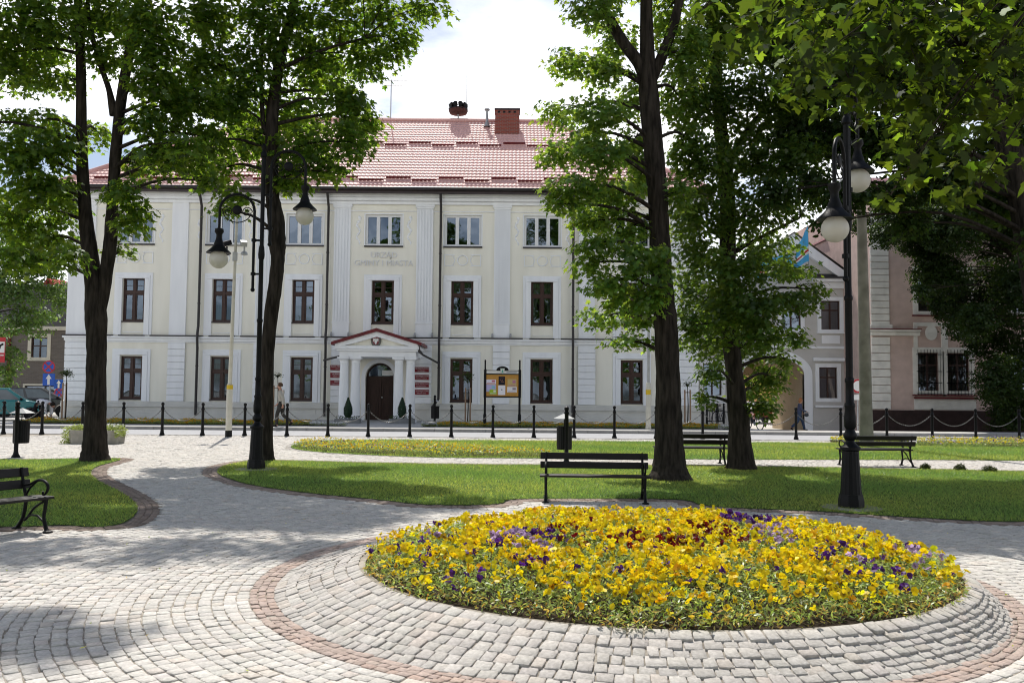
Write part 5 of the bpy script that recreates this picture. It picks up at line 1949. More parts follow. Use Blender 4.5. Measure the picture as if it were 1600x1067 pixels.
build_tree('park_tree', 'dark crowned tree leaning in at the right edge above the lamp post', 'tree', 17.0,
           [[(1665, 742, 70), (1658, 700, 54), (1640, 560, 48), (1618, 420, 44), (1592, 290, 40), (1566, 190, 36), (1545, 110, 30), (1520, 0, 24), (1500, -120, 14)],
            [(1560, 170, 16), (1480, 110, 10), (1400, 90, 7), (1330, 110, 5)], [(1590, 290, 12), (1520, 240, 8), (1440, 220, 5)]],
           [(1290, 130, 55, 46), (1360, 120, 56, 46), (1300, 215, 55, 44), (1380, 215, 56, 44), (1450, 150, 56, 46), (1500, 60, 60, 46), (1575, 80, 46, 55), (1588, 180, 36, 55), (1275, 285, 36, 26, 0, .7), (1330, 300, 44, 26), (1400, 300, 46, 28), (1480, 275, 46, 44), (1548, 320, 46, 36),
            (1330, 40, 70, 40), (1420, 40, 60, 40), (1350, -45, 100, 42), (1510, -50, 90, 42), (1440, 240, 40, 36), (1680, 100, 70, 70), (1690, 260, 60, 60), (1640, 380, 40, 40), (1700, -30, 80, 50), (1780, 150, 70, 80), (1560, 10, 60, 40), (1270, -110, 60, 40), (1370, -140, 70, 45), (1480, -140, 70, 45), (1600, -130, 80, 50), (1720, -130, 80, 50), (1820, 0, 80, 70), (1850, 200, 70, 80), (1225, 60, 40, 40), (1265, 110, 40, 40), (1300, 55, 40, 36), (1235, 215, 36, 36), (1210, 300, 30, 26), (1300, 345, 24, 14), (1420, 350, 30, 20), (1230, 40, 60, 40, 3.5), (1330, 30, 70, 45, 4), (1430, 40, 70, 45, 4), (1540, 40, 70, 45, 4), (1400, 110, 70, 40, 3.5), (1500, 130, 60, 40, 3.5), (1300, 130, 50, 36, 3.5), (1600, 140, 50, 45, 3.5), (1180, -20, 60, 40, 2.5), (1250, -40, 70, 45, 2), (1350, -50, 80, 45, 3), (1450, -40, 80, 45, 2.5), (1560, -50, 80, 45, 2), (1330, 210, 60, 40, 2.5), (1440, 220, 60, 40, 2.5), (1250, 180, 46, 40, 2.2), (1550, 240, 60, 50, 2), (1380, -60, 80, 50, 5), (1480, -60, 80, 50, 5), (1580, -50, 80, 50, 5), (1420, -140, 80, 50, 5), (1540, -140, 80, 50, 5), (1660, -60, 80, 50, 4)],
           .10, M['leaf_lime'], 5.0, None, deep=1.2, outline=OVAL)
build_tree('lime_tree', 'dense dark lime hanging low in front of the pink brown building', 'tree', 38.0,
           [[(1630, 668, 24), (1628, 600, 20), (1622, 500, 18), (1610, 400, 15), (1600, 300, 12), (1595, 200, 8)], [(1615, 440, 8), (1560, 380, 6), (1500, 340, 4)]],
           [(1440, 350, 38, 32), (1490, 360, 48, 42), (1560, 370, 50, 50), (1478, 430, 34, 38), (1545, 450, 50, 50), (1500, 500, 26, 32), (1555, 530, 48, 50), (1560, 592, 42, 42), (1588, 640, 24, 32), (1420, 385, 20, 16), (1382, 366, 26, 22), (1345, 348, 22, 16), (1460, 300, 40, 30), (1530, 300, 50, 40), (1600, 450, 50, 60), (1620, 330, 60, 60), (1640, 560, 60, 60), (1660, 640, 40, 40), (1690, 450, 60, 80), (1600, 240, 50, 40), (1560, 660, 18, 14), (1470, 470, 22, 26), (1450, 400, 20, 22), (1455, 425, 32, 34), (1462, 380, 36, 34), (1436, 345, 40, 34), (1482, 475, 26, 30), (1525, 500, 30, 34), (1440, 455, 14, 16), (1400, 335, 36, 22), (1500, 325, 50, 30), (1580, 345, 40, 40), (1570, 620, 30, 40)],
           .11, M['leaf_lime'], 4.2, None, deep=1.6, outline=OVAL, ground_z=-.15, leaf_tint=(.85, .85, .85))
build_tree('street_tree', 'light green tree in front of the grey brown house at the far left', 'tree', 48.0,
           [[(-22, 652, 16), (-20, 560, 13), (-10, 480, 10), (10, 420, 7), (30, 380, 4)], [(-12, 490, 6), (30, 450, 4), (60, 430, 3)]],
           [(40, 400, 46, 34), (30, 455, 42, 34), (78, 440, 28, 30), (40, 505, 36, 24), (14, 560, 18, 32), (92, 470, 18, 20), (-30, 430, 50, 60), (-30, 520, 40, 50), (10, 600, 10, 16), (70, 490, 24, 14), (60, 380, 40, 30), (20, 360, 50, 30), (-20, 340, 40, 30)],
           .17, M['leaf_far'], 2.6, None, deep=2.0, outline=OVAL, ground_z=.12)

# trees behind the viewer, whose crowns darken the window panes; the nearest one hangs a branch into the top right corner
mt = thing('maple_branch_tree', 'large maple whose broad pale leaves hang into the top right corner', 'tree', (8.2, 1.5, 0))
mb = MB()
mb.tube(*spline([(8.2, 1.5, -.1), (8.2, 1.5, .5), (8.1, 1.6, 2.2), (7.9, 1.9, 4.2), (7.6, 2.3, 7.0), (7.4, 2.4, 9.5)], [.38, .28, .24, .2, .15, .06], 4), 12, .05)
tips = [(1100, 12, 40, 18, .5), (1190, 30, 66, 40, .9), (1290, 55, 80, 60, 1), (1400, 45, 90, 70, 1), (1500, 70, 90, 80, 1), (1575, 60, 60, 80, 1), (1250, 110, 46, 40, .8), (1330, 125, 66, 45, .9), (1440, 160, 66, 55, 1), (1420, 245, 34, 45, .55), (1520, 240, 46, 55, .6), (1392, 300, 20, 22, .9), (1470, 200, 56, 45, .8), (1530, 290, 24, 20, .9), (1360, 170, 30, 20, .6), (1580, 150, 40, 60, .8), (1330, -30, 120, 50, .8), (1520, -30, 110, 50, .8)]
P, Nn, SP = [], [], []
prev = Vector((7.8, 2.0, 4.6))
for px, py, rx, ry, dn in tips:
    Y = random.uniform(5.4, 6.6)
    v = at(px, py, Y)
    a = Vector((7.7, 2.2, 6.0)) * .35 + Vector((at(1450, -120, 5.6))) * .65
    mb.tube(*spline([a, a * .6 + v * .4 + Vector((random.uniform(-.2, .2), random.uniform(-.3, .2), .28)), a * .25 + v * .75 + Vector((random.uniform(-.1, .1), 0, .1)), v], [.02, .010, .006, .003], 5), 6)
    m = int(dn * PI * rx * ry / 82) + 4
    q = rng.normal(0, .5, (m, 3)).clip(-1.1, 1.1) * np.array([rx * Y / F, .5, ry * Y / F])
    P.append(np.array(v) + q)
    for e in q[::9]:
        mb.tube([v - Vector((0, 0, .02)), v + Vector(e) * .55 + Vector((0, 0, .05)), v + Vector(e)], [.005, .0035, .002], 4)
    a_ = rng.uniform(0, 2 * PI, m)
    SP.append(a_)
    Nn.append(np.stack([np.cos(a_) * .6, np.sin(a_) * .6 - .25, np.full(m, .75)], 1) + rng.normal(0, .35, (m, 3)))
a = Vector((7.7, 2.2, 6.0)) * .35 + Vector((at(1450, -120, 5.6))) * .65
mb.tube(*spline([(7.9, 1.9, 4.3), (7.3, 2.6, 5.2), a], [.09, .06, .03], 5), 8)
# unseen clumps added toward the sun to shade the hanging leaves
for _ in range(75):
    v = Vector((random.uniform(2.4, 8.5), random.uniform(6.4, 9.0), random.uniform(7.2, 10.0)))
    m = 70
    P.append(np.array(v) + rng.normal(0, .5, (m, 3)))
    a_ = rng.uniform(0, 2 * PI, m)
    SP.append(a_)
    Nn.append(np.stack([np.cos(a_) * .6, np.sin(a_) * .6, np.full(m, .8)], 1) + rng.normal(0, .35, (m, 3)))
    mb.tube([(7.5, 2.3, 7.5), (7.2, 4.5, 8.2), v], [.05, .03, .008], 5)
for _ in range(60):  # rest of that crown, behind and above the camera
    v = Vector((random.uniform(4.5, 12), random.uniform(-3.5, 3.0), random.uniform(5.0, 10.5)))
    if v.y > 1 and v.x < 6.0:
        continue
    m = 60
    P.append(np.array(v) + rng.normal(0, .55, (m, 3)))
    a_ = rng.uniform(0, 2 * PI, m)
    SP.append(a_)
    Nn.append(np.stack([np.cos(a_) * .6, np.sin(a_) * .6, np.full(m, .8)], 1) + rng.normal(0, .35, (m, 3)))
    mb.tube([(7.7, 2.1, min(9, max(4, v.z - 1))), v], [.05, .01], 5)
mb.build('trunk', M['bark'], mt, smooth=70)
P, Nn, SP = np.concatenate(P), np.concatenate(Nn), np.concatenate(SP)
n = len(P)
Z = Nn / np.linalg.norm(Nn, axis=1, keepdims=True)
out = np.stack([np.cos(SP), np.sin(SP), np.full(n, -.9)], 1) + rng.normal(0, .3, (n, 3))
Y_ = out - Z * (out * Z).sum(1, keepdims=True)
Y_ /= np.linalg.norm(Y_, axis=1, keepdims=True)
k = np.where(rng.random(n) < .16, rng.uniform(1.3, 2.0, n), rng.uniform(.3, .7, n))  # a few leaves brightened as sun highlights in the colour, the rest darkened
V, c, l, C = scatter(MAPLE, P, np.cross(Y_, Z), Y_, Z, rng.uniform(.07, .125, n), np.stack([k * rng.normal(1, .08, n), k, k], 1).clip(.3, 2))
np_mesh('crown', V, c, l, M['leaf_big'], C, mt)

# small round shrubs at the edge of the right lawn
for px, py, w, lab in ((1446, 733, 18, 'small round shrub at the lawn edge, nearest the right end of the far bench'), (1500, 735, 20, 'small shrub in the middle of the row right of the far bench'), (1546, 737, 26, 'wide low shrub at the lawn edge, farthest from the far bench')):
    b = gnd(px, py)
    sh = thing('shrub', lab, 'shrub', b, 'small shrubs along the right lawn')
    w = w / 2 * b.y / F
    m = 900
    u = rng.normal(0, 1, (m, 3))
    u /= np.linalg.norm(u, axis=1, keepdims=True)
    u[:, 2] = np.abs(u[:, 2])
    p = np.array(b) + u * (rng.random((m, 1)) ** .4) * np.array([w, w, w * (1.1 if w < .14 else .8)])
    X, Y, Z = frames(u + rng.normal(0, .5, (m, 3)), rng.uniform(0, 6, m))
    kk = rng.normal(1, .2, m)
    V, c, l, C = scatter(LANCE, p, X, Y, Z, rng.uniform(.03, .05, m), np.stack([kk, kk * .8, kk * .6], 1).clip(.2, 2))
    np_mesh('leaves', V, c, l, M['leaf_lime'], C, sh)
    MB().tube([b, b + Vector((0, 0, w * .7))], [.02, .008], 5).build('stem', M['bark'], sh)

# staked young trees along the front of the town hall
M['stake'] = pmat('pale_wood_stake', (.36, .25, .17), (.28, .19, .13), 6, .9, .1)


def sapling(label, px, ytop, D, stakes, yst, crown, lush):
    zb = float(sidewalk_z(at(px, 600, D).x, D))
    b = Vector((at(px, 600, D).x, D, zb))
    root = thing('young_tree', label, 'young tree', b, 'staked young trees in front of the town hall')
    top = at(px, ytop, D)
    mb = MB().tube(*spline([b, (b + top) / 2 + Vector((.03, 0, 0)), top], [.03, .025, .012], 4), 6)
    r = crown * D / F
    ps = []
    for k in range(26):
        d = Vector((random.uniform(-1, 1), random.uniform(-1, 1), random.uniform(.3, 1.3))).normalized() * r * random.uniform(.6, 1)
        s = top - Vector((0, 0, r * .5))
        mb.tube([s, s + d * .5 + Vector((0, 0, .03)), s + d], [.01, .007, .003], 4)
        ps.append(np.array(s + d) + rng.normal(0, r * .22, (lush, 3)))
    mb.build('trunk', M['bark'], root)
    P = np.concatenate(ps)
    m = len(P)
    X, Y, Z = frames(rng.normal(0, .6, (m, 3)) + [0, 0, .6], rng.uniform(0, 6, m))
    kk = rng.normal(1, .2, m)
    V, c, l, C = scatter(LANCE, P, X, Y, Z, rng.uniform(.06, .1, m), np.stack([kk, kk, kk], 1).clip(.3, 2))
    np_mesh('crown', V, c, l, M['leaf_lime'], C, root)
    for sx in stakes:
        a, e = at(sx, yst, D + .25), None
        MB().tube([(a.x, a.y, zb), a], .035, 8).build('stake', M['stake'], root, smooth=50)
    a, e = at(stakes[0], yst + 4, D + .2), at(stakes[-1], yst + 4, D + .2)
    MB().tube([a, e], .02, 5).build('stake_rail', M['stake'], root)


sapling('bushy staked young tree at the left corner of the town hall', 104, 583, 37.0, (98.5, 104), 598, 10, 16)
sapling('bare topped staked young tree behind the walking man', 434, 586, 37.2, (428, 436), 602, 9, 3)
sapling('leafy staked young tree left of the noticeboard', 731, 588, 37.2, (727.5, 735), 606, 11, 12)
sapling('thin staked young tree to the right of the thick forked trunk', 1074, 600, 37.2, (1070, 1078.5), 609, 9, 4)

# the tall wood across the square, behind the viewer: seen as dark shapes in the window panes
m = 15000
q = np.stack([rng.uniform(-26, 16, m), rng.uniform(-22, -13, m), rng.random(m) ** .8 * 20 + 2.5], 1)
hmax_ = 15 + 6 * np.sin(q[:, 0] * .35) + 2.5 * np.sin(q[:, 0] * 1.3)
q = q[(q[:, 2] < hmax_) & ((q[:, 0] > -14) | (rng.random(m) < .35))]
m = len(q)
X, Y, Z = frames(rng.normal(0, .6, (m, 3)) + [0, 0, .7], rng.uniform(0, 6, m))
k = rng.normal(1, .2, m)
V, c, l, C = scatter(MAPLE_S, q, X, Y, Z, rng.uniform(.5, .9, m), np.stack([k, k, k], 1).clip(.3, 2))
tag(np_mesh('wood_behind_square', V, c, l, M['leaf_maple'], C), kind='stuff')

# a scatter of fallen leaflets and petals on the setts
m = 260
q = np.stack([rng.uniform(-7, 8, m), 4.6 + 13 * rng.random(m) ** 1.6], 1)
ok = np.hypot(q[:, 0] - RC[0], q[:, 1] - RC[1]) > RR0
for pl_ in LAWNS:
    ok &= ~in_poly(q, pl_)
q = q[ok]
m = len(q)
X, Y, Z = frames(rng.normal(0, .25, (m, 3)) + [0, 0, 1], rng.uniform(0, 6, m))
cols = np.array([(1.6, 1.5, .5), (2.6, 2.0, .8), (2.2, 1.2, .7), (1.0, 1.0, 1.0)])[rng.integers(0, 4, m)]
V, c, l, C = scatter(LANCE, np.column_stack([q, np.full(m, .012)]), X, Y, Z, rng.uniform(.015, .05, m), cols)
tag(np_mesh('fallen_leaves', V, c, l, M['bedleaf'], C), kind='stuff')

# ------------------------------------------------------------------ bollards and chains
BPX = [(-62, 679.5, 'just outside the left edge'), (5, 680, 'at the left edge, by the teal car'), (65, 681, 'in front of the dark hatchback'), (128, 681, 'half hidden behind the left maple trunk'), (192, 682, 'just right of the stone planter'), (253, 682, 'in front of the first window bay from the left'),
       (316, 682.5, 'left of the camera pole'), (382, 682.5, 'between the camera pole and the left lamp post'), (448, 682.7, 'just right of the walking man'), (512, 683, 'left of the portico'), (575, 683.5, 'in front of the arched door'), (640, 684, 'in front of the right portico columns'),
       (705, 684.3, 'right of the entrance bin'), (770, 684.6, 'under the left half of the noticeboard'), (834, 685, 'right of the noticeboard'), (897, 685.4, 'just right of the park bin'), (960, 685.8, 'midway between park bin and thick trunk'), (1025, 686, 'hidden behind the thick forked trunk'),
       (1098, 686.2, 'between the two dark trunks'), (1170, 686.5, 'behind the second dark trunk'), (1244, 687, 'in front of the walking woman'), (1314, 687.2, 'just left of the right lamp post'), (1386, 687.6, 'right of the concrete pole'), (1457, 688, 'under the left barred window'), (1525, 688.4, 'under the right barred window'), (1593, 688.8, 'at the right edge under the dark lime'), (1664, 689.2, 'beyond the right edge')]
boll = MB()
boll.lathe([(.085, 0), (.085, .05), (.062, .10), (.058, .16), (.048, .22), (.046, .88), (.062, .90), (.062, .93), (.046, .95), (.044, .99), (.03, 1.01), (.052, 1.05), (.056, 1.085), (.045, 1.12), (.02, 1.14), (.002, 1.145)], (0, 0, 0), 14)
first, tops = None, []
X0, X1 = gnd(5, 680), gnd(1593, 688.8)
for i, (px, py, d) in enumerate(BPX):
    b = gnd(px, py)
    b.z = .004
    b.y = 29.62 + (b.x + 17) * .042
    # keep the picture column: x follows the ray at this depth
    b.x = at(px, py, b.y).x
    if first is None:
        first = boll.build('bollard', M['iron'], smooth=40)
        o = first
    else:
        o = first.copy()
        COL.objects.link(o)
    o.location = b
    tag(o, 'black bollard ' + d, 'bollard', 'bollards along the road')
    tops.append((b + Vector((0, 0, .93)), d))
for (a, da), (b, db) in zip(tops[:-1], tops[1:]):
    L = (b - a).length
    mb = MB()
    n = 40
    pts = []
    sag = .42
    for k in range(n + 1):
        t = .035 + .93 * k / n
        pts.append(a + (b - a) * t - Vector((0, 0, sag * 4 * t * (1 - t))))
    for k in range(n):
        p, q = pts[k], pts[k + 1]
        mid = (p + q) / 2
        dr = (q - p) * .72
        sd_ = Vector((0, 1, 0)) if k % 2 else dr.cross(Vector((0, 1, 0))).normalized()
        ring = [mid + dr * math.cos(u) + sd_ * (.017 * math.sin(u)) for u in (0, 1.05, 2.09, 3.14, 4.19, 5.24, 6.283)]
        mb.tube(ring, .0062, 4)
    o = mb.build('chain', M['chain'], loc=a)
    tag(o, 'chain from the bollard ' + da + ', going right', 'chain', 'chains between the bollards')


# ------------------------------------------------------------------ lamp posts
def lamp_post(label, base, rz, hi, lo, reach, top):
    root = thing('street_lamp', label, 'street lamp')
    mb = MB()
    mb.lathe([(.182, -.05), (.182, .12), (.172, .15), (.165, .20)], (0, 0, 0), 8)
    mb.lathe([(.152, .20), (.142, .30), (.118, .78), (.115, .82)], (0, 0, 0), 32, .05)
    mb.lathe([(.115, .82), (.142, .835), (.142, .875), (.105, .90), (.066, .94), (.058, .97), (.092, 1.01), (.098, 1.05), (.072, 1.10), (.058, 1.13), (.082, 1.17), (.085, 1.30), (.066, 1.44), (.075, 1.46), (.075, 1.50), (.060, 1.52), (.056, 1.80), (.066, 1.82), (.066, 1.86), (.052, 1.88)], (0, 0, 0), 20)
    mb.build('pedestal', M['iron'], root, smooth=38)
    mb = MB().lathe([(.052, 1.88), (.051, 3.0), (.062, 3.02), (.062, 3.06), (.048, 3.08), (.046, hi - 1.2), (.06, hi - 1.18), (.068, hi - 1.1), (.056, hi - .95), (.042, hi - .9), (.045, top - .3), (.07, top - .27), (.06, top - .2), (.03, top - .15), (.06, top - .06), (.02, top)], (0, 0, 0), 16)
    mb.build('post', M['iron'], root, smooth=38)
    for s, zl in ((-1, lo), (1, hi)):
        mb = MB()
        x0 = s * .16
        zt_ = zl + .75
        r = (reach - .16) / 2
        xc = s * (.16 + r)
        pts = [Vector((x0, 0, zl - .85)), Vector((x0, 0, zl - .3)), Vector((x0, 0, zt_))]
        for k in range(1, 12):
            a = PI - PI * k / 12
            pts.append(Vector((xc + s * r * math.cos(a), 0, zt_ + r * 1.0 * math.sin(a))))
        pts += [Vector((s * reach, 0, zt_)), Vector((s * reach, 0, zl + .30))]
        mb.tube(pts, .029, 10)
        for z in (zl - .55, zl + .15):
            mb.tube([(0, 0, z), (x0, 0, z)], .022, 8)
            mb.lathe([(.05, -.03), (.05, .03)], (x0, 0, z), 10)
        mb.sphere((x0, 0, zl - .88), .045, 10, 8)
        # scrolls under the arch
        for u in (-1, 1):
            sp = []
            for k in range(22):
                a = k * .42
                rr = .115 * (1 - k / 25)
                sp.append(Vector((xc + u * (r * .55) + u * rr * math.cos(a), 0, zt_ - .02 + rr * math.sin(a))))
            mb.tube(sp, .010, 6)
        mb.tube([Vector((xc + r * .8 * math.cos(PI * k / 10), 0, zt_ - .02 - .22 * math.sin(PI * k / 10))) for k in range(11)], .010, 6)
        arm = mb.build('arm', M['iron'], root, smooth=50)
        MB().sphere((xc, 0, zt_ + .02), .10, 14, 10, (1, .3, 1)).build('boss', M['iron'], arm, smooth=60)
        c = (s * reach, 0, zl)
        MB().lathe([(.05, .38), (.085, .365), (.09, .30), (.055, .25), (.06, .17), (.085, .10), (.10, .06), (.10, .03), (.125, .0), (.15, -.03), (.245, -.12), (.25, -.135), (.19, -.125), (.05, -.10)], c, 24).build('lamp_hood', M['iron'], root, smooth=40)
        MB().sphere((c[0], c[1], c[2] - .265), .188, 24, 16, (1, 1, 1.0)).build('globe', M['globe'], root, smooth=80)
    root.location = base
    root.rotation_euler = (0, 0, rz)
    return root


bl, br_ = gnd(400, 733), gnd(1330, 793.5)
zg = lambda px, py, D: at(px, py, D).z
lamp_post('twin globe lamp post in front of the slim maple, on the near lawn tip', bl, R(6), zg(472, 333, bl.y) + .22, zg(342, 403, bl.y) + .22, .86, zg(410, 225, bl.y))
d1, d2 = br_.y - .71, br_.y + .71
lamp_post('twin globe lamp post on the shaded right lawn, globes close together', br_, R(57.6), zg(1350, 278, d2) + .22, zg(1313, 353, d1) + .22, .84, zg(1330, 165, br_.y))
for b, lab in ((bl, 'pale concrete ring round the foot of the left lamp'), (br_, 'pale concrete ring round the foot of the right lamp')):
    o = MB().lathe([(.42, -.01), (.42, .012), (.19, .016)], b, 28).build('lamp_footing', M['concrete'], loc=b)
    tag(o, lab, 'footing', kind='structure')


# ------------------------------------------------------------------ benches
def make_bench(label, L):
    """sits along x, faces -y"""
    root = thing('park_bench', label, 'bench', group='park benches')
    for y, z, h, tl in ((.185, .585, .115, 12), (.225, .735, .115, 12)):
        MB().cbox((0, y, z), (L, .035, h), Matrix.Rotation(R(-tl), 3, 'X')).build('back_slat', M['slat'], root, bevel=.008)
    for y in (-.24, -.145, -.05, .045):
        MB().cbox((0, y, .435 - (.012 if y > 0 else 0)), (L, .085, .035)).build('seat_slat', M['slat'], root, bevel=.008)
    for s in (-1, 1):
        x = s * (L / 2 - .09)
        mb = MB()
        # back upright running into rear leg
        mb.tube(*spline([(x, .26, .0), (x, .22, .05), (x, .14, .18), (x, .105, .40), (x, .15, .55), (x, .215, .80)], [.034, .024, .02, .022, .02, .016], 4), 8)
        # front leg with s-curve
        mb.tube(*spline([(x, -.31, .0), (x, -.28, .05), (x, -.235, .18), (x, -.25, .30), (x, -.265, .405)], [.034, .024, .019, .02, .022], 4), 8)
        mb.tube([(x, .13, .40), (x, -.28, .412)], .019, 8)
        mb.tube(*spline([(x, -.23, .39), (x, -.06, .30), (x, .07, .16), (x, .13, .12)], [.015, .014, .014, .014], 4), 8)
        mb.tube(*spline([(x, -.22, .14), (x, -.12, .205), (x, 0, .205), (x, .12, .14)], .013, 4) if False else ([Vector((x, -.22, .14)), Vector((x, -.12, .2)), Vector((x, 0, .2)), Vector((x, .12, .14))], [.013] * 4), 8)
        mb.build('end_frame', M['iron'], root, smooth=50)
        mb = MB()
        arm = [(x, .16, .57), (x, .02, .60), (x, -.12, .655), (x, -.24, .64), (x, -.29, .57), (x, -.25, .49), (x, -.20, .475), (x, -.205, .515)]
        pp, rr = spline(arm, [.017, .017, .018, .018, .016, .014, .012, .012], 4)
        mb.tube(pp, rr, 8)
        mb.tube(*spline([(x, .115, .44), (x, .04, .54), (x, -.08, .635)], [.012] * 3, 4), 8)
        mb.build('armrest', M['iron'], root, smooth=50)
        for y in (.26, -.31):
            MB().lathe([(.055, 0), (.05, .02), (.03, .03)], (x, y, 0), 10).build('foot', M['iron'], root)
    return root


SCB = 1.0
nb = gnd(929, 785)
L0 = (1013 - 843) / F * nb.y
bench = make_bench('dark park bench in the middle, facing the round flower bed', L0 + .02)
bench.location = (nb.x + .02, nb.y + .22, .0)
bench.rotation_euler = (0, 0, R(-3))
bench.scale = (1, 1, .885)
fl = gnd(60, 829)
b2 = copies(bench, (0, 0, 0), 0, 'dark park bench cut by the left edge, its curled armrest end towards us')
ln = Vector((math.cos(R(62)), math.sin(R(62)), 0))
fw = Vector((ln.y, -ln.x, 0))
b2.location = Vector((fl.x, fl.y, 0)) - ln * (L0 / 2 - .05) - fw * .1
b2.rotation_euler = (0, 0, R(62))
pb = gnd(1080, 725)
b3 = copies(bench, (pb.x - .02, pb.y - .05, 0), R(180), 'dark park bench half hidden between the two dark trunks')
pb = gnd(1368, 728)
b4 = copies(bench, (pb.x, pb.y - .05, 0), R(183), 'dark park bench with its back to us, behind the right lamp post')


# ------------------------------------------------------------------ litter bins
def make_bin(label):
    root = thing('litter_bin', label, 'litter bin', group='litter bins on posts')
    MB().lathe([(.10, 0), (.09, .03), (.06, .08), (.048, .14), (.046, 1.12), (.06, 1.14), (.06, 1.17), (.035, 1.19), (.055, 1.23), (.05, 1.28), (.01, 1.31)], (0, 0, 0), 14).build('post', M['iron'], root, smooth=40)
    mb = MB()
    n = 22
    mb.lathe([(.17, .32), (.175, .36), (.175, .80), (.185, .81), (.185, .84), (.165, .84), (.165, .40), (.02, .39)], (.0, .19, 0), n * 2, .03)
    mb.build('basket', M['iron'], root)
    mb = MB()
    mb.add([(-.20, .0, 1.02), (.20, .0, 1.02), (.20, .40, 1.02), (-.20, .40, 1.02), (0, .2, 1.14)], [(0, 1, 4), (1, 2, 4), (2, 3, 4), (3, 0, 4), (3, 2, 1, 0)])
    mb.build('lid', M['galv'], root)
    MB().tube([(0, .19, .8), (0, .19, 1.03)], .012, 5).build('lid_rod', M['iron'], root)
    return root


pb = gnd(24.5, 714.5)
bn = make_bin('slatted black litter bin on a post behind the left bench')
bn.location, bn.rotation_euler = (pb.x, pb.y, 0), (0, 0, R(0))
pb = gnd(885, 725)
copies(bn, (pb.x, pb.y, 0), R(12), 'slatted black litter bin standing just behind the near middle bench')
copies(bn, (at(679, 660, 36.6).x, 36.6, .12), R(0), 'small looking black litter bin at the town hall wall, right of the portico')

# ------------------------------------------------------------------ poles
p = gnd(357, 682.5)
cp = thing('camera_pole', 'cream pole with two surveillance cameras and a yellow sticker', 'pole', p)
x, y = p.x, p.y
mb = MB()
zs_ = at(358, 600, y).z
mb.lathe([(.105, .22), (.10, zs_ - .02), (.085, zs_)], (x, y, 0), 16)
mb.build('sleeve', M['polepaint'], cp, smooth=40)
MB().lathe([(.115, -.02), (.112, .22)], (x, y, 0), 16).build('black_base', M['iron'], cp, smooth=40)
ztp = at(370, 285, y).z
MB().tube([(x, y, zs_), (x + .05, y, zs_ + (ztp - zs_) * .5), (x + .10, y, ztp)], [.07, .055, .04], 12).build('upper_pole', M['polepaint'], cp, smooth=40)
MB().lathe([(.103, at(358, 608, y).z), (.103, at(358, 600, y).z - .03)], (x, y, 0), 16).build('sticker', pmat('yellow_sticker', (.65, .45, .03)), cp)
zc = at(364, 383, y).z
xx = x + .07
mb = MB().tube([(xx - .30, y, zc), (xx + .34, y, zc)], .025, 8)
mb.box(xx - .07, xx + .07, y - .09, y + .0, zc - .55, zc - .25)
mb.build('bracket', M['galv'], cp)
for s in (-1, 1):
    c = mb = MB()
    cx_ = xx + s * .3
    mb.cbox((cx_, y - .1, zc + .04), (.2, .34, .16), Matrix.Rotation(R(s * 25), 3, 'Z') @ Matrix.Rotation(R(20), 3, 'X'))
    mb.tube([(cx_, y, zc - .05), (cx_, y, zc - .22)], .03, 8)
    mb.lathe([(.05, -.2), (.11, -.26), (.12, -.33), (.03, -.36)], (cx_, y, zc), 12)
    mb.build('camera', M['galv'] if s > 0 else M['iron'], cp, smooth=40)
p = Vector((at(1013, 672, 35.0).x, 35.0, .12))
lp2 = thing('lamp_pole', 'slim grey pole with a thick cream foot, left of the thick forked trunk', 'pole', p)
zt_ = at(1013, 603, 35).z
MB().lathe([(.12, 0), (.115, .15), (.105, .16), (.10, zt_), (.07, zt_ + .05)], p - Vector((0, 0, .02)), 14).build('pole_foot', M['polepaint'], lp2, smooth=40)
MB().tube([(p.x, p.y, zt_), (p.x + .05, p.y, 9.2)], [.062, .04], 10).build('upper_pole', M['galv'], lp2, smooth=40)
MB().lathe([(.103, 0), (.103, .2)], (p.x, p.y, zt_ - .35), 14).build('sticker', pmat('yellow_sticker', (.65, .45, .03)), lp2)
p = gnd(1353, 698)
cp2 = thing('concrete_pole', 'thick tapering concrete utility pole behind the right lamp post', 'pole', p)
pts, rad = trunk_pts([(1354, 698, 22), (1353, 640, 19), (1350, 500, 17), (1346, 330, 14), (1342, 100, 11)], p.y)
pts[0].z = -.05
MB().tube(pts, rad, 18).build('shaft', pmat('mossy_concrete', (.25, .235, .20), (.16, .15, .125), 2.5, .95, .1, .3, 30), cp2, smooth=50)

# ------------------------------------------------------------------ traffic signs and banner
M['signblue'] = pmat('sign_blue', (.012, .10, .50), (.01, .09, .45), 3, .4, .4)
M['signred'] = pmat('sign_red', (.50, .02, .03), (.45, .02, .03), 3, .4, .4)


def no_stop(parent, c, r):
    y = c.y
    disc = MB().lathe([(.001, 0), (r, 0), (r, .03), (.001, .03)], (c.x, y, c.z), 32, axis='Y').build('round_sign', M['signred'], parent)
    MB().lathe([(.001, 0), (r * .80, 0), (r * .80, .004), (.001, .004)], (c.x, y - .005, c.z), 32, axis='Y').build('sign_field', M['signblue'], disc)
    for a in (45, -45):
        MB().cbox((c.x, y - .009 - (.002 if a > 0 else 0), c.z), (r * 1.68, .004, r * .2), Matrix.Rotation(R(a), 3, 'Y')).build('sign_bar', M['signred'], disc)


def arrow_sign(parent, c, w):
    y = c.y
    s = MB().box(c.x - w / 2, c.x + w / 2, y, y + .03, c.z - w / 2, c.z + w / 2).build('arrow_sign', M['signblue'], parent, bevel=.01)
    a = w / 2
    MB().prism([(c.x - a * .2, c.z - a * .85), (c.x + a * .2, c.z - a * .85), (c.x + a * .2, c.z + a * .12), (c.x + a * .5, c.z + a * .12), (c.x, c.z + a * .88), (c.x - a * .5, c.z + a * .12), (c.x - a * .2, c.z + a * .12)], y - .005, y - .001).build('arrow', M['white'], s)


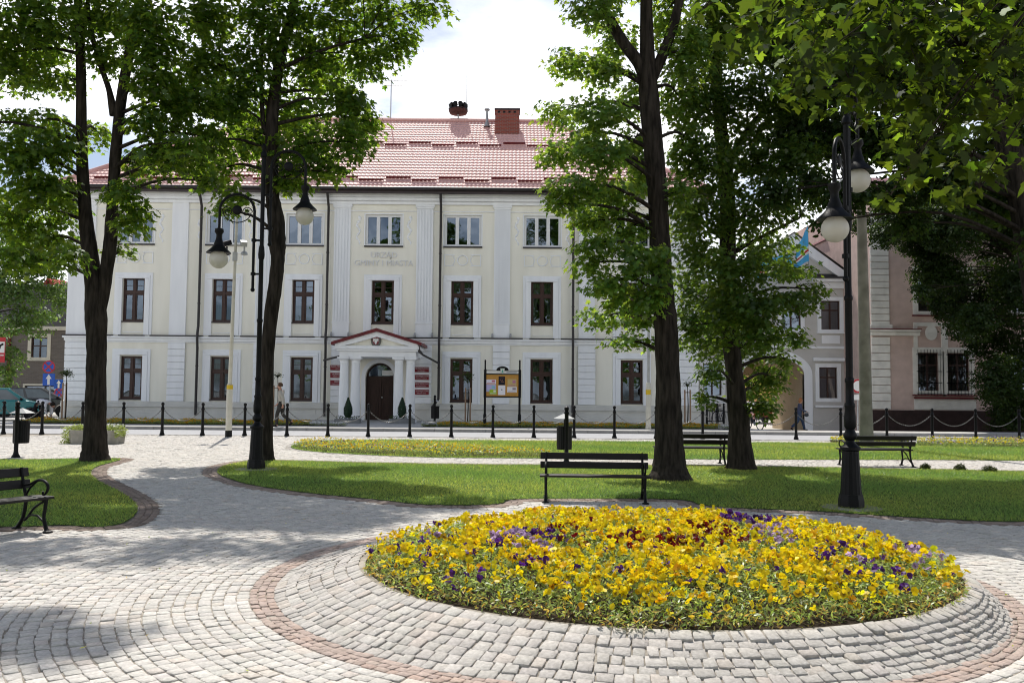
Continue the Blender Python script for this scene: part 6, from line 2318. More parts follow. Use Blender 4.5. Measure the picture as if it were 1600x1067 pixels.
D = 37.6
c = at(76, 573, D)
ts = thing('traffic_sign', 'round red and blue sign above a square blue arrow sign', 'road sign', (at(78, 650, D).x, D, .12))
MB().tube([(at(78, 650, D).x, D + .06, .12), (at(76.5, 560, D).x, D + .06, at(76, 563, D).z)], .03, 8).build('sign_pole', M['galv'], ts)
no_stop(ts, c, .275)
arrow_sign(ts, at(76, 593, D), .53)
D = 47.0
c = at(92, 613, D)
ts2 = thing('traffic_sign', 'smaller more distant blue arrow sign over a round sign, turned mostly away', 'road sign', (c.x, D, .1))
MB().tube([(c.x, D + .06, .1), (c.x, D + .06, at(92, 597, D).z)], .03, 8).build('sign_pole', M['galv'], ts2)
no_stop(ts2, c, .24)
arrow_sign(ts2, at(91.5, 600, D), .5)
ts2.rotation_euler = (0, 0, R(58))
D = 33.0
c = at(2, 547, D)
bn_ = thing('banner', 'red banner with a dark emblem and white stripes, cut by the left edge', 'banner', (at(-12, 660, D).x, D, .1))
MB().tube([(at(-13, 690, 30).x * 33 / 30, D, .0), (at(-14, 500, D).x, D, at(-10, 520, D).z)], .04, 8).build('banner_pole', M['galv'], bn_)
x0, x1 = at(-12, 547, D).x, at(8.5, 547, D).x
z0, z1 = at(2, 566, D).z, at(2, 527, D).z
cl = MB().box(x0, x1, D - .03, D - .01, z0, z1).build('cloth', M['signred'], bn_)
h = z1 - z0
MB().box(x0, x1 - .04, D - .036, D - .031, z0 + h * .26, z0 + h * .30).build('stripe', M['white'], cl)
MB().box(x0, x1 - .02, D - .036, D - .031, z0 + h * .38, z0 + h * .82).build('white_field', M['white'], cl)
mb = MB().lathe([(.001, 0), (.12, 0), (.12, .004), (.001, .004)], ((x1 - .28), D - .042, z0 + h * .6), 14, axis='Y')
mb.cbox((x1 - .16, D - .04, z0 + h * .68), (.22, .004, .07), Matrix.Rotation(R(-30), 3, 'Y'))
mb.build('emblem', M['iron'], cl)
D = 41.0
c = at(1341, 603, 36.0)
ts3 = thing('traffic_sign', 'round red rimmed white no entry for vehicles sign half behind the concrete pole', 'road sign', (c.x, 36.0, -.0))
MB().tube([(c.x - .02, 36.06, .0), (c.x, 36.06, c.z + .3)], .03, 8).build('sign_pole', M['galv'], ts3)
d_ = MB().lathe([(.001, 0), (.29, 0), (.29, .03), (.001, .03)], (c.x, 36.0, c.z), 28, axis='Y').build('round_sign', M['signred'], ts3)
MB().lathe([(.001, 0), (.215, 0), (.215, .004), (.001, .004)], (c.x, 35.995, c.z), 28, axis='Y').build('sign_field', M['white'], d_)
MB().box(c.x - .29, c.x + .29, 36.0, 36.02, c.z - .58, c.z - .36).build('supplementary_plate', M['white'], ts3)

# ------------------------------------------------------------------ noticeboard
D = 36.3
nbx = lambda px, py=600: at(px, py, D).x
nbz = lambda py: at(785, py, D).z
nboard = thing('noticeboard', 'black framed cork noticeboard with an arched top in front of the town hall wall', 'noticeboard', (nbx(785), D, .12))
x0, x1 = nbx(758), nbx(812)
for x in (x0, x1):
    MB().lathe([(.07, 0), (.07, .5), (.05, .55), (.045, nbz(622) - .12), (.06, nbz(621) - .12), (.06, nbz(578) - .12), (.035, nbz(577) - .12), (.035, nbz(563) - .12), (.01, nbz(562) - .12)], (x, D, .12), 10).build('post', M['iron'], nboard, smooth=40)
MB().box(x0 + .05, x1 - .05, D - .02, D + .04, nbz(619.5), nbz(585)).build('cork_panel', pmat('cork', (.50, .27, .07), (.43, .23, .06), 30, .9, .1), nboard)
mb = MB()
mb.box(x0, x1, D - .06, D + .06, nbz(621), nbz(619))
mb.box(x0, x1, D - .06, D + .06, nbz(585.2), nbz(583.8))
mb.box(x0, x1, D - .05, D + .05, nbz(579.3), nbz(578.4))
xm = (x0 + x1) / 2
ar = [(xm + .26 * math.cos(PI * k / 12), nbz(578.6) + .17 * math.sin(PI * k / 12)) for k in range(13)]
mb.prism([(xm + .40, nbz(578.6))] + ar + [(xm - .40, nbz(578.6))], D - .05, D + .05)
mb.build('frame', M['iron'], nboard)
MB().box(x0 + .03, x1 - .03, D - .02, D + .02, nbz(583.7), nbz(579.4)).build('header_strip', M['white'], nboard)
crest2 = MB().prism([(xm - .07, nbz(583)), (xm + .07, nbz(583)), (xm + .09, nbz(575.5)), (xm - .09, nbz(575.5))], D - .062, D - .052).build('crest', pmat('pale_crest', (.6, .65, .6)), nboard)
MB().prism([(xm - .03, nbz(582)), (xm + .03, nbz(582)), (xm, nbz(576.5))], D - .07, D - .064).build('crest_figure', pmat('green_crest', (.1, .4, .3)), crest2)
mb = MB()
for k in range(14):
    a = xm + .17 + k * .033
    mb.box(a, a + .022, D - .026, D - .022, nbz(582.2), nbz(580.8))
mb.build('header_lettering', pmat('dark_lettering', (.1, .12, .2)), nboard)
POST = [(760, 775, 593, 600, (.72, .70, .80), 'white and pink notice, upper left on the noticeboard', (.5, .12, .2)), (760, 775, 601, 612, (.45, .42, .66), 'lilac poster, left on the noticeboard below the white and pink notice', (.25, .5, .6)), (765, 776, 608.5, 616, (.32, .50, .04), 'yellow green leaflet, lower left on the noticeboard', (.75, .75, .7)),
        (779, 789, 588, 601.5, (.012, .012, .02), 'black poster, top middle on the noticeboard', (.25, .12, .08)), (778.5, 789.5, 602, 617, (.78, .76, .82), 'plain white sheet below the black poster', (.1, .1, .15)), (793, 807, 592, 604, (.52, .40, .17), 'yellowish patterned poster, upper right on the noticeboard', (.45, .2, .3)), (792.5, 807.5, 604.3, 613, (.75, .73, .76), 'white notice below the yellowish poster', (.3, .25, .3))]
for i, (a, b, t, u, colr, lab, c2) in enumerate(POST):
    yy = D - .026 - .004 * (i == 2) * 2
    A, B, T, U = nbx(a), nbx(b), nbz(t), nbz(u)
    po = MB().box(A, B, yy, yy + .003, U, T).build('poster', pmat('poster_paper', colr, tuple(v * .92 for v in colr), 20), loc=(A, yy, U))
    tag(po, lab, 'poster', 'posters on the noticeboard')
    mb = MB()
    w, h = B - A, T - U
    if i == 3:
        for k, (u_, v_) in enumerate(((.3, .6), (.6, .55), (.45, .4), (.7, .35))):
            mb.box(A + w * (u_ - .1), A + w * (u_ + .1), yy - .003, yy - .001, U + h * (v_ - .05), U + h * (v_ + .05))
        mb.box(A + w * .2, A + w * .8, yy - .003, yy - .001, U + h * .84, U + h * .88)
    elif i == 4:
        mb.box(A + w * .4, A + w * .6, yy - .003, yy - .001, U + h * .5, U + h * .6)
    else:
        mb.box(A + w * .55, A + w * .9, yy - .003, yy - .001, U + h * .45, U + h * .85)
        mb.box(A + w * .08, A + w * .9, yy - .003, yy - .001, U + h * .1, U + h * .22)
    ob = mb.build('print', pmat('poster_print', c2), po)
    ob.data.transform(Matrix.Translation(-Vector((0, 0, 0))))

# ------------------------------------------------------------------ planters
p = gnd(152, 692.5)
pl = thing('stone_planter', 'long octagonal concrete tub with trailing greenery, behind the left maple trunk', 'planter', p)
s = p.y / F
hw, dp, h = 38 * s, .42, 21 * s
foot = [(-hw + .14, -dp), (hw - .14, -dp), (hw, -dp + .16), (hw, dp - .16), (hw - .14, dp), (-hw + .14, dp), (-hw, dp - .16), (-hw, -dp + .16)]
inn = [(a * .88, b * .8) for a, b in foot]
mb = MB()
n = 8
vs = [(p.x + a * .96, p.y + b * .94, .0) for a, b in foot] + [(p.x + a, p.y + b, h) for a, b in foot] + [(p.x + a, p.y + b, h) for a, b in inn] + [(p.x + a, p.y + b, h - .1) for a, b in inn]
fs = []
for r_ in range(3):
    for k in range(n):
        fs.append((r_ * n + k, r_ * n + (k + 1) % n, (r_ + 1) * n + (k + 1) % n, (r_ + 1) * n + k))
fs.append(tuple(range(3 * n, 4 * n)))
mb.add(vs, fs)
mb.build('tub', M['concrete'], pl, bevel=.012)
m = 2600
q = np.stack([rng.uniform(-hw * .95, hw * .95, m), rng.uniform(-dp * .8, dp * .8, m), rng.random(m) ** .8 * .2 + h - .06], 1)
m2 = 900
q2 = np.stack([-hw - rng.uniform(-.05, .16, m2), rng.uniform(-dp, dp * .5, m2), rng.random(m2) ** 1.2 * (h + .1)], 1)
m3 = 350
q3 = np.stack([hw - rng.uniform(-.06, .06, m3), rng.uniform(-dp, dp * .5, m3), h - rng.random(m3) * .18], 1)
q = np.concatenate([q, q2, q3]) + np.array([p.x, p.y, 0])
m = len(q)
X, Y, Z = frames(np.stack([rng.normal(0, .6, m), rng.normal(-.3, .6, m), np.full(m, .7)], 1), rng.uniform(0, 6, m))
k = rng.normal(1, .22, m)
V, c, l, C = scatter(LANCE, q, X, Y, Z, rng.uniform(.05, .09, m), np.stack([k * 1.05, k, k * .9], 1).clip(.3, 2))
np_mesh('greenery', V, c, l, M['bedleaf'], C, pl)
kk = 60
pos = np.stack([p.x + rng.uniform(-.1, hw * .9, kk), p.y + rng.uniform(-dp * .7, dp * .7, kk), h + rng.uniform(.08, .18, kk)], 1)
V, c, l, C = pansy_geo(pos, np.stack([rng.normal(0, .5, kk), rng.normal(-.4, .5, kk), np.full(kk, .8)], 1), np.full(kk, .04), np.full((kk, 3), .8), np.full(kk, .1))
np_mesh('white_blossoms', V, c, l, M['petal'], C, pl)
for px, lab in ((543.5, 'left'), (628, 'right')):
    D = 39.0
    x = at(px, 660, D).x
    t = thing('planter_box', 'low grey planter box with a small clipped conifer, %s of the arched door' % lab, 'planter', (x, D, .12))
    w = 19.5 * D / F
    z1 = at(px, 654, D).z
    MB().box(x - w, x + w, D - .28, D + .28, .10, z1).build('box', pmat('grey_box', (.24, .245, .25), (.2, .205, .21), 4, .7, .3), t, bevel=.015)
    zt_ = at(px, 624, D).z
    m = 4200
    hh = rng.random(m)
    rr = .21 * np.minimum(1, (1 - hh) * 1.9) ** .7 * np.minimum(1, .55 + hh * 2.5) * (.75 + .25 * rng.random(m))
    an_ = rng.uniform(0, 2 * PI, m)
    q = np.stack([x + rr * np.cos(an_), D + rr * np.sin(an_), z1 + .03 + hh * (zt_ - z1)], 1)
    X, Y, Z = frames(np.stack([np.cos(an_), np.sin(an_), rng.normal(.3, .4, m)], 1), rng.normal(0, .5, m))
    k = rng.normal(1, .25, m)
    V, c, l, C = scatter(LANCE, q, X, Y, Z, rng.uniform(.05, .09, m), np.stack([k, k, k], 1).clip(.3, 2))
    np_mesh('conifer', V, c, l, M['conifer'], C, t)
    m = 320
    q = np.stack([x + rng.uniform(-w, w, m) * .95, D + rng.uniform(-.3, .2, m), z1 + rng.random(m) * .13], 1)
    X, Y, Z = frames(np.stack([rng.normal(0, .6, m), rng.normal(-.3, .6, m), np.full(m, .7)], 1), rng.uniform(0, 6, m))
    k = rng.normal(1, .2, m)
    V, c, l, C = scatter(LANCE, q, X, Y, Z, rng.uniform(.05, .09, m), np.stack([k, k, k], 1).clip(.3, 2))
    np_mesh('trailing_leaves', V, c, l, M['leaf_lime'], C, t)

# ------------------------------------------------------------------ bicycles
M['bike'] = pmat('dark_bicycle_paint', (.03, .035, .05), (.02, .025, .035), 5, .4, .5)
M['rubber'] = pmat('tyre_rubber', (.015, .015, .016), (.01, .01, .011), 8, .85, .2)


def make_bike(label, loc, rz):
    root = thing('bicycle', label, 'bicycle', group='parked bicycles')
    for x in (-.52, .52):
        ring = lambda r: [(x + r * math.cos(2 * PI * k / 28), 0, .34 + r * math.sin(2 * PI * k / 28)) for k in range(29)]
        w = MB().tube(ring(.33), .02, 6).build('wheel', M['rubber'], root)
        mb = MB().tube(ring(.305), .012, 5)
        for k in range(14):
            a = 2 * PI * k / 14
            mb.tube([(x, 0, .34), (x + .3 * math.cos(a), 0, .34 + .3 * math.sin(a))], .003, 3)
        mb.build('rim', M['galv'], w)
    mb = MB()
    hd, bb, st = (.36, 0, .82), (-.06, 0, .30), (-.2, 0, .78)
    mb.tube([bb, hd], .018, 6).tube([bb, st], .016, 6).tube([st, hd], .016, 6).tube([bb, (-.52, 0, .34)], .012, 6).tube([(-.52, 0, .34), st], .012, 6).tube([(.52, 0, .34), (.42, 0, .6), (.33, 0, .98)], .014, 6)
    mb.build('frame', M['bike'], root)
    MB().tube([(.33, 0, .98), (.32, 0, 1.06)], .012, 6).tube([(.2, -.28, 1.08), (.33, -.16, 1.1), (.34, .16, 1.1), (.2, .28, 1.08)], .012, 6).build('handlebar', M['galv'], root)
    MB().tube([st, (-.23, 0, .92)], .012, 6).cbox((-.24, 0, .94), (.26, .14, .05)).build('saddle', M['rubber'], root)
    MB().box(-.75, -.25, -.06, .06, .72, .74).build('carrier', M['bike'], root)
    MB().lathe([(.09, -.01), (.09, .01)], (bb[0], 0, bb[2]), 14, axis='Y').build('chainring', M['galv'], root)
    root.location, root.rotation_euler = loc, (0, 0, rz)
    return root


D = 38.6
zz = lambda px, d: float(sidewalk_z(at(px, 660, d).x, d))
bk = make_bike('dark bicycle leaning in the rack between the two dark trunks', (at(1126, 660, D).x, D, zz(1126, D)), R(50))
bk2 = copies(bk, (at(1178, 665, 40).x, 40, zz(1178, 40)), R(105), 'bicycle parked by the left pier of the arch, right of the second dark trunk')
rk = thing('bicycle_rack', 'low black tubular bicycle rack in front of the wall between the two dark trunks', 'bicycle rack', (at(1117, 660, D).x, D - .3, zz(1117, D)))
mb = MB()
z = zz(1117, D)
for px in (1104.5, 1120.5, 1131):
    x = at(px, 650, D - .3).x
    mb.lathe([(.045, -.1), (.045, .92), (.03, .96), (.055, 1.0), (.01, 1.05)], (x, D - .3, z), 8)
a, b = at(1104.5, 650, D - .3).x, at(1131, 650, D - .3).x
mb.tube([(a, D - .3, z + .72), (b, D - .3, z + .72)], .03, 6)
mb.tube([(a, D - .3, z + .25), (b, D - .3, z + .25)], .025, 6)
for k in range(1, 6):
    x = a + (b - a) * k / 6
    mb.tube([(x, D - .3, z + .25), (x, D - .3, z + .72)], .014, 5)
mb.build('rack', M['iron'], rk, smooth=40)


# ------------------------------------------------------------------ cars
def make_car(name, label, paint, L, W, H, prof, cab, wheels, wr, loc, rz, group=None):
    """prof: lower body side outline (x,z); cab: (x rear base, x rear top, x front top, x front base, belt z)"""
    root = thing(name, label, 'car', group=group)
    xr0, xr1, xf1, xf0, zb = cab
    # lower body with wheel arches cut as notches in the outline
    out = [q for q in prof]
    bot = []
    for wx_ in sorted(wheels):
        for k in range(9):
            a = PI - PI * k / 8
            bot.append((wx_ + (wr + .06) * math.cos(a), max(.2, wr + (wr + .06) * math.sin(a))))
    outline = bot + out
    mb = MB().prism(outline, -W / 2, W / 2)
    body = mb.build('body', paint, root, bevel=.05)
    tw = .80
    hb, ht = W / 2 - .04, W / 2 * tw
    V8 = lambda h0, h1: [(xr0, -h0, zb), (xf0, -h0, zb), (xf1, -h1, H), (xr1, -h1, H), (xr0, h0, zb), (xf0, h0, zb), (xf1, h1, H), (xr1, h1, H)]
    mb = MB().add(V8(hb, ht), [(0, 1, 2, 3), (7, 6, 5, 4), (1, 5, 6, 2), (4, 0, 3, 7), (3, 2, 6, 7)])
    mb.build('cabin', paint, root, bevel=.035)
    A = [Vector(v) for v in V8(hb, ht)]

    def pane(nm, a, b, c, d, u0, u1, v0, v1):
        n = (b - a).cross(d - a).normalized() * .006
        f = lambda u, v: (a * (1 - u) + b * u) * (1 - v) + (d * (1 - u) + c * u) * v
        q = [f(u0, v0) + n, f(u1, v0) + n, f(u1, v1) + n, f(u0, v1) + n]
        MB().quad(*q).build(nm, M['carglass'], root)
    for s in (0, 1):
        a, b, c, d = (A[0], A[1], A[2], A[3]) if s == 0 else (A[5], A[4], A[7], A[6])
        pane('side_window', a, b, c, d, .07, .47, .06, .86) if s == 0 else pane('side_window', a, b, c, d, .53, .93, .06, .86)
        pane('side_window', a, b, c, d, .52, .90, .06, .86) if s == 0 else pane('side_window', a, b, c, d, .10, .48, .06, .86)
    pane('windscreen', A[1], A[5], A[6], A[2], .07, .93, .06, .92)
    pane('rear_window', A[4], A[0], A[3], A[7], .09, .91, .1, .88)
    for wx_ in wheels:
        for s in (-1, 1):
            y = s * (W / 2 - .10)
            t = MB().lathe([(wr * .6, -.09), (wr * .95, -.09), (wr, -.06), (wr, .06), (wr * .95, .09), (wr * .6, .09)], (wx_, y, wr), 24, axis='Y').build('tyre', M['rubber'], root, smooth=40)
            MB().lathe([(.03, -.0), (wr * .55, .0), (wr * .62, .01)], (wx_, y + s * .08, wr), 16, axis='Y').build('rim', M['galv'], t)
    for s in (-1, 1):
        MB().sphere((L / 2 - .06, s * (W / 2 - .22), zb - .22), .11, 12, 8, (.5, 1.2, 1)).build('headlight', M['white'], root, smooth=60)
        MB().box(-L / 2 - .012, -L / 2 + .06, s * (W / 2 - .2) - .1, s * (W / 2 - .2) + .1, zb - .3, zb - .08).build('tail_light', M['signred'], root, bevel=.01)
        MB().sphere((xf0 - .2, s * (W / 2 + .06), zb + .06), .08, 10, 8, (.8, 1, .8)).build('wing_mirror', M['rubber'], root)
        MB().box(-.02, .12, s * (W / 2 + .004) - .006, s * (W / 2 + .004) + .006, zb - .1, zb - .06).build('door_handle', M['rubber'], root)
        mb = MB().box(-L / 2 + .3, L / 2 - .3, s * W / 2 - .012, s * W / 2 + .012, .24, .30)
        mb.box(xf0 - .42, xf0 - .405, s * W / 2 - .006, s * W / 2 + .003, .32, zb)
        mb.box(-.22, -.205, s * W / 2 - .006, s * W / 2 + .003, .32, zb)
        mb.build('side_trim', M['rubber'], root)
    for x in (-L / 2 - .03, L / 2 - .07):
        MB().box(x, x + .1, -W / 2 + .03, W / 2 - .03, .28, .46).build('bumper', M['rubber'], root, bevel=.03)
    root.location, root.rotation_euler = loc, (0, 0, rz)
    return root


M['carglass'] = pmat('car_window_glass', (.10, .13, .14), (.07, .09, .10), 2, .08, .7)
teal = pmat('teal_car_paint', (.02, .20, .21), (.02, .19, .2), 2, .25, .6)
L = 3.3
prof = [(L / 2, .25), (L / 2 + .02, .5), (L / 2 - .06, .68), (1.15, .84), (.9, .90), (-1.55, .92), (-L / 2, .8), (-L / 2, .25)]
fx = at(52.5, 645, 38.4).x
make_car('parked_car', 'small teal car cut by the left edge, facing right', teal, L, 1.5, 1.44, prof, (-1.5, -1.25, .18, .92, .90), (-1.05, 1.1), .27, (fx - L / 2 * math.cos(R(26)) - .1, 38.4 + .4 - L / 2 * math.sin(R(26)) + .75, .12), R(26))
dk = pmat('dark_grey_car_paint', (.06, .062, .062), (.05, .052, .052), 2, .25, .6)
L = 4.1
prof = [(L / 2, .28), (L / 2 + .02, .55), (L / 2 - .1, .74), (1.2, .88), (.95, .92), (-1.9, .95), (-L / 2, .85), (-L / 2, .28)]
rx = at(105, 640, 43.5).x
make_car('parked_car', 'dark grey hatchback behind the teal car, its sloping end by the town hall corner', dk, L, 1.68, 1.46, prof, (-1.85, -1.2, .35, 1.3, .92), (-1.25, 1.3), .3, (rx - L / 2 * math.cos(R(24)), 43.5 + 1.2 - L / 2 * math.sin(R(24)), .12), R(24))
red = pmat('dark_red_car_paint', (.22, .012, .015), (.2, .01, .013), 2, .25, .6)
make_car('parked_car', 'dark red car seen through the gate house arch', red, L, 1.68, 1.5, prof, (-2.0, -1.85, .35, 1.3, .95), (-1.25, 1.3), .3, (at(1180, 655, 60).x + .2, 60, -.42), R(90))


# ------------------------------------------------------------------ people
def skin(name, P, E, mat, parent, sub=1):
    """P: {name:(x,y,z,rx,ry)}, E: list of chains; first point is the root; one continuous surface"""
    names = list(P)
    idx = {k: i for i, k in enumerate(names)}
    edges = []
    for ch in E:
        for a, b in zip(ch[:-1], ch[1:]):
            edges.append((idx[a], idx[b]))
    me = bpy.data.meshes.new(name)
    me.from_pydata([P[k][:3] for k in names], edges, [])
    o = bpy.data.objects.new(name, me)
    COL.objects.link(o)
    sk = o.modifiers.new('skin', 'SKIN')
    sk.use_smooth_shade = True
    for i, k in enumerate(names):
        d = me.skin_vertices[0].data[i]
        q = P[k]
        d.radius = (q[3], q[4] if len(q) > 4 else q[3])
        d.use_root = (i == 0)
    ss = o.modifiers.new('sub', 'SUBSURF')
    ss.levels = ss.render_levels = sub
    bpy.context.view_layer.update()
    m2 = bpy.data.meshes.new_from_object(o.evaluated_get(bpy.context.evaluated_depsgraph_get()))
    o.modifiers.clear()
    o.data = m2
    m2.materials.clear()
    m2.materials.append(mat)
    m2.polygons.foreach_set('use_smooth', [True] * len(m2.polygons))
    o.parent = parent
    return o


M['skin'] = pmat('skin', (.48, .27, .19), (.43, .23, .16), 10, .6, .3)


def hand_chain(P, E, wrist, pre, d, down, side):
    """palm and five bent fingers hanging from the wrist"""
    w = Vector(P[wrist][:3])
    d, side = Vector(d).normalized(), Vector(side).normalized()
    fwd = Vector(down).normalized()
    pm = w + d * .06
    P[pre + 'palm'] = (*pm, .028, .022)
    E.append([wrist, pre + 'palm'])
    for i, (ln, of) in enumerate(((.075, -.03), (.085, -.01), (.08, .01), (.062, .03))):
        k1 = pm + d * .035 + side * of
        k2 = k1 + d * ln * .5 + fwd * .008
        k3 = k2 + d * ln * .4 + fwd * .022
        for j, k in enumerate((k1, k2, k3)):
            P[f'{pre}f{i}{j}'] = (*k, .0095 - .001 * j)
        E.append([pre + 'palm', f'{pre}f{i}0', f'{pre}f{i}1', f'{pre}f{i}2'])
    t1 = pm - side * .035 + fwd * .015
    t2 = t1 + d * .04 - side * .008 + fwd * .015
    P[pre + 't0'] = (*t1, .011)
    P[pre + 't1'] = (*t2, .009)
    E.append([pre + 'palm', pre + 't0', pre + 't1'])


def head_parts(root, c, fw, hairmat, long_hair):
    """hair shell, eyes and mouth for a head centred at c looking along fw"""
    c, fw = Vector(c), Vector(fw).normalized()
    up = Vector((0, 0, 1))
    mb = MB()
    hc = c + up * .028 - fw * .022
    mb.sphere(hc, .112, 18, 12, (1.0, .86, 1.02))
    keep = []
    cut = []
    for f in mb.Fc:
        m = sum((Vector(mb.V[i]) for i in f), Vector()) / len(f)
        rel = m - c
        if rel.dot(fw) > .035 and rel.z < .075:
            continue
        if rel.z < -.03 and not long_hair:
            continue
        keep.append(f)
    mb.Fc = keep
    mb.build('hair', hairmat, root, smooth=80)
    if long_hair:
        MB().sphere(c - fw * .075 - up * .05, .085, 14, 10, (.8, 1.0, 1.25)).build('hair', hairmat, root, smooth=80)
    sd_ = fw.cross(up)
    mb = MB()
    for s in (-1, 1):
        mb.sphere(c + fw * .088 + sd_ * .032 * s + up * .012, .011, 8, 6)
    mb.build('eyes', M['iron'], root)
    MB().cbox(c + fw * .094 - up * .052, (.012, .04, .01)).build('mouth', pmat('lips', (.35, .12, .1)), root)


def make_person(label, loc, rz, H, pose, mats, hairmat, long_hair=False, shoes=None, bag=None):
    """pose gives joint positions for a 1.75 m figure that faces +x"""
    root = thing('person', label, 'person')
    P, E = {}, []
    J = pose
    P['pelvis'] = (*J['pelvis'], .085, .065)
    P['belly'] = (*J['belly'], .085, .065)
    P['chest'] = (*J['chest'], .13, .09)
    P['neck0'] = (*J['neck0'], .075, .065)
    P['neck'] = (*J['neck'], .052, .052)
    P['jaw'] = (*J['jaw'], .062, .07)
    P['head'] = (*J['head'], .078, .092)
    P['crown'] = (*J['crown'], .062, .07)
    E.append(['pelvis', 'belly', 'chest', 'neck0', 'neck', 'jaw', 'head', 'crown'])
    fw = Vector(J['face'])
    P['nose'] = (*(Vector(J['head']) + fw * .105 + Vector((0, 0, -.015))), .013)
    E.append(['head', 'nose'])
    for s in 'lr':
        sg = 1 if s == 'l' else -1
        for nm, r_ in (('sho', .055), ('elb', .042), ('wri', .028)):
            P[s + nm] = (*J[s + nm], r_)
        E.append(['chest', s + 'sho', s + 'elb', s + 'wri'])
        d = Vector(J[s + 'wri']) - Vector(J[s + 'elb'])
        hand_chain(P, E, s + 'wri', s, d, fw, Vector((.95, .3 * sg, 0)))
        for nm, r_ in (('hip', .058), ('kne', .046), ('ank', .040), ('hee', .038), ('toe', .030)):
            P[s + nm] = (*J[s + nm], r_)
        E.append(['pelvis', s + 'hip', s + 'kne', s + 'ank', s + 'hee', s + 'toe'])
    skin('body', P, E, M['skin'], root, 1)
    g = lambda k, ex: (*J[k], ex[0], ex[1] if len(ex) > 1 else ex[0])
    PT = {'pelvis': g('pelvis', (.165, .135)), 'waist': (*(Vector(J['pelvis']) * -.1 + Vector(J['belly']) * 1.1), .135, .105)}
    ET = [['pelvis', 'waist']]
    for s in 'lr':
        PT[s + 'hip'] = g(s + 'hip', (.118,))
        PT[s + 'kne'] = g(s + 'kne', (.078,))
        PT[s + 'cuf'] = (*(Vector(J[s + 'ank']) * 1.08 - Vector(J[s + 'kne']) * .08), .066)
        ET.append(['pelvis', s + 'hip', s + 'kne', s + 'cuf'])
    skin('trousers', PT, ET, mats[1], root, 1)
    PJ = {'chest': g('chest', (.178, .132)), 'belly': g('belly', (.165, .138)), 'hip_line': g('pelvis', (.180, .150)), 'hem': (*(Vector(J['pelvis']) * 1.55 - Vector(J['belly']) * .55), .185, .155), 'neck0': g('neck0', (.09, .08))}
    EJ = [['chest', 'belly', 'hip_line', 'hem'], ['chest', 'neck0']]
    for s in 'lr':
        PJ[s + 'sho'] = g(s + 'sho', (.075,))
        PJ[s + 'elb'] = g(s + 'elb', (.060,))
        PJ[s + 'cuf'] = (*(Vector(J[s + 'wri']) * 1.08 - Vector(J[s + 'elb']) * .08), .046)
        EJ.append(['chest', s + 'sho', s + 'elb', s + 'cuf'])
    skin('jacket', PJ, EJ, mats[0], root, 1)
    for s in 'lr':
        PS = {'h': (*J[s + 'hee'], .048, .048), 'm': (*((Vector(J[s + 'hee']) + Vector(J[s + 'toe'])) / 2), .046), 't': (*J[s + 'toe'], .038)}
        skin('shoe', PS, [['h', 'm', 't']], shoes or M['rubber'], root, 1)
    head_parts(root, J['head'], fw, hairmat, long_hair)
    if bag:
        MB().sphere(bag, .12, 12, 8, (1, .6, .85)).build('handbag', M['bike'], root, smooth=80)
        MB().tube([Vector(bag) + Vector((-.08, 0, .08)), Vector(bag) + Vector((0, 0, .2)), Vector(bag) + Vector((.08, 0, .08))], .01, 5).build('bag_strap', M['bike'], root)
    k = H / 1.75
    root.scale = (k, k, k)
    root.location, root.rotation_euler = loc, (0, 0, rz)
    return root


WALK = dict(pelvis=(0, 0, .93), belly=(.01, 0, 1.08), chest=(.03, 0, 1.29), neck0=(.05, 0, 1.44), neck=(.07, 0, 1.50), jaw=(.105, 0, 1.555), head=(.10, 0, 1.625), crown=(.085, 0, 1.69), face=(1, 0, -.08),
            lsho=(.03, .19, 1.40), lelb=(-.10, .23, 1.14), lwri=(-.10, .22, .90), rsho=(.04, -.19, 1.40), relb=(.03, -.24, 1.13), rwri=(.20, -.22, .93),
            lhip=(0, .09, .88), lkne=(.16, .09, .50), lank=(.16, .09, .09), lhee=(.13, .09, .045), ltoe=(.36, .10, .035),
            rhip=(0, -.09, .88), rkne=(-.02, -.09, .47), rank=(-.36, -.09, .22), rhee=(-.42, -.09, .20), rtoe=(-.28, -.09, .04))
gj = pmat('light_grey_beige_jacket', (.42, .40, .35), (.36, .34, .30), 8, .9, .1)
gt = pmat('dark_olive_trousers', (.055, .052, .048), (.04, .038, .035), 8, .9, .1)
D = 34.75
brownhair = pmat('short_brown_hair', (.09, .05, .03), (.06, .035, .02), 20, .8, .2)
make_person('man in a light jacket and dark trousers walking left by the slim maple', (at(440, 640, D).x, D, .12), R(180), 1.76, WALK, (gj, gt), brownhair)
W2_ = dict(WALK)
W2_.update(lsho=(.03, .17, 1.38), rsho=(.03, -.17, 1.38), relb=(.04, -.22, 1.14), rwri=(.28, -.2, 1.03), lelb=(.03, .21, 1.13), lwri=(.2, .2, .98),
           lkne=(.2, .09, .50), lank=(.30, .09, .09), lhee=(.27, .09, .045), ltoe=(.48, .10, .05), rkne=(-.12, -.09, .48), rank=(-.45, -.09, .20), rhee=(-.50, -.09, .17), rtoe=(-.36, -.09, .04))
D = 41.2
zw = at(1250, 672.5, D).z
hw_ = (672 - 624) / F * D
make_person('woman with reddish hair, blue jacket and jeans walking right by the arch', (at(1249, 650, D).x, D, float(sidewalk_z(at(1249, 650, D).x, D))), R(0), 1.56, W2_, (pmat('grey_blue_jacket', (.075, .085, .14), (.06, .068, .115), 8, .9, .1), pmat('blue_jeans', (.05, .075, .13), (.038, .06, .11), 12, .9, .1)), pmat('reddish_hair', (.34, .15, .06), (.26, .11, .045), 20, .6, .3), True, None, (.30, -.24, .86))
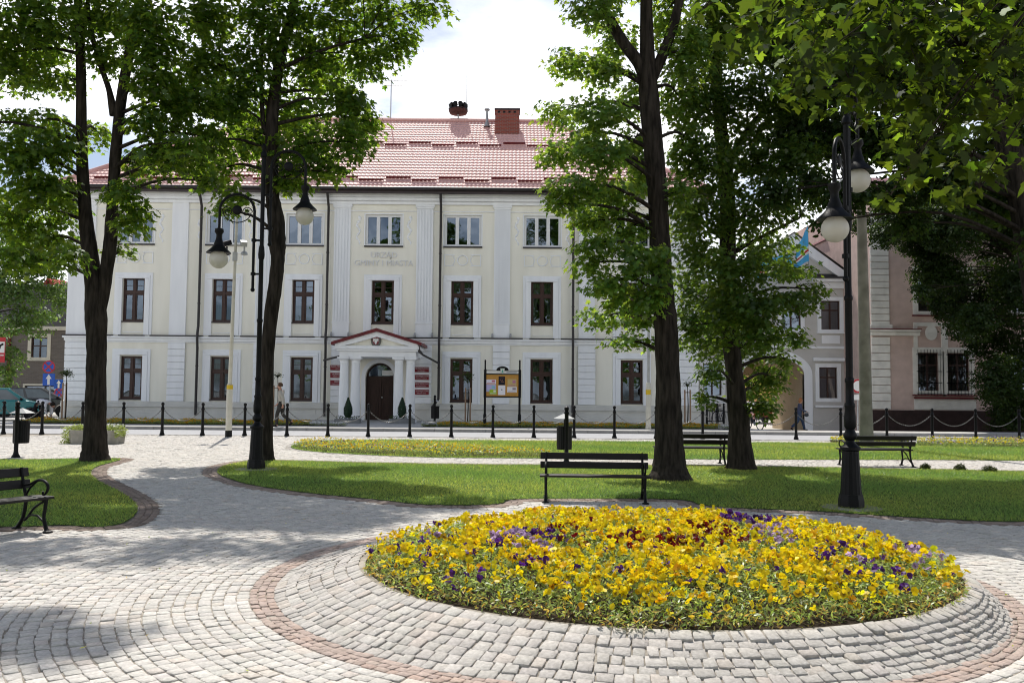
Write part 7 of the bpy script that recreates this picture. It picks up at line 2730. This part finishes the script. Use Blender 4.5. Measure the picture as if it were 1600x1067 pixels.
# someone bent over the flower strip at the left
BEND = dict(pelvis=(0, 0, .86), belly=(.15, 0, .90), chest=(.36, 0, .86), neck0=(.50, 0, .80), neck=(.56, 0, .77), jaw=(.62, 0, .70), head=(.66, 0, .73), crown=(.72, 0, .72), face=(.45, 0, -.9),
            lsho=(.42, .18, .84), lelb=(.46, .22, .56), lwri=(.48, .18, .32), rsho=(.42, -.18, .84), relb=(.44, -.22, .56), rwri=(.50, -.17, .33),
            lhip=(0, .09, .82), lkne=(.02, .12, .45), lank=(-.10, .12, .09), lhee=(-.13, .12, .045), ltoe=(.10, .13, .035),
            rhip=(-.01, -.09, .82), rkne=(-.16, -.13, .46), rank=(-.42, -.13, .09), rhee=(-.45, -.13, .045), rtoe=(-.22, -.14, .035))
D = 37.4
make_person('person in a white top bending over the flower strip beside the teal car', (at(61, 640, D).x, D, .12), R(-8), 1.72, BEND, (pmat('white_shirt', (.74, .74, .76), (.68, .68, .71), 8, .9, .1), pmat('black_trousers', (.018, .018, .02), (.014, .014, .016), 8, .9, .1)), pmat('dark_hair', (.02, .015, .012), (.015, .011, .009), 20, .7, .2))

# ------------------------------------------------------------------ flags by the gate house
M['flagblue'] = pmat('light_blue_flag', (.10, .42, .72), (.08, .38, .68), 3, .8, .2)
for lab, base, tip, pts in (('light blue flag hanging upright beside the gate house gable', (1264, 440), (1262, 352), [(1262, 354), (1264, 408), (1238, 422), (1246, 385)]),
                            ('light blue flag hanging low among the leaves, left of the upright one', (1236, 440), (1176, 398), [(1236, 398), (1240, 425), (1180, 436), (1176, 408)])):
    D = 43.8
    t = thing('flag', lab, 'flag', at(*base, D), 'flags on the gate house')
    MB().tube([at(*base, GY - .1), at(*tip, D)], .025, 6).build('flag_pole', M['galv'], t)
    q = [at(*p_, D) for p_ in pts]
    n = 14
    grid = []
    for j in range(n + 1):
        for i in range(n + 1):
            u, v = i / n, j / n
            p_ = (q[0] * (1 - u) + q[3] * u) * (1 - v) + (q[1] * (1 - u) + q[2] * u) * v
            p_ = p_ + Vector((0, .12 * math.sin(u * 9 + v * 2) * u, .03 * math.sin(u * 7)))
            grid.append(p_)
    fs = [(j * (n + 1) + i, j * (n + 1) + i + 1, (j + 1) * (n + 1) + i + 1, (j + 1) * (n + 1) + i) for j in range(n) for i in range(n)]
    sel = lambda lo, hi: [f for k_, f in enumerate(fs) if lo <= k_ // n < hi]
    def sub_(fl):
        u = sorted(set(i for f in fl for i in f))
        mp_ = {v: i for i, v in enumerate(u)}
        return [grid[i] for i in u], [tuple(mp_[i] for i in f) for f in fl]
    cloth = MB().add(*sub_(sel(0, 8) + sel(11, n))).build('cloth', M['flagblue'], t, smooth=80)
    MB().add(*sub_(sel(8, 9) + sel(10, 11))).build('white_stripe', M['white'], cloth, smooth=80)
    MB().add(*sub_(sel(9, 10))).build('red_stripe', M['signred'], cloth, smooth=80)
